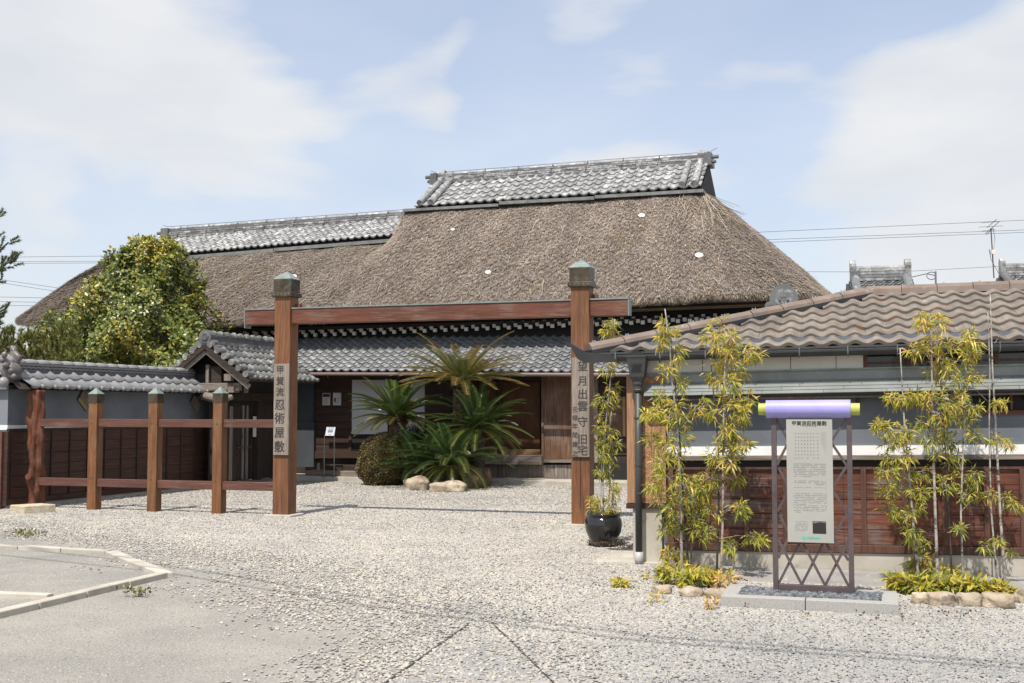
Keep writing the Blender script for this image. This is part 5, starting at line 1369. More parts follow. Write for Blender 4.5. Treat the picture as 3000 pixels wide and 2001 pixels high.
# ornament behind the hip
oc = D(2297, 884, 13.6)
on = thing('ridge_end_tile', (oc.x, oc.y, oc.z - .3), 'dark crested ridge-end tile with a rosette rising behind the shed hip', 'roof ornament')
def disc(name, c, r, th, m, par, fr=SH, n=20): return mk(name, MB().tube([c - fr.v3(0, th), c + fr.v3(0, .06)], r, n), m, par)
disc('crest', oc + Vector((0, 0, .04)), .165, .03, 'tiledark', on); disc('rim', oc + Vector((0, 0, .045)), .11, .036, 'tile', on); disc('rosette', oc + Vector((0, 0, .03)), .05, .05, 'tiledark', on)
for k in range(6):
    a = k * math.pi / 3; disc('petal', oc + SH.v3(.04 * math.cos(a), 0, .03 + .04 * math.sin(a)), .018, .056, 'tile', on, n=8)
for s_ in (-1, 1): disc('scroll', oc + SH.v3(s_ * .165, 0, -.05), .055, .05, 'tiledark', on, n=12); disc('scroll', oc + SH.v3(s_ * .13, 0, -.14), .075, .03, 'tiledark', on, n=12)
mk('shoulder', MB().box(SH, *[SH.uz(x, 900, 0)[0] for x in (2272, 2322)], 0, .08, 0, .1) if False else MB().obox(oc - Vector((0, 0, .16)), SH.v3(.19, 0), SH.v3(0, .05), Vector((0, 0, .12))), 'tiledark', on)
mk('ridge_body', MB().obox(oc - Vector((0, 0, .45)) + SH.v3(0, .5), SH.v3(.12, 0), SH.v3(0, .55), Vector((0, 0, .28))), 'tiledark', on)

# paved strip and soil bed in front of the shed
def poly_fr(name, fr, pts, z, m):
    return sheet(name, [fr.wd(u, w, 0) for u, w in pts], z, m)
poly_fr('apron', SH, [(-.35, -.06), (UE, -.06), (UE, -1.15), (.2, -1.15)], .010, 'asphalt')

# ================================================================== information sign on its stone bed
SG = Fr(G(2266, 1742, .06), -17)
sign = thing('information_sign', SG.wd(.36, 0, .06), 'plum steel information stand with a pale text panel under a lavender scroll', 'sign')
SW = SG.uz(2504, 1752, 0)[0]; 
zr_ = SG.uz(2368, 1199, 0)[1]; zt_ = zr_ - .06
for u in (.022, SW - .022): mk('leg', MB().box(SG, u - .022, u + .022, -.022, .022, .04, zt_), 'plum', sign, bevel=.003)
mk('base_rail', MB().box(SG, .046, SW - .046, -.026, .026, .05, .155), 'plum', sign, bevel=.003)
bu0, bu1 = SG.uz(2303, 1240, -.05)[0], SG.uz(2438, 1240, -.05)[0]; bz1, bz0 = SG.uz(2370, 1229, -.05)[1], SG.uz(2370, 1590, -.05)[1]
pan_ = mk('panel', MB().box(SG, bu0, bu1, -.05, -.028, bz0, bz1), 'board', sign, bevel=.003)
def pz(f): return bz1 + (bz0 - bz1) * f
def slat(a, b, w): mk('slat', MB().bar(SG.wd(a[0], w, a[1]), SG.wd(b[0], w, b[1]), .022, .010, SG.v3(0, 1)), 'plum', sign)
zl = zt_; Lx, Rx = .045, SW - .045
st_ = (zt_ - .16) / 6
for k in range(3):                    # zigzags beside the panel
    z1 = zt_ - .02 - k * .40
    slat((Lx, z1), (bu0 + .015, z1 - .20), .008); slat((bu0 + .015, z1 - .20), (Lx, z1 - .40), -.008)
    slat((Rx, z1), (bu1 - .015, z1 - .20), -.008); slat((bu1 - .015, z1 - .20), (Rx, z1 - .40), .008)
zz0, zz1 = .157, bz0 + .02; sp = (Rx - Lx) / 3
for k in range(3):
    a, b = Lx + sp * k, Lx + sp * (k + 1)
    slat((a, zz1), (b, zz0), -.009); slat((b, zz1), (a, zz0), .009)
ur0, ur1 = SG.uz(2245, 1200, 0)[0], SG.uz(2492, 1200, 0)[0]
mk('scroll_roll', MB().tube([SG.wd(ur0, -.01, zr_), SG.wd(ur1, -.01, zr_ + .004)], .078, 40), 'lavender', sign)
for (a, b) in ((SG.uz(2223, 1200, 0)[0], ur0 - .001), (ur1 + .001, SG.uz(2519, 1200, 0)[0])):
    mk('scroll_knob', MB().tube([SG.wd(a, -.01, zr_), SG.wd(b, -.01, zr_)], .052, 32), 'lime', sign)
bw = bu1 - bu0; bc = (bu0 + bu1) / 2; wf = -.0505
def ptx(body, f, u, size, m, off=0.0): text(body, size, m, face_m(SG.wd(u, wf, pz(f)), SG, .0004), pan_, 'lettering', .0003, off)
ptx('甲賀流忍術屋敷', .034, bc, .042, 'black', .0008); ptx('Ninja House', .052, bc, .024, 'inkgrey')
lines = MB()
def dash(u0, u1, f, h, brk=.35):
    u = u0
    while u < u1:
        l_ = random.uniform(.006, .016)
        if random.random() > brk * .5: lines.box(SG, u, min(u + l_, u1), wf - .0006, wf, pz(f) - h, pz(f) + h)
        u += l_ + .0035
fl_ = MB()
for r_ in range(8):
    for c_ in range(8):
        if r_ == 7 and c_ in (3, 5): continue
        u = bu0 + bw * (.20 + c_ * .066 + (.02 if c_ == 7 else 0)); z = pz(.115 + r_ * .0285); s_ = .0045
        lines.box(SG, u - s_, u + s_, wf - .0006, wf, z - s_, z + s_)
for k in range(5): lines.box(SG, bu0 + bw * (.76 + k * .024), bu0 + bw * (.764 + k * .024), wf - .0006, wf, pz(.28 - .02 * (4 - k)), pz(.10))
for k in range(8): dash(bu0 + bw * .15, bu0 + bw * (.85 if k < 7 else .55), .362 + k * .0145, .0026)
for k in range(3): dash(bu0 + bw * (.17 if k < 2 else .62), bu0 + bw * .85, .50 + k * .0135, .0026)
dash(bu0 + bw * .15, bu0 + bw * .85, .553, .0012, .1)
for k in range(7): dash(bu0 + bw * (.19 if k in (0,) else .15), bu0 + bw * (.86 if k < 6 else .4), .603 + k * .0145, .0020)
for k in range(5): dash(bu0 + bw * (.19 if k == 0 else .15), bu0 + bw * (.86 if k < 4 else .3), .700 + k * .0135, .0020)
for k in range(7): dash(bu0 + bw * .17, bu0 + bw * .44, .832 + k * .0115, .0014)
mk('fine_print', lines, 'inkgrey', pan_, kind='stuff')
mk('photo_print', MB().box(SG, bu0 + bw * .545, bu0 + bw * .835, wf - .0008, wf, pz(.925), pz(.825)), 'black', pan_)
mk('photo_sky', MB().add([SG.wd(bu0 + bw * a, wf - .0012, pz(f)) for a, f in ((.56, .830), (.56, .842), (.62, .838), (.70, .832), (.76, .834), (.82, .838), (.82, .830))], [(0, 1, 2, 3, 4, 5, 6)]), 'inkgrey', pan_)
ptx('KONAN', .962, bc + .025, .030, 'teal', .001)
mk('logo_mark', MB().obox(SG.wd(bc - .055, wf - .0004, pz(.962)), (SG.v3(1, 0) + Vector((0, 0, 1))) * .009, (SG.v3(1, 0) - Vector((0, 0, 1))) * .009, SG.v3(0, .0004)), 'teal', pan_)
mk('red_mark', MB().obox(SG.wd(bc + .0125, wf - .0009, pz(.962)), SG.v3(.004, 0), Vector((0, 0, .004)), SG.v3(0, .0004)), 'red', pan_)
dash(bu0 + bw * .08, bu0 + bw * .53, .927, .0030, .1)

# stone bed
bed = thing('sign_bed', SG.wd(.36, 0, 0), 'low granite kerb bed of dark pebbles under the information sign', 'planter bed')
bedA = SG.uz(2112, 1775, -.40)[0]; bedB = SG.uz(2634, 1802, -.40)[0]; wf0, wf1 = -.42, .28; kw = .13; zc = .095
mid = (bedA + bedB) / 2 - .02
for (u0, u1, w0, w1) in ((bedA, mid - .003, wf0, wf0 + kw), (mid + .003, bedB, wf0, wf0 + kw), (bedA, bedB, wf1 - kw, wf1), (bedA, bedA + kw, wf0 + kw + .003, wf1 - kw - .003), (bedB - kw, bedB, wf0 + kw + .003, wf1 - kw - .003)):
    mk('kerb_stone', MB().box(SG, u0, u1, w0, w1, -.05, zc), 'granite', bed, bevel=.006)
mk('bed_fill', MB().box(SG, bedA + kw, bedB - kw, wf0 + kw, wf1 - kw, -.05, .045), 'soil', bed)

# ================================================================== small things by the house
# way-in stand
st0 = H.P(949, 1370, .1); e = thing('entrance_stand', H.wd(*(H.uz(964, 1372, .05)[0], .05, .10)), 'thin steel stand with a white 入口 card and blue arrow by the steps', 'sign stand')
ws = .05; u0s = H.uz(950, 1370, ws)[0]; u1s = H.uz(979, 1370, ws)[0]; ztop = H.uz(964, 1276, ws)[1]
for u in (u0s, u1s):
    mk('leg', MB().tube([H.wd(u, ws, .10), H.wd(u, ws, ztop)], .011, 8), 'steel', e); mk('foot', MB().tube([H.wd(u, ws - .14, .112), H.wd(u, ws + .14, .112)], .012, 6), 'steel', e)
mk('crossbar', MB().tube([H.wd(u0s, ws, .16), H.wd(u1s, ws, .16)], .010, 6), 'steel', e)
cc = H.P(968, 1264, ws); tl_ = R(20); Zt = Vector((0, 0, math.cos(tl_))) + H.v3(0, math.sin(tl_)); Xt = H.v3(1, 0); Nt = Xt.cross(Zt)
cd = mk('card', MB().obox(cc, Xt * .115, Zt * .105, Nt * .006), 'paper', e)
def card_m(du, dz): 
    p = cc + Xt * du + Zt * dz + Nt * .0068; return m4(Xt, Zt, Nt, p)
text('入口', .075, 'black', card_m(0, .065), cd, 'lettering', .0005, .001)
mk('arrow_field', MB().obox(cc + Nt * .0068, Xt * .062, Zt * .028, Nt * .0006), 'blue', cd)
ar = [(-.045, .009), (.012, .009), (.012, .02), (.045, 0), (.012, -.02), (.012, -.009), (-.045, -.009)]
mk('arrow', MB().add([cc + Nt * .0085 + Xt * x + Zt * z for x, z in ar], [tuple(range(7))[::-1], tuple(range(7))]), 'paper', cd)
mk('small_print', MB().obox(cc + Nt * .0068 - Zt * .075, Xt * .045, Zt * .006, Nt * .0005), 'inkgrey', cd)
# framed notices
for (x0, x1, y0, y1, dark, lab) in ((945, 967, 1152, 1187, True, 'framed white notice with a black heading on the entrance wall'), (976, 999, 1151, 1187, False, 'framed white notice with a small dark picture on the entrance wall')):
    nt_ = thing('framed_notice', H.P((x0 + x1) / 2, y1 + 2, .985), lab, 'notice')
    mk('frame', MB().pan(H, .972, x0 - 2.5, x1 + 2.5, y0 - 2.5, y1 + 2.5, th=.012), 'redframe', nt_)
    sh_ = mk('sheet', MB().pan(H, .966, x0, x1, y0, y1, th=.006), 'paper', nt_)
    if dark: mk('heading', MB().pan(H, .9645, x0 + 1, x1 - 1, y0 + 2, y0 + 11, th=.002), 'black', sh_)
    else: mk('picture', MB().pan(H, .9645, x0 + 3, x0 + 8, y0 + 15, y0 + 26, th=.002), 'black', sh_)
    ln = MB()
    for k in range(6): ln.pan(H, .9648, x0 + (10 if not dark and k < 4 else 3), x1 - 3 - (k % 3) * 2, y0 + 14 + k * 3.3, y0 + 15 + k * 3.3, th=.001)
    mk('print_lines', ln, 'inkgrey', sh_, kind='stuff')
# carved signboard by the side door
mat['dullgold'] = flat('dull_carved_lettering', (.20, .14, .08), .8)
hs = thing('hanging_signboard', H.P(1805, 1278, .95), 'brown upright signboard lettered 忍術丸 hanging beside the side door', 'sign')
bo = mk('board', MB().pan(H, .92, 1778, 1832, 1162, 1278, th=.03), wood('sign_brown', (.085, .04, .02), (.15, .075, .04), 'Z', 18, .6), hs); mk('edge_strip', MB().pan(H, .912, 1824, 1832, 1162, 1278, th=.007), 'orangewood', bo)
for ch, y in zip('忍術丸', (1190, 1227, 1262)): text(ch, .19, 'dullgold', face_m(H.P(1801, y, .918), H, .0), bo, 'lettering', .001, .002)


# ================================================================== neighbours' roofs, antenna, wires
def far_roof(name, label, px0, px1, yr, ye, Y, ang, depth, ncol, rows_, tm):
    A, B = D(px0, yr, Y), D(px1, yr, Y); fr = Fr((A.x, A.y), ang); L = fr.uz(px1, yr, 0)[0]; z_r = A.z
    ze_ = fr.uz((px0 + px1) / 2, ye, -depth)[1]
    t = thing(name, fr.wd(L / 2, 0, 0), label, 'building')
    mk('wall', MB().box(fr, .15, L - .15, -depth * .72, depth * .72, 0, ze_ + .02), 'darkvoid', t)
    mk('gable', MB().add([fr.wd(.14, -depth * .8, ze_), fr.wd(.14, depth * .8, ze_), fr.wd(.14, 0, z_r - .25)], [(0, 1, 2), (2, 1, 0)]), 'darkvoid', t)
    for sg_ in (-1, 1):
        O, O2 = (fr.wd(0, -depth, ze_), fr.wd(L, -depth, ze_)) if sg_ < 0 else (fr.wd(L, depth, ze_), fr.wd(0, depth, ze_))
        Tp = O + (fr.wd(0, 0, z_r - .22) - fr.wd(0, sg_ * depth, ze_)); U, Sx, N = slope_axes(O, O2, Tp); SL = (Tp - O).length
        rf_ = mk('roof', MB().hexa([O - N * .10, O2 - N * .10, O2 + Sx * SL - N * .10, O + Sx * SL - N * .10, O - N * .01, O2 - N * .01, O2 + Sx * SL - N * .01, O + Sx * SL - N * .01]), 'gutter', t)
        if sg_ < 0:
            me = tile_mesh('far_tile', 's', L / ncol, SL / rows_, tm, .035); tiles(rf_, 'roof_tile', me, O, U, Sx, N, ncol, rows_, L / ncol, SL / rows_)
            for e_ in (.1, .9) if ncol < 14 else (.04,):
                mk('verge_roll', MB().tube([O + U * (L * e_) + N * .07 - Sx * .03, O + U * (L * e_) + Sx * SL + N * .07], .085, 12), tm, rf_)
        mk('bargeboard', MB().bar(fr.wd(.02, sg_ * depth, ze_ - .1), fr.wd(.02, 0, z_r - .30), .05, .14, fr.v3(1, 0)), 'gutter', rf_)
    for k in range(4): mk('ridge_course', MB().box(fr, .12, L - .12, -.13 + .012 * k, .13 - .012 * k, z_r - .24 + k * .062, z_r - .24 + k * .062 + .052), 'tilew', t)
    mk('ridge_cap', MB().tube([fr.wd(.12, 0, z_r), fr.wd(L - .12, 0, z_r)], .06, 10), 'tilew', t)
    for u in (.08, L - .08):
        mk('ridge_end', MB().tube([fr.wd(u - .06, 0, z_r + .06), fr.wd(u + .06, 0, z_r + .06)], .12, 14), 'tilew', t); mk('ridge_end', MB().box(fr, u - .055, u + .055, -.16, .16, z_r - .30, z_r - .02), 'tilew', t)
    return t
far_roof('neighbour_house', 'small far tile-roofed outbuilding seen over the shed ridge', 2486, 2672, 790, 872, 22.5, -14, 1.15, 7, 7, 'tile')
far_roof('neighbour_house', 'far tile-roofed house with an antenna at its gable, over the shed ridge', 2925, 3260, 780, 856, 27.0, -14, 1.4, 16, 8, 'tile')
# thin white roof behind the thatch corner
pA, pB = D(2436, 862, 30), D(2475, 868, 30)
mk('neighbour_house', MB().hexa([Vector((pA.x, 30, 0)), Vector((pA.x + 1.2, 30, 0)), Vector((pA.x + 1.2, 33, 0)), Vector((pA.x, 33, 0)), Vector((pA.x, 30, pA.z - .35)), Vector((pA.x + 1.2, 30, pA.z - .35)), Vector((pA.x + 1.2, 33, pA.z)), Vector((pA.x, 33, pA.z))]), 'tilew', None, 'sliver of a pale far roof between the thatch corner and the outbuilding', 'building')
a0 = D(2912, 815, 26.6)
ant = thing('tv_antenna', a0, 'thin rusty television antenna mast with crossed rods above the far house', 'antenna')
tp = D(2903, 668, 26.6); mk('mast', MB().tube([a0, tp], .014, 6), flat('rusty_mast', (.12, .075, .06), .7), ant)
for (du, dz, L_) in ((0, 0, .28), (.0, .10, .22), (-.05, -.09, .16)):
    c = tp + Vector((du, 0, dz)); mk('rod', MB().tube([c + Vector((-L_ * .6, -.1, -L_ * .5)), c + Vector((L_ * .8, .1, L_ * .55))], .008, 5), 'wire', ant); mk('rod', MB().tube([c + Vector((-L_, 0, .02)), c + Vector((L_, 0, .05))], .006, 5), 'steel', ant)
bx = D(2910, 738, 26.55); mk('junction_box', MB().obox(bx, Vector((.05, 0, 0)), Vector((0, .03, 0)), Vector((0, 0, .05))), 'ivory', ant)
mk('coax', MB().tube([tp + Vector((.05, 0, 0)), D(2915, 700, 26.6), bx, D(2902, 745, 26.6), D(2898, 730, 26.6), D(2903, 760, 26.6), a0 + Vector((.12, 0, .1))], .007, 4), 'wire', ant)
sp_ = thing('service_pole', D(2743, 870, 25), 'slim grey service pole with a looped cable beyond the shed ridge', 'pole')
mk('pole', MB().tube([D(2743, 900, 25), D(2741, 795, 25)], .02, 6), 'steel', sp_)
lp = [D(2743 - 14 + 14 * math.cos(a), 808 + 11 * math.sin(a), 25) for a in np.linspace(0, 5.5, 14)]
mk('cable_loop', MB().tube([D(2670, 812, 26)] + [D(2715, 802, 25.5)] + lp, .009, 4), 'wire', sp_)
def wire(label, pts, r=.011):
    P_ = [D(*p) for p in pts]; Q = []
    for a, b in zip(P_[:-1], P_[1:]):
        for k in range(6): Q.append(a + (b - a) * (k / 6))
    Q.append(P_[-1]); mk('overhead_wire', MB().tube(Q, r, 5), 'wire', None, label, 'wire', 'overhead wires in the sky')
wire('single upper overhead wire crossing the sky right of the thatch', [(1500, 715, 60), (2228, 680, 60), (3200, 636, 60)], .011)
wire('overhead wire of a close pair right of the thatch, upper one', [(1500, 735, 60), (2228, 703, 60), (3200, 666, 60)], .011)
wire('overhead wire of a close pair right of the thatch, lower one', [(1500, 744, 60), (2228, 711, 60), (3200, 673, 60)], .011)
wire('faint sagging wire between the outbuilding and the far house', [(2300, 796, 70), (2620, 797, 70), (2920, 781, 70), (3200, 770, 70)], .012)
wire('overhead wire left of the camellia, topmost of three', [(-150, 755, 60), (330, 750, 60), (1000, 742, 60)], .010)
wire('overhead wire left of the camellia, middle of three', [(-150, 768, 60), (330, 765, 60), (1000, 760, 60)], .010)
wire('overhead wire left of the camellia, lowest of three', [(-150, 773, 60), (330, 770, 60), (1000, 766, 60)], .010)
wire('sloping overhead wire above the left thatch eave, upper one', [(-150, 800, 55), (0, 819, 55), (200, 848, 55), (400, 872, 55)], .010)
wire('sloping overhead wire above the left thatch eave, lower one', [(-150, 808, 55), (0, 828, 55), (180, 856, 55), (400, 884, 55)], .010)
wire('low wire by the left pine, topmost of three', [(-150, 867, 60), (140, 873, 60), (400, 878, 60)], .011)
wire('low wire by the left pine, middle of three', [(-150, 881, 60), (140, 886, 60), (400, 890, 60)], .011)
wire('low wire by the left pine, lowest of three', [(-150, 894, 60), (140, 896, 60), (400, 898, 60)], .011)
# street cables overhead, outside the picture, whose shadows cross the gravel
for k, (lab) in enumerate(('street cable overhead casting a shadow line on the yard, house side', 'street cable overhead casting a shadow line on the yard, street side')):
    hgt = 6.6 - .1 * k; off = LD * (hgt / -LD.z); g = [G(-300, 1568 + k * 26), G(480, 1655 + k * 22), G(1200, 1775 + k * 22), G(1900, 1868 + k * 16), G(3200, 1965 + k * 12)]
    mk('street_cable', MB().tube([p - Vector((off.x, off.y, 0)) + Vector((0, 0, hgt)) for p in g], .015, 6), 'wire', None, lab, 'cable')

# ================================================================== trees and shrubs
def crown_points(n, prof, c, zb, zt, shell=.55):
    """points in a lumpy crown: prof maps height fraction -> radius"""
    f = rng.random(n); hs = np.array([a for a, _ in prof]); rs = np.array([b for _, b in prof])
    w = np.interp(f, hs, rs); keep = rng.random(n) < (w / rs.max()); f = f[keep]; n = len(f); a = rng.random(n) * 2 * np.pi
    r = np.interp(f, hs, rs); lump = 1 + .16 * np.sin(3 * a + 9 * f) + .12 * np.sin(7 * a - 14 * f) + .10 * np.sin(13 * a + 23 * f)
    q = shell + (1 - shell) * rng.random(n) ** .45
    x = c[0] + np.cos(a) * r * lump * q; y = c[1] + np.sin(a) * r * lump * q; z = zb + (zt - zb) * f
    return np.stack([x, y, z], 1), np.stack([np.cos(a), np.sin(a), (f - .45) * .9], 1), q * lump
# camellia
cb = D(378, 1100, 27.2); zt_c = D(455, 695, 27.0).z
cam_t = thing('camellia_tree', (cb.x, cb.y, 0), 'dense glossy camellia with a few red blooms behind the boundary wall', 'tree')
prof = [(0, 2.05), (.3, 2.3), (.5, 2.0), (.66, 1.58), (.8, 1.12), (.9, .84), (.96, .64), (1, .38)]
C, out, q = crown_points(105000, prof, (cb.x, cb.y), .9, zt_c, .62)
C[:, 0] += np.interp(C[:, 2], [1, 2.2, 3.63, 4.43, 5.2, 5.6], [-.05, 0, .08, .2, .42, .5])
gapn = np.sin(C[:, 0] * 4.3 + C[:, 2] * 2.2) * np.sin(C[:, 2] * 5.1 - C[:, 1] * 3 + C[:, 0] * 1.3)
gap2 = np.sin(C[:, 0] * 7.1 - C[:, 2] * 3.3 + 1) * np.sin(C[:, 2] * 8.3 + C[:, 1] * 5)
kp = ~(((gapn > .5) & (q > .82)) | ((gap2 > .6) & (q > .86))); C, out = C[kp], out[kp]; n = len(C)
dr = unit(out * .5 + rdir(n) * .9 + np.array([0, 0, -.25])); nr = unit(out * 1.0 + rdir(n) * .42 + np.array([0, -.15, .6]))
L = .08 + .05 * rng.random(n)
V, T = leaves(C, dr, nr, L, L * .58, -.05, .05)
yel = np.sin(C[:, 0] * 2.2 + 1) * np.sin(C[:, 2] * 2.6) + rng.normal(size=n) * .5
cl = np.where((yel > .8)[:, None], pick([(0.36, 0.31, 0.05), (0.46, 0.36, 0.055)], n), pick([(0.10, 0.135, 0.028), (0.17, 0.20, 0.038), (0.27, 0.27, 0.05), (0.055, 0.08, 0.02)], n, [3, 3, 2.5, 1.5]))
np_mesh('crown', V, T, 'leaf', np.repeat(cl, 5, 0), cam_t)
mk('trunk', MB().tube([(cb.x, cb.y, 0), (cb.x + .05, cb.y, 1.2), (cb.x + .1, cb.y, 2.6), (cb.x + .25, cb.y, 4.2)], [.14, .11, .08, .03], 10), 'trunk', cam_t)
br = MB()
for k in range(26):
    a = random.uniform(0, 6.28); z = random.uniform(1, 4); r = random.uniform(.5, 1.1) * (1 if z < 3 else .6)
    br.tube([(cb.x + .1, cb.y, z), (cb.x + .1 + math.cos(a) * r * .5, cb.y + math.sin(a) * r * .5, z + .25), (cb.x + .1 + math.cos(a) * r, cb.y + math.sin(a) * r, z + .4)], [.035, .022, .01], 5)
mk('limbs', br, 'trunk', cam_t, kind='stuff')
fl = rng.choice(n, 150, replace=False); fl = fl[(out[fl, 1] < .3)]
Cf = C[fl] + unit(out[fl]) * .07; m_ = len(Cf)
Vs, Ts, Cs = [], [], []
for k in range(5):
    d_ = unit(rdir(m_) * .8 + unit(out[fl]) * .8); V, T = leaves(Cf, d_, unit(out[fl] + rdir(m_) * .4), .05, .045, .15); Ts.append(T + sum(len(x) for x in Vs)); Vs.append(V)
np_mesh('blooms', np.concatenate(Vs), np.concatenate(Ts), 'smallleaf', np.tile(np.repeat(pick([(0.42, 0.04, 0.025), (0.5, 0.10, 0.05), (.36, .05, .03)], m_), 5, 0), (5, 1)), cam_t, kind='stuff')

# pines: shoots are bottlebrushes of needles
def pine_shoots(shoots, npn=70, L=.11):
    P0, P1 = np.array([a for a, b in shoots]), np.array([b for a, b in shoots]); m = len(P0)
    i = np.repeat(np.arange(m), npn); f = rng.random(len(i))[:, None]; ax = unit(P1 - P0)[i]; base = P0[i] + (P1 - P0)[i] * f
    d = unit(ax * .9 + rdir(len(i)) * .75); ln = L * (.6 + .5 * rng.random((len(i), 1))); x = unit(np.cross(d, rdir(len(i)))) * .0085
    V = np.stack([base + x, base - x, base + d * ln], 1).reshape(-1, 3); T = np.arange(len(V)).reshape(-1, 3)
    return V, T, len(i)
def pine(name, label, sh, loc, cols, npn=70, L=.11, twigs=None):
    t = thing(name, loc, label, 'tree'); V, T, k = pine_shoots(sh, npn, L); np_mesh('needles', V, T, 'needle', np.repeat(pick(cols, k), 3, 0), t)
    b = MB()
    for tw in (twigs or []): b.tube(tw, [.03 - .02 * i / len(tw) for i in range(len(tw))], 5)
    for a, c in sh[::2]: b.tube([a, c], [.012, .005], 4, False)
    mk('branches', b, 'trunk', t, kind='stuff'); return t
sh = []
for k in range(560):
    px = random.uniform(-120, 235); top = np.interp(px, [-120, 0, 60, 120, 200, 300], [950, 965, 975, 985, 955, 1000]); py = random.uniform(top, 1100)
    Y = random.uniform(23.2, 25.2); a = D(px, py, Y); d_ = Vector((random.uniform(-.5, .5), random.uniform(-.5, .2), random.uniform(.3, 1))).normalized(); sh.append((a, a + d_ * random.uniform(.1, .2)))
lc = D(60, 1100, 24.2)
tw = [[Vector((lc.x, lc.y, 0)), Vector((lc.x + .1, lc.y, 1.5)), D(100, 1040, 24.2), D(150, 1000, 24.2)]] + [[D(100, 1060, 24.2), D(x, y, 24.2)] for x, y in ((20, 1000), (180, 1010), (240, 980), (40, 1060), (-60, 980))]
pn = pine('pine_shrub', 'bushy yellow-green pine low behind the boundary wall left of the camellia', sh, (lc.x, lc.y, 0), [(0.13, 0.145, 0.03), (0.19, 0.19, 0.04), (0.08, 0.10, 0.025), (0.25, 0.23, 0.05)], 60, .10, tw)
sh = []
for (x0, y0, x1, y1, n_) in ((-60, 820, 50, 755, 9), (-60, 780, 30, 710, 5), (-50, 700, 2, 640, 2), (-60, 850, 8, 815, 3), (-60, 940, 20, 905, 7), (-60, 960, 10, 930, 5), (-70, 760, -10, 700, 8), (-200, 700, -110, 640, 16), (-240, 800, -120, 760, 22), (-230, 900, -120, 860, 24), (-160, 600, -90, 560, 14), (-60, 1010, -20, 960, 14), (-250, 980, -130, 940, 24), (-40, 790, 44, 770, 6)):
    for k in range(n_):
        f = random.uniform(.35, 1); a = D(x0 + (x1 - x0) * f, y0 + (y1 - y0) * f + random.uniform(-8, 8), 22.2 + random.uniform(-.2, .2)); d_ = Vector((random.uniform(.1, .9), random.uniform(-.4, .4), random.uniform(.1, .9))).normalized(); sh.append((a, a + d_ * random.uniform(.12, .24)))
tw = [[D(-160, 1400, 22.2), D(-120, 1000, 22.2), D(-90, 800, 22.2), D(-80, 600, 22.2)]] + [[D(-90, y0 + 20, 22.2), D((x0 + x1) / 2, (y0 + y1) / 2, 22.2), D(x1 - 5, y1, 22.2)] for (x0, y0, x1, y1) in ((-60, 820, 50, 755), (-60, 780, 30, 710), (-60, 850, 12, 815), (-60, 940, 20, 905))]
g_ = G(-160, 1452)
tw[0] = [Vector((g_.x, 22.2, 0))] + tw[0][1:]
pine('pine_tree', 'pine tree reaching blue-green needled branches in past the wall end', sh, (g_.x, 22.2, 0), [(0.13, 0.165, 0.085), (0.20, 0.22, 0.11), (0.08, 0.11, 0.06)], 90, .075, tw)

# clipped round shrub
c_ = G(1118, 1424); zc_ = .62
sr = thing('clipped_shrub', (c_.x, c_.y + .5, 0), 'clipped round shrub with tiny bronze-green leaves beside the cycads', 'shrub')
n = 26000; d = rdir(n); d = d[d[:, 2] > -.75]; n = len(d); lump = 1 + .06 * np.sin(5 * d[:, 0] + 3) * np.sin(6 * d[:, 2]) + .05 * np.sin(11 * d[:, 1] + 7 * d[:, 2])
C = np.array([c_.x, c_.y + .35, .50]) + d * np.array([.56, .56, .62]) * (lump * (.86 + .15 * rng.random(n)))[:, None]
V, T = leaves(C, unit(d + rdir(n)), unit(d * .8 + rdir(n) * .7), .042, .022, .05)
cl = pick([(0.14, 0.105, 0.035), (0.085, 0.085, 0.028), (0.21, 0.115, 0.048), (0.17, 0.15, 0.045)], n, [3, 3, 2, 2]); np_mesh('foliage', V, T, 'smallleaf', np.repeat(cl, 5, 0), sr)
blob('stem_mass', (c_.x, c_.y + .35, .50), .50, 'trunk', sr, (.95, .95, 1.05), 2, .03)
# second dark shrub behind
c2 = G(1195, 1424); n = 9000; d = rdir(n); C = np.array([c2.x + .25, c2.y + .5, .75]) + d * np.array([.62, .45, .62]) * (.7 + .3 * rng.random(n))[:, None]; C = C[C[:, 2] > .02]; d = d[:len(C)]; n = len(C)
s2 = thing('shrub', (c2.x + .25, c2.y + .5, 0), 'dark fine-leaved shrub growing behind the shorter cycad trunk', 'shrub')
V, T = leaves(C, rdir(n), rdir(n), .04, .02, .05); np_mesh('foliage', V, T, 'smallleaf', np.repeat(pick([(0.02, 0.03, 0.01), (0.035, 0.045, 0.015)], n), 5, 0), s2)
mk('stem', MB().tube([(c2.x + .25, c2.y + .5, 0), (c2.x + .25, c2.y + .5, .8)], .04, 6), 'trunk', s2)

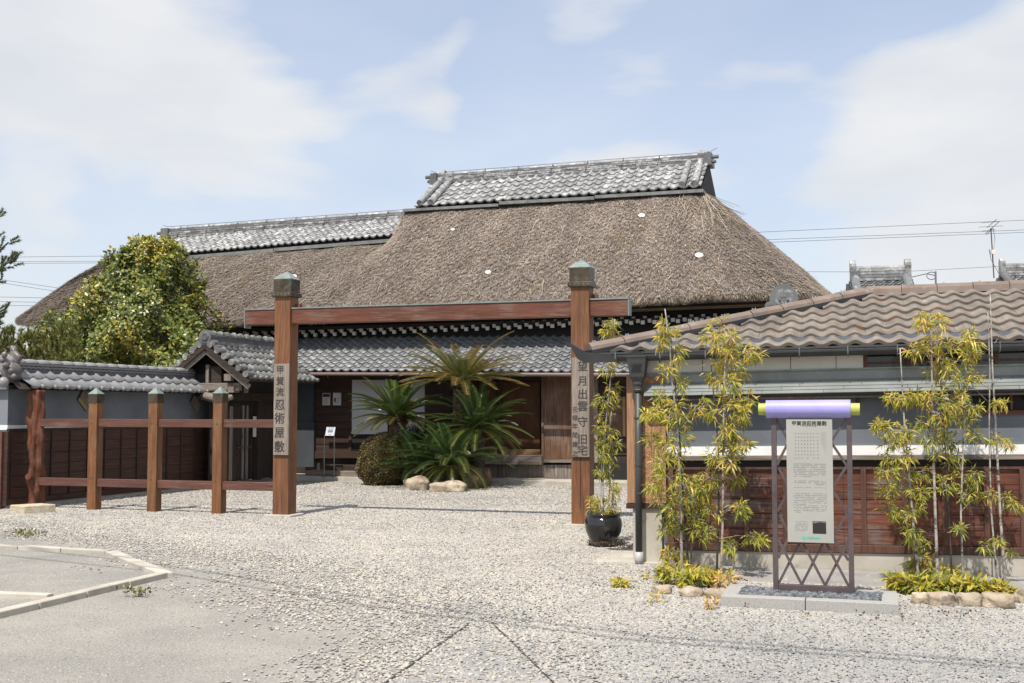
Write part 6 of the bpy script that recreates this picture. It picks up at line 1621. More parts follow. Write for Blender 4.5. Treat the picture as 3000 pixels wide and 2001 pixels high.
# cycads
def frond_mesh(name, L, curve, col, npair=58, wl=.15, tipc=None):
    Vs, Ts, Cs = [], [], []; k = 0
    t_ = np.linspace(0, 1, npair + 1); ang = curve[0] + (curve[1] - curve[0]) * t_ ** 1.3
    st = L / npair; x = np.concatenate([[0], np.cumsum(np.cos(ang[:-1]) * st)]); z = np.concatenate([[0], np.cumsum(np.sin(ang[:-1]) * st)])
    for i in range(3, npair + 1):
        f = i / npair; ll = wl * min(1, (f - .04) * 5) * (1 - .55 * f ** 3); dx, dz = math.cos(ang[i]), math.sin(ang[i])
        for s_ in (-1, 1):
            d_ = np.array([dx * .62, s_ * .78, dz * .62 + .30]); d_ /= np.linalg.norm(d_); b = np.array([x[i], 0, z[i]]); w_ = .0068
            Vs += [b + np.array([-w_ * dx, 0, -w_ * dz]), b + np.array([w_ * dx, 0, w_ * dz]), b + d_ * ll * .6 + np.array([w_ * dx * .8, 0, 0]), b + d_ * ll + np.array([0, 0, -.012])]
            Ts += [(k, k + 1, k + 2), (k, k + 2, k + 3)]; c = np.array(col) * random.uniform(.75, 1.2)
            if tipc is not None and random.random() < .35 + .4 * f: c = np.array(tipc) * random.uniform(.7, 1.2)
            Cs += [c * .9, c * .9, c, c * 1.1]; k += 4
    for i in range(0, npair, 2):     # rachis
        w_ = .011 * (1 - .7 * i / npair); j = min(i + 2, npair); Vs += [np.array([x[i], -w_, z[i] + .004]), np.array([x[i], w_, z[i] + .004]), np.array([x[j], w_ * .9, z[j] + .004]), np.array([x[j], -w_ * .9, z[j] + .004])]
        Ts += [(k, k + 1, k + 2), (k, k + 2, k + 3)]; c = np.array((0.16, 0.17, 0.05)); Cs += [c] * 4; k += 4
    V = np.array(Vs); T = np.array(Ts)
    me = bpy.data.meshes.new(name); me.from_pydata([tuple(v) for v in V], [], [tuple(t) for t in T]); a = me.color_attributes.new('Col', 'FLOAT_COLOR', 'POINT'); c4 = np.ones((len(V), 4), np.float32); c4[:, :3] = np.array(Cs); a.data.foreach_set('color', c4.ravel())
    me.materials.append(mat['frond']); return me
def cycad(label, base, ctr, rt, fronds, L, cols, p_hi=72, p_lo=-5, group='cycads in the rock ring'):
    t = thing('cycad', base, label, 'cycad', group)
    base, ctr = Vector(base), Vector(ctr); H_ = (ctr - base).length; n_, m_ = 16, max(6, int(H_ / .035)); vs, fs = [], []; d = (ctr - base)
    for j in range(m_ + 1):
        f = j / m_; c = base + d * f; r = rt * (.92 + .12 * f)
        for k in range(n_):
            a = 2 * math.pi * k / n_; q = r * (1 + .10 * ((j + k) % 2) + random.uniform(-.05, .05)); vs.append(c + Vector((math.cos(a) * q, math.sin(a) * q, random.uniform(-.008, .008))))
    for j in range(m_):
        for k in range(n_): fs.append((j * n_ + k, j * n_ + (k + 1) % n_, (j + 1) * n_ + (k + 1) % n_, (j + 1) * n_ + k))
    fs.append(tuple(m_ * n_ + k for k in range(n_))); mk('trunk', MB().add(vs, fs), 'cycad_trunk', t)
    # brown leaf-base collar
    n2 = 260; a = rng.random(n2) * 6.283; z = -.22 * rng.random(n2) + .03; C = np.array(ctr) + np.stack([np.cos(a) * rt * .95, np.sin(a) * rt * .95, z], 1); dd = np.stack([np.cos(a), np.sin(a), np.full(n2, .35)], 1) + rdir(n2) * .3
    V, T = leaves(C, dd, rdir(n2), .11, .02, .02); np_mesh('leaf_bases', V, T, 'smallleaf', np.repeat(pick([(0.16, 0.06, 0.025), (0.10, 0.05, 0.025)], n2), 5, 0), t, kind='stuff')
    mes = [frond_mesh('frond', L * s_, cv, col, 58, .185, tc) for s_, cv, col, tc in cols]
    for i in range(fronds):
        az = 6.283 * i * .618 + random.uniform(-.2, .2); f = i / fronds; pitch = R(p_hi - (p_hi - p_lo) * f ** .8) + random.uniform(-.1, .1); me = random.choice(mes) if f < .75 else mes[-1]
        X = Vector((math.cos(az) * math.cos(pitch), math.sin(az) * math.cos(pitch), math.sin(pitch))); Y_ = Vector((-math.sin(az), math.cos(az), 0)); Z_ = X.cross(Y_); s_ = random.uniform(.85, 1.1)
        mt = m4(X * s_, Y_ * s_, Z_ * s_, ctr + Vector((math.cos(az) * .05, math.sin(az) * .05, 0))); place('frond', me, mt, t)
    return t
green = (0.040, 0.078, 0.016); mid_ = (0.070, 0.115, 0.022); yel = (0.14, 0.15, 0.03); tan = (0.30, 0.19, 0.06)
cy0 = G(1330, 1432)
b1 = Vector((D(1348, 1300, cy0.y + .9).x, cy0.y + .9, 0)); cycad('tallest cycad with yellowing fronds spreading from its tall dark trunk', b1, D(1352, 1118, b1.y), .17, 68, 1.42, [(1, (.1, -.55), yel, tan), (.95, (.05, -.45), mid_, yel), (1, (.1, -.5), (0.10, .12, .026), tan)], 50, 0)
b2 = Vector((D(1160, 1300, cy0.y + 1.2).x, cy0.y + 1.2, 0)); cycad('upright green cycad on a short brown trunk beside the white screens', b2, D(1163, 1222, b2.y), .16, 66, 1.12, [(1, (.1, -.45), mid_, None), (.95, (.15, -.6), green, None), (.9, (-.1, -.6), mid_, (0.16, .12, .03))])
b3 = Vector((D(1400, 1300, cy0.y + .5).x, cy0.y + .5, 0)); cycad('dark green cycad whose fronds reach toward the bamboo blinds', b3, D(1398, 1255, b3.y), .14, 62, 1.15, [(1, (.1, -.7), green, None), (.95, (.15, -.6), green, mid_), (1, (-.1, -.9), mid_, yel)])
b4 = Vector((cy0.x, cy0.y - .05, 0)); cycad('low cycad at the front of the rock ring with drooping fronds', b4, D(1322, 1362, b4.y), .11, 66, 1.2, [(1, (.1, -.7), green, None), (.95, (.2, -.6), green, mid_), (.85, (-.2, -1.5), mid_, (0.14, .14, .03))])
b5 = Vector((D(1235, 1380, cy0.y + .5).x, cy0.y + .5, 0)); cycad('low dark cycad beside the clipped shrub', b5, D(1238, 1375, b5.y), .10, 46, 1.1, [(1, (.1, -.5), green, None), (.95, (.2, -.6), (.014, .03, .008), green)])
# rocks
def rock(px, py, wpx, hpx, m, label, sd, group, dp=.8):
    b = G(px, py); k = b.y / F; w_, h_ = wpx * k / 2, hpx * k
    blob('rock', (b.x, b.y + w_ * dp * .5, h_ * .38), 1.0, m, None, (w_ * .88, w_ * dp, h_ * .62), sd, .13, 26, .68)
    o = bpy.context.scene.objects[-1] if False else list(COL.objects)[-1]
    for p_ in o.data.polygons: p_.use_smooth = True
    return tag(o, label, 'rock', group)
rg = 'rocks around the cycads'
rock(1218, 1437, 84, 38, 'rock', 'tan rock at the foot of the clipped shrub', 31, rg); rock(1312, 1442, 122, 30, 'rock', 'long low tan rock in front of the low cycad', 32, rg, .5); rock(1388, 1432, 66, 60, 'rockdark', 'tall brown rock standing beside the low tan rock', 33, rg); rock(1422, 1426, 40, 56, 'rockdark', 'narrow brown rock at the end of the cycad ring', 34, rg)
rg = 'edging rocks of the bamboo beds'
for i, (px, py, w_, h_, lab) in enumerate(((2698, 1772, 52, 34, 'small buff edging rock beside the granite sign bed'), (2764, 1778, 96, 40, 'grey-cream edging rock between the buff rock and the pale square rock'), (2846, 1780, 74, 40, 'pale square edging rock below the dwarf bamboo'), (2932, 1784, 104, 44, 'brown mottled edging rock below the bare bamboo canes'), (3004, 1770, 56, 40, 'grey edging rock past the brown mottled rock'),
                                             (1942, 1742, 66, 26, 'low buff edging rock at the left foot of the bamboo'), (2026, 1752, 70, 30, 'rounded tan edging rock below the leafy bamboo tufts'), (2100, 1756, 76, 26, 'flat tan edging rock beside the granite kerb'))):
    rock(px, py, w_, h_, 'rock', lab, 40 + i, rg, .7)
rock(1913, 1606, 44, 40, 'sandstone', 'rough cream stone below the shed downpipe', 60, None, .9)

# pot
pb = G(1768, 1600); kpx = pb.y / F
pot = thing('plant_pot', pb, 'round glossy black glazed pot at the foot of the gate post', 'pot')
prof = [(.0, .0), (.115, 0), (.125, .01), (.17, .08), (.215, .18), (.228, .26), (.222, .32), (.196, .355), (.188, .362), (.205, .372), (.212, .388), (.206, .40), (.19, .398), (.182, .38), (.18, .34)]
mk('body', MB().lathe(pb, prof, 48), 'potmat', pot, smooth=True); mk('soil', MB().lathe(pb, [(.001, .36), (.183, .355)], 24), 'soil', pot)

# bamboo
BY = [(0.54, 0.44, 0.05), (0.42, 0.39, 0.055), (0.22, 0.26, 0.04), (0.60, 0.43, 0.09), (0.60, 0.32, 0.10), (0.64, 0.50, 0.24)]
def bamboo(label, Y, base, culms, clusters, wts, Lf=.095, nl=20, rmul=1.0, group='bamboo along the shed', yj=.16, culmr=.011):
    t = thing('bamboo', base, label, 'bamboo', group)
    cp = []
    for (pts, m_, r_) in culms:
        P_ = [D(x, y, Y + dy) for (x, y, dy) in pts]; P_[0].z = 0 if P_[0].z < .12 else P_[0].z
        Q = []
        for a, b in zip(P_[:-1], P_[1:]):
            k = max(2, int((b - a).length / .11))
            for i in range(k): Q.append(a + (b - a) * (i / k))
        Q.append(P_[-1]); cp += Q
        rr = [r_ * (1.0 - .65 * i / len(Q)) for i in range(len(Q))]
        mk('culm', MB().tube(Q, rr, 7), m_, t, smooth=True)
        nodes = MB()
        for i in range(1, len(Q) - 1, 2):
            d_ = (Q[i + 1] - Q[i - 1]).normalized(); nodes.tube([Q[i] - d_ * .004, Q[i] + d_ * .004], rr[i] * 1.35, 7)
        mk('node_rings', nodes, m_, t, kind='stuff')
    cpa = np.array([tuple(p) for p in cp]); Cs, Ds = [], []; tw = MB()
    for (px, py, r) in clusters:
        c = np.array(D(px, py, Y + random.uniform(-yj, yj))); rr = r * Y / F * rmul
        d2 = np.linalg.norm(cpa - c, axis=1) + np.maximum(0, cpa[:, 2] - c[2] + .03) * 2; j = int(np.argmin(d2)); tw.tube([Vector(cpa[j]), Vector((cpa[j] + c) / 2) + Vector((0, 0, .02)), Vector(c)], [.004, .003, .002], 4, False)
        nsp = max(5, int(nl / 1.8)); 
        for k in range(nsp):
            o = rdir(1)[0] * rr * np.array([.75, .75, .6]); e_ = c + o; tw.tube([Vector(c), Vector(e_)], [.002, .001], 3, False)
            kk = 8; th = rng.normal(size=(kk, 3)); dv = unit(o[None] / (np.linalg.norm(o) + 1e-6) * .6 + th * .75 + np.array([0, -.15, -.22])); Cs.append(np.repeat(e_[None], kk, 0) + rng.normal(size=(kk, 3)) * rr * .16); Ds.append(dv)
    mk('twigs', tw, 'culm', t, kind='stuff')
    C = np.concatenate(Cs); Dv = np.concatenate(Ds); n = len(C); L = Lf * .9 * (.65 + .6 * rng.random(n)); V, T = leaves(C, Dv, unit(rdir(n) * .7 + np.array([0, -.7, .6])), L, L * .162, -.02, .22)
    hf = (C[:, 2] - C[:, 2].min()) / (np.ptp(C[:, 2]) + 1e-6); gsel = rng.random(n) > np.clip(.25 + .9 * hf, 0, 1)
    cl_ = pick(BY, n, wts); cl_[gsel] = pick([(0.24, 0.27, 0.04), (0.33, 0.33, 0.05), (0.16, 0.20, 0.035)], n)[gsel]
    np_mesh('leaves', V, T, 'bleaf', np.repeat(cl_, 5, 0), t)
    return t
Yp = pb.y
bamboo('slender bamboo growing in the black glazed pot', Yp, (pb.x, pb.y, .35), [([(1768, 1515, 0), (1766, 1420, 0), (1774, 1250, 0), (1788, 1120, 0), (1796, 1000, 0), (1802, 935, 0)], 'culm', .012), ([(1780, 1515, .05), (1788, 1400, .05), (1782, 1290, .05), (1792, 1200, .05)], 'culm', .009), ([(1758, 1515, -.04), (1762, 1380, 0), (1768, 1270, 0)], 'culm', .009)],
       [(1794, 945, 17), (1783, 965, 20), (1798, 985, 18), (1783, 1015, 22), (1794, 1053, 18), (1777, 1086, 18), (1796, 1135, 20), (1766, 1173, 22), (1794, 1175, 22), (1775, 1216, 22), (1758, 1254, 18), (1787, 1265, 18), (1796, 1297, 22), (1756, 1303, 16), (1760, 1335, 18), (1785, 1341, 20), (1787, 1378, 22), (1755, 1384, 16), (1796, 1422, 20)], [4, 4, 3, 1.5, .6, .3], .095, 16, 1.0, None, .06)
bamboo('short yellow bamboo shoots at the rim of the black pot', Yp, (pb.x, pb.y - .05, .35), [([(1742, 1515, 0), (1738, 1450, 0)], 'culm', .006), ([(1790, 1515, 0), (1795, 1440, 0)], 'culm', .006)], [(1738, 1462, 20), (1732, 1485, 18), (1750, 1490, 20), (1790, 1460, 22), (1800, 1440, 16), (1775, 1495, 22), (1798, 1488, 16), (1760, 1500, 16)], [6, 3, 1, 3, 1, .5], .085, 16, 1.0, None, .08)
YA = G(2000, 1695).y
A1 = [(1957, 955, 26), (1945, 995, 28), (1960, 980, 22), (1985, 1038, 24), (1950, 1088, 24), (1990, 1125, 26), (1935, 1165, 24), (1975, 1190, 35), (1960, 1225, 38), (1995, 1235, 30), (1925, 1205, 22), (1900, 1212, 18), (1990, 1290, 34), (1950, 1310, 34), (1915, 1290, 22), (1985, 1330, 34), (1940, 1350, 34), (1960, 1400, 38), (1915, 1420, 26), (2000, 1420, 38), (1940, 1450, 36), (1990, 1480, 36), (1955, 1500, 32), (2030, 1460, 34), (2040, 1510, 30), (1990, 1540, 30), (2050, 1560, 30), (1940, 1555, 24), (2055, 1420, 30)]
bamboo('leafy bamboo in front of the rough brown corner panel', YA, (*G(2000, 1695)[:2], 0), [([(1998, 1700, 0), (1994, 1450, 0), (1985, 1250, 0), (1968, 1110, 0), (1962, 1010, 0), (1948, 905, 0)], 'culm', .015), ([(2018, 1700, .05), (2005, 1500, .05), (1992, 1300, .05), (1976, 1100, .05), (1962, 960, .05)], 'darkculm', .012), ([(2022, 1700, -.1), (2028, 1560, -.1), (2022, 1440, -.1)], 'darkculm', .010)], A1, [5, 5, 3.2, 2.2, 1.0, .5], .10, 18)
A2 = [(2110, 960, 34), (2145, 985, 28), (2082, 985, 24), (2110, 1015, 28), (2140, 1030, 28), (2190, 1030, 28), (2215, 1036, 22), (2095, 1070, 36), (2140, 1075, 38), (2170, 1085, 28), (2130, 1120, 28), (2100, 1110, 26), (2140, 1150, 34), (2185, 1165, 28), (2055, 1190, 36), (2090, 1200, 34), (2130, 1195, 38), (2170, 1200, 26), (2115, 1250, 34), (2150, 1260, 28), (2172, 1230, 18), (2125, 1300, 34), (2152, 1310, 34), (2178, 1300, 22), (2090, 1340, 28), (2142, 1350, 28), (2080, 1400, 28), (2152, 1400, 22), (2062, 1440, 28), (2165, 1480, 22), (2172, 1500, 18), (2090, 1500, 28), (2072, 1550, 28), (2205, 1572, 20), (2142, 1600, 22), (2225, 1582, 14)]
bamboo('tall bamboo with orange-tipped leaves between the leafy bamboo and the sign', YA, (*G(2115, 1700)[:2], 0), [([(2113, 1705, 0), (2118, 1500, 0), (2118, 1320, 0), (2122, 1120, 0), (2128, 975, 0)], 'culm', .014), ([(2100, 1700, .06), (2106, 1450, .06), (2104, 1300, .06), (2090, 1150, .06), (2083, 1070, .06)], 'darkculm', .012)], A2, [5, 4.5, 3.2, 3, 2.0, .8], .10, 19)
YB = G(2760, 1712).y
B1 = [(2722, 935, 32), (2752, 945, 28), (2705, 945, 22), (2700, 1008, 32), (2680, 1025, 22), (2738, 1000, 28), (2772, 1010, 28), (2770, 1060, 32), (2740, 1085, 28), (2790, 1085, 26), (2700, 1160, 28), (2735, 1165, 32), (2780, 1170, 32), (2750, 1210, 32), (2712, 1240, 26), (2760, 1260, 26), (2720, 1290, 26), (2700, 1380, 26), (2760, 1340, 30), (2690, 1440, 26), (2770, 1420, 26)]
bamboo('tallest right-hand bamboo with a golden leaf tuft over the shed roof', YB, (*G(2748, 1712)[:2], 0), [([(2748, 1715, 0), (2740, 1500, 0), (2735, 1350, 0), (2731, 1126, 0), (2726, 915, 0)], 'culm', .017), ([(2790, 1715, .05), (2775, 1400, .05), (2758, 1150, .05), (2748, 985, .05)], 'darkculm', .010)], B1, [6, 3.5, 2.4, 3, 1.6, .4], .095, 18)
B2 = [(2830, 1000, 18), (2838, 972, 18), (2840, 1030, 28), (2856, 1002, 18), (2810, 1055, 32), (2850, 1040, 22), (2820, 1120, 28), (2785, 1140, 28), (2862, 1100, 16), (2820, 1180, 32), (2852, 1190, 22), (2800, 1215, 32), (2832, 1230, 22), (2785, 1290, 22), (2862, 1275, 20), (2800, 1350, 28), (2820, 1400, 28), (2852, 1395, 22), (2830, 1450, 22), (2862, 1460, 20), (2810, 1550, 16)]
bamboo('fine airy bamboo between the golden tuft and the bare canes', YB, (*G(2820, 1714)[:2], 0), [([(2822, 1716, 0), (2815, 1500, 0), (2822, 1300, 0), (2828, 1120, 0), (2836, 965, 0)], 'culm', .011)], B2, [4, 5, 4, 1.5, .6, .3], .09, 15)
B3 = [(2645, 1170, 28), (2620, 1165, 22), (2672, 1165, 22), (2600, 1255, 28), (2575, 1247, 16), (2640, 1260, 32), (2612, 1290, 28), (2662, 1290, 22), (2610, 1340, 32), (2652, 1335, 28), (2600, 1380, 28), (2652, 1390, 32), (2600, 1440, 28), (2642, 1430, 32), (2610, 1495, 30), (2652, 1500, 28), (2682, 1490, 18), (2672, 1560, 28), (2692, 1590, 26)]
bamboo('bushy bamboo with a snapped bare cane tip beside the sign', YB, (*G(2692, 1712)[:2], 0), [([(2692, 1714, 0), (2668, 1450, 0), (2650, 1250, 0), (2644, 1140, 0), (2637, 1020, 0)], 'culm', .014), ([(2684, 1712, .05), (2676, 1560, .05), (2664, 1400, .05)], 'darkculm', .009)], B3, [5, 5, 3.4, 2, .8, .3], .095, 18)
B4 = [(2900, 1282, 16), (2932, 1292, 16), (2962, 1300, 12), (2900, 1450, 16), (2948, 1460, 20), (2972, 1482, 16), (2890, 1600, 16), (2922, 1582, 12), (2960, 1622, 12), (2916, 1180, 12), (2940, 1185, 10)]
bare = bamboo('two nearly bare pale bamboo canes at the far end of the bed', YB, (*G(2940, 1722)[:2], 0), [([(2945, 1724, 0), (2930, 1500, 0), (2916, 1225, 0), (2908, 1085, 0), (2901, 862, 0)], 'culm', .015), ([(2922, 1720, .05), (2904, 1500, .05), (2898, 1270, .05), (2900, 1080, .05), (2894, 910, .05)], 'culm', .011)], B4, [5, 5, 2, 2, 1, .3], .085, 11)
tw = MB()
for (x0, y0, x1, y1) in ((2906, 1030, 2870, 1012), (2908, 1120, 2930, 1110), (2898, 1180, 2862, 1145), (2918, 1210, 2945, 1190), (2900, 1140, 2868, 1120), (2910, 1270, 2880, 1255), (2914, 1005, 2935, 975), (2900, 920, 2888, 905), (2903, 1330, 2930, 1300)): tw.tube([D(x0, y0, YB), D(x1, y1, YB - .05)], [.005, .002], 4, False)
mk('bare_twigs', tw, 'culm', bare, kind='stuff')
# dwarf bamboo tufts
def tuft(px, py, rpx, label, wts, n=130, group='dwarf bamboo tufts in the beds', Lf=.12, hz=1.0):
    b = G(px, py); r = rpx * b.y / F; t = thing('dwarf_bamboo', b, label, 'dwarf bamboo', group); st = MB(); Cs, Ds = [], []
    for k in range(max(4, n // 8)):
        a = random.uniform(0, 6.283); q = r * math.sqrt(random.random()) * .8; s_ = Vector((b.x + q * math.cos(a), b.y + q * math.sin(a) * .6, 0)); e_ = s_ + Vector((math.cos(a) * r * .25, math.sin(a) * r * .2, r * random.uniform(.5, 1.15) * hz)); st.tube([s_, e_], [.004, .002], 4, False)
        f = rng.random(8)[:, None] * .6 + .4; Cs.append(np.array(s_) + (np.array(e_) - np.array(s_)) * f); Ds.append(unit(rdir(8) * .8 + np.array([math.cos(a) * .5, math.sin(a) * .4, .25])))
    mk('stems', st, 'culm', t, kind='stuff'); C = np.concatenate(Cs); Dv = np.concatenate(Ds); m_ = len(C); L = Lf * (.6 + .6 * rng.random(m_)); V, T = leaves(C, Dv, unit(rdir(m_) * .5 + np.array([0, -.4, 1])), L, L * .2, -.02, .2)
    np_mesh('leaves', V, T, 'bleaf', np.repeat(pick(BY, m_, wts), 5, 0), t)
GRN = [4, 5, 5, 1, .3, .2]
tuft(1985, 1712, 50, 'dense green dwarf bamboo tuft at the foot of the leafy bamboo', GRN, 300); tuft(2035, 1722, 46, 'dwarf bamboo tuft behind the rounded tan rock', GRN, 260); tuft(2068, 1712, 36, 'dwarf bamboo tuft beside the thin black cane', GRN, 150); tuft(1978, 1660, 32, 'upright yellow dwarf bamboo tuft against the plinth', [6, 4, 2, 2, 1, .5], 140, hz=1.5); tuft(2112, 1722, 38, 'tan withered dwarf bamboo tuft beside the granite kerb', [3, 1, .4, 4, 4, 3], 120); tuft(2098, 1700, 26, 'small tan dwarf bamboo tuft at the orange-tipped bamboo', [3, 1, .4, 4, 4, 3], 70)
for i, (px, py, r, lab) in enumerate(((2650, 1738, 46, 'dwarf bamboo tuft next to the granite sign bed'), (2695, 1742, 46, 'dwarf bamboo tuft above the small buff rock'), (2740, 1742, 46, 'dwarf bamboo tuft above the grey-cream rock'), (2790, 1745, 48, 'bright dwarf bamboo tuft between the grey-cream and square rocks'), (2840, 1748, 48, 'bright dwarf bamboo tuft above the pale square rock'), (2888, 1752, 44, 'dwarf bamboo tuft above the brown mottled rock'), (2930, 1754, 34, 'small yellow dwarf bamboo tuft under the bare canes'), (2700, 1690, 40, 'taller dwarf bamboo tuft at the foot of the snapped cane'), (2770, 1700, 36, 'dwarf bamboo tuft behind the bright tufts'))):
    tuft(px, py, r, lab, GRN if i < 6 else [5, 4, 3, 1.5, .5, .3], 280 if i < 7 else 160, hz=1.0 if i != 7 else 1.6)
tuft(1823, 1722, 26, 'small lone dwarf bamboo tuft growing in the gravel', [5, 5, 2, 1.5, 1, .6], 90, Lf=.10); tuft(1903, 1700, 14, 'tiny green sprig in the gravel by the edging rock', [4, 5, 2, 1, .4, .2], 34, Lf=.07); tuft(1926, 1770, 18, 'thin pale sprig in the gravel before the edging rocks', [5, 3, 1, 2, 2, 1], 44, Lf=.07, hz=1.8); tuft(2096, 1790, 24, 'reddish dry sprig at the corner of the granite kerb', [2, 1, .5, 4, 5, 2], 60, Lf=.07, hz=1.4)
tuft(2488, 1775, 10, 'single pale shoot among the dark pebbles of the sign bed', [4, 0, 0, 2, 0, 4], 12, Lf=.06, hz=1.3)
# ground weeds
def weeds(label, spots, cols, L=.03):
    Cs = []
    for (px, py, rx, n) in spots:
        g = G(px, py); Cs.append(np.stack([g.x + rng.normal(size=n) * rx, g.y + rng.normal(size=n) * rx * .8, .02 + .05 * rng.random(n)], 1))
    C = np.concatenate(Cs); n = len(C); V, T = leaves(C, unit(rdir(n) + np.array([0, 0, .5])), rdir(n), L, L * .5, .05); np_mesh('ground_weeds', V, T, 'smallleaf', np.repeat(pick(cols, n), 5, 0), None, label, 'weeds', None, 'stuff')
weeds('tiny reddish weeds sprouting from the gravel along kerb and pot', [(1735, 1598, .05, 50), (1800, 1600, .07, 90), (1770, 1605, .06, 60), (1830, 1612, .06, 50), (2360, 1812, .02, 6), (2520, 1818, .02, 8), (2575, 1820, .02, 8), (2650, 1822, .05, 12), (2780, 1815, .08, 16), (2830, 1820, .06, 12), (2180, 1798, .02, 6)], [(0.10, 0.05, 0.03), (0.07, 0.08, 0.02), (0.20, 0.05, 0.05), (0.22, .13, .06)])
weeds('sparse dry grass blades by the street kerb', [(400, 1748, .06, 60), (60, 1570, .12, 60), (90, 1575, .1, 50)], [(0.22, 0.20, 0.08), (0.14, 0.14, 0.05)], .05)

# ================================================================== gravel
def pebble_nodes(name, mt, radius, smin, smax, seed):
    g = bpy.data.node_groups.new(name, 'GeometryNodeTree')
    g.interface.new_socket('Geometry', in_out='INPUT', socket_type='NodeSocketGeometry'); g.interface.new_socket('Geometry', in_out='OUTPUT', socket_type='NodeSocketGeometry')
    N = g.nodes; gi = N.new('NodeGroupInput'); go = N.new('NodeGroupOutput'); jn = N.new('GeometryNodeJoinGeometry')
    for k in range(4):
        ico = N.new('GeometryNodeMeshIcoSphere'); ico.inputs['Radius'].default_value = radius; ico.inputs['Subdivisions'].default_value = 2
        sp = N.new('GeometryNodeSetPosition'); nz = N.new('ShaderNodeTexNoise'); nz.inputs['Scale'].default_value = .7 / radius; nz.noise_dimensions = '4D'; nz.inputs['W'].default_value = k * 3.7 + seed; nz.inputs['Detail'].default_value = 1
        sb_ = N.new('ShaderNodeVectorMath'); sb_.operation = 'SUBTRACT'; sb_.inputs[1].default_value = (.5, .5, .5); sc = N.new('ShaderNodeVectorMath'); sc.operation = 'SCALE'; sc.inputs['Scale'].default_value = radius * 1.3
        g.links.new(nz.outputs['Color'], sb_.inputs[0]); g.links.new(sb_.outputs[0], sc.inputs[0]); g.links.new(sc.outputs[0], sp.inputs['Offset']); g.links.new(ico.outputs[0], sp.inputs['Geometry'])
        sm = N.new('GeometryNodeSetShadeSmooth'); g.links.new(sp.outputs[0], sm.inputs['Geometry'])
        st = N.new('GeometryNodeSetMaterial'); st.inputs['Material'].default_value = mt; g.links.new(sm.outputs[0], st.inputs['Geometry'])
        ti = N.new('GeometryNodeGeometryToInstance'); g.links.new(st.outputs[0], ti.inputs[0]); g.links.new(ti.outputs[0], jn.inputs[0])
    ip = N.new('GeometryNodeInstanceOnPoints'); ip.inputs['Pick Instance'].default_value = True
    rr = N.new('FunctionNodeRandomValue'); rr.data_type = 'FLOAT_VECTOR'; rr.inputs[0].default_value = (-.45, -.45, 0); rr.inputs[1].default_value = (.45, .45, 6.283); rr.inputs['Seed'].default_value = seed
    rs = N.new('FunctionNodeRandomValue'); rs.data_type = 'FLOAT_VECTOR'; rs.inputs[0].default_value = smin; rs.inputs[1].default_value = smax; rs.inputs['Seed'].default_value = seed + 1
    ri = N.new('FunctionNodeRandomValue'); ri.data_type = 'INT'; ri.inputs[4].default_value = 0; ri.inputs[5].default_value = 3; ri.inputs['Seed'].default_value = seed + 2
    e2 = N.new('FunctionNodeEulerToRotation'); g.links.new(rr.outputs[0], e2.inputs[0])
    g.links.new(gi.outputs[0], ip.inputs['Points']); g.links.new(jn.outputs[0], ip.inputs['Instance']); g.links.new(e2.outputs[0], ip.inputs['Rotation']); g.links.new(rs.outputs[0], ip.inputs['Scale']); g.links.new(ri.outputs[2], ip.inputs['Instance Index'])
    g.links.new(ip.outputs[0], go.inputs[0]); return g
def pebbles(name, P_, mt, radius, smin, smax, seed, parent=None, **k):
    me = bpy.data.meshes.new(name); me.vertices.add(len(P_)); me.vertices.foreach_set('co', np.asarray(P_, np.float32).ravel()); me.update(); me.materials.append(mt)
    o = bpy.data.objects.new(name, me); COL.objects.link(o); setp(o, parent, Matrix.Identity(4)); md = o.modifiers.new('scatter', 'NODES'); md.node_group = pebble_nodes(name, mt, radius, smin, smax, seed); return tag(o, **k)
def region(n, y0, y1):
    y = np.sqrt(rng.random(n) * (y1 ** 2 - y0 ** 2) + y0 ** 2); x = (rng.random(n) * 2 - 1) * .53 * y; return x, y
def snoise(x, y): return shadow_noise2(x, y, .9) * .7 + shadow_noise2(x + 5, y - 3, 2.3) * .35
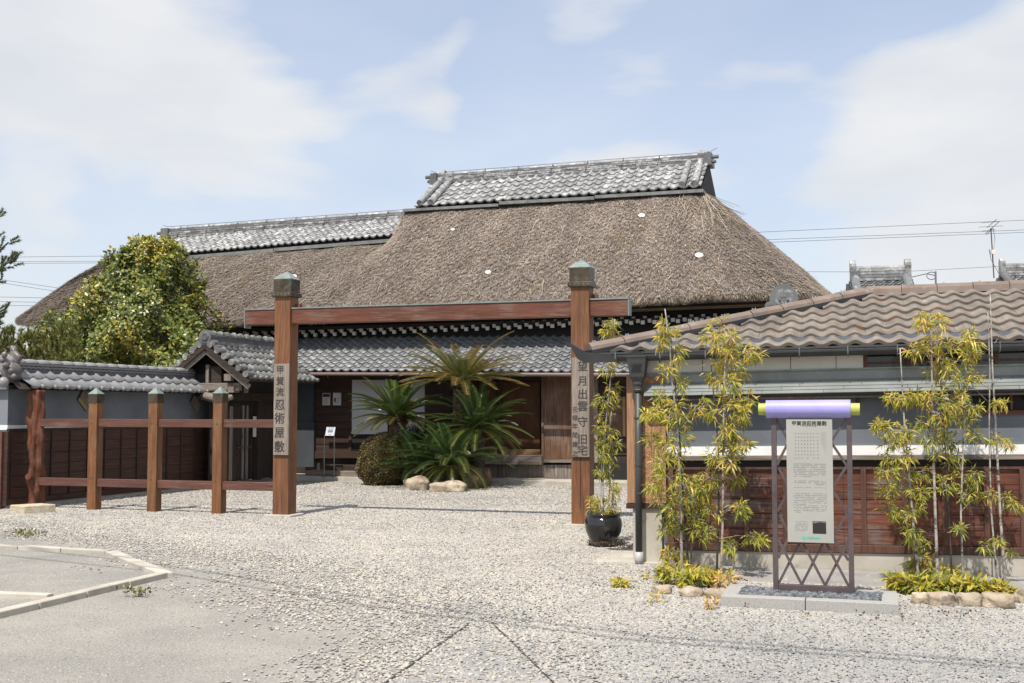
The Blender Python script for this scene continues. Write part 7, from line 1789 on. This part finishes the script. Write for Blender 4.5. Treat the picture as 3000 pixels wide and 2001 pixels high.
def gmask(x, y):
    b = x + .75 + .075 * (y - 7) ** 2 + 1.0 * snoise(x * .8, y * .8)
    p = np.clip((b + 1.3) / 3.2, .002, 1.0) ** 1.6
    # asphalt wedge is thinly strewn
    a0, a1, tipp = G(1080, 2060), G(1640, 2030), G(1410, 1838)
    def sd(px, py, A, B): return (B.x - A.x) * (py - A.y) - (B.y - A.y) * (px - A.x)
    for (ja, jb) in ((G(1090, 2030), G(1372, 1832)), (G(1448, 1834), G(1650, 2030))):
        dl = np.abs(sd(x, y, ja, jb)) / (jb - ja).length; p = np.where((dl < .013) & (y < ja.y + jb.y - min(ja.y, jb.y) + .1) & (y > min(ja.y, jb.y)), 0, p)
    ins = (sd(x, y, a0, a1) > 0) & (sd(x, y, a1, tipp) > 0) & (sd(x, y, tipp, a0) > 0); p = np.where(ins, .30 + .25 * np.clip(snoise(x * 2, y * 2), 0, 1), p)
    # not inside the buildings' footings or the paved apron
    u = (x - SH.o.x) * SH.U.x + (y - SH.o.y) * SH.U.y; w_ = (x - SH.o.x) * SH.W.x + (y - SH.o.y) * SH.W.y; p = np.where((w_ > -1.1) & (u > .15 + .1 * w_), .02, p); p = np.where((w_ > -.05) & (u > -.4), 0, p)
    u = (x - H.o.x) * H.U.x + (y - H.o.y) * H.U.y; w_ = (x - H.o.x) * H.W.x + (y - H.o.y) * H.W.y; p = np.where(w_ > -.01, 0, p)
    u = (x - SG.o.x) * SG.U.x + (y - SG.o.y) * SG.U.y; w_ = (x - SG.o.x) * SG.W.x + (y - SG.o.y) * SG.W.y; p = np.where((u > bedA - .02) & (u < bedB + .02) & (w_ > wf0 - .02) & (w_ < wf1 + .02), 0, p)
    u = (x - LW.o.x) * LW.U.x + (y - LW.o.y) * LW.U.y; w_ = (x - LW.o.x) * LW.W.x + (y - LW.o.y) * LW.W.y; p = np.where(w_ > -.04, 0, p)
    for uu_ in (0.0, uB):
        c = GT.wd(uu_, 0, 0); p = np.where((abs(x - c.x) < .30) & (abs(y - c.y) < .30), 0, p)
    p = np.where((x - pb.x) ** 2 + (y - pb.y) ** 2 < .04, 0, p)
    return p
PP = []
for (n_, y0, y1, zz_) in ((122000, 6.6, 10.5, .003), (212000, 10.5, 16, .003), (138000, 16, 20, .003), (122000, 20, 26.5, .002)):
    x, y = region(n_, y0, y1); k = rng.random(n_) < gmask(x, y); PP.append(np.stack([x[k], y[k], zz_ + rng.random(k.sum()) * .006], 1))
PP = np.concatenate(PP)
pebbles('gravel', PP, mat['pebble'], .0125, (.6, .6, .32), (1.5, 1.25, .62), 3, None, label='pale river gravel spread over the yard', cat='gravel', kind='stuff')
n_ = 2300; uu2 = bedA + kw + .01 + rng.random(n_) * (bedB - bedA - 2 * kw - .02); ww2 = wf0 + kw + .01 + rng.random(n_) * (wf1 - wf0 - 2 * kw - .02)
PD = np.array([tuple(SG.wd(a, b, .066 + .03 * random.random())) for a, b in zip(uu2, ww2)])
pebbles('dark_pebbles', PD, mat['darkpebble'], .024, (.7, .6, .4), (1.4, 1.1, .75), 9, bed, kind='stuff')
# dirt crumbs
x, y = region(70000, 6.6, 17); k = rng.random(len(x)) < (1 - gmask(x, y)) * .5; k &= (x + .75 + .075 * (y - 7) ** 2) < 1.5
pebbles('grit', np.stack([x[k], y[k], np.full(k.sum(), .001)], 1), mat['pebble'], .005, (.5, .5, .4), (1.7, 1.3, .9), 15, None, label='fine grit strewn over the trampled dirt by the street', cat='grit', kind='stuff')
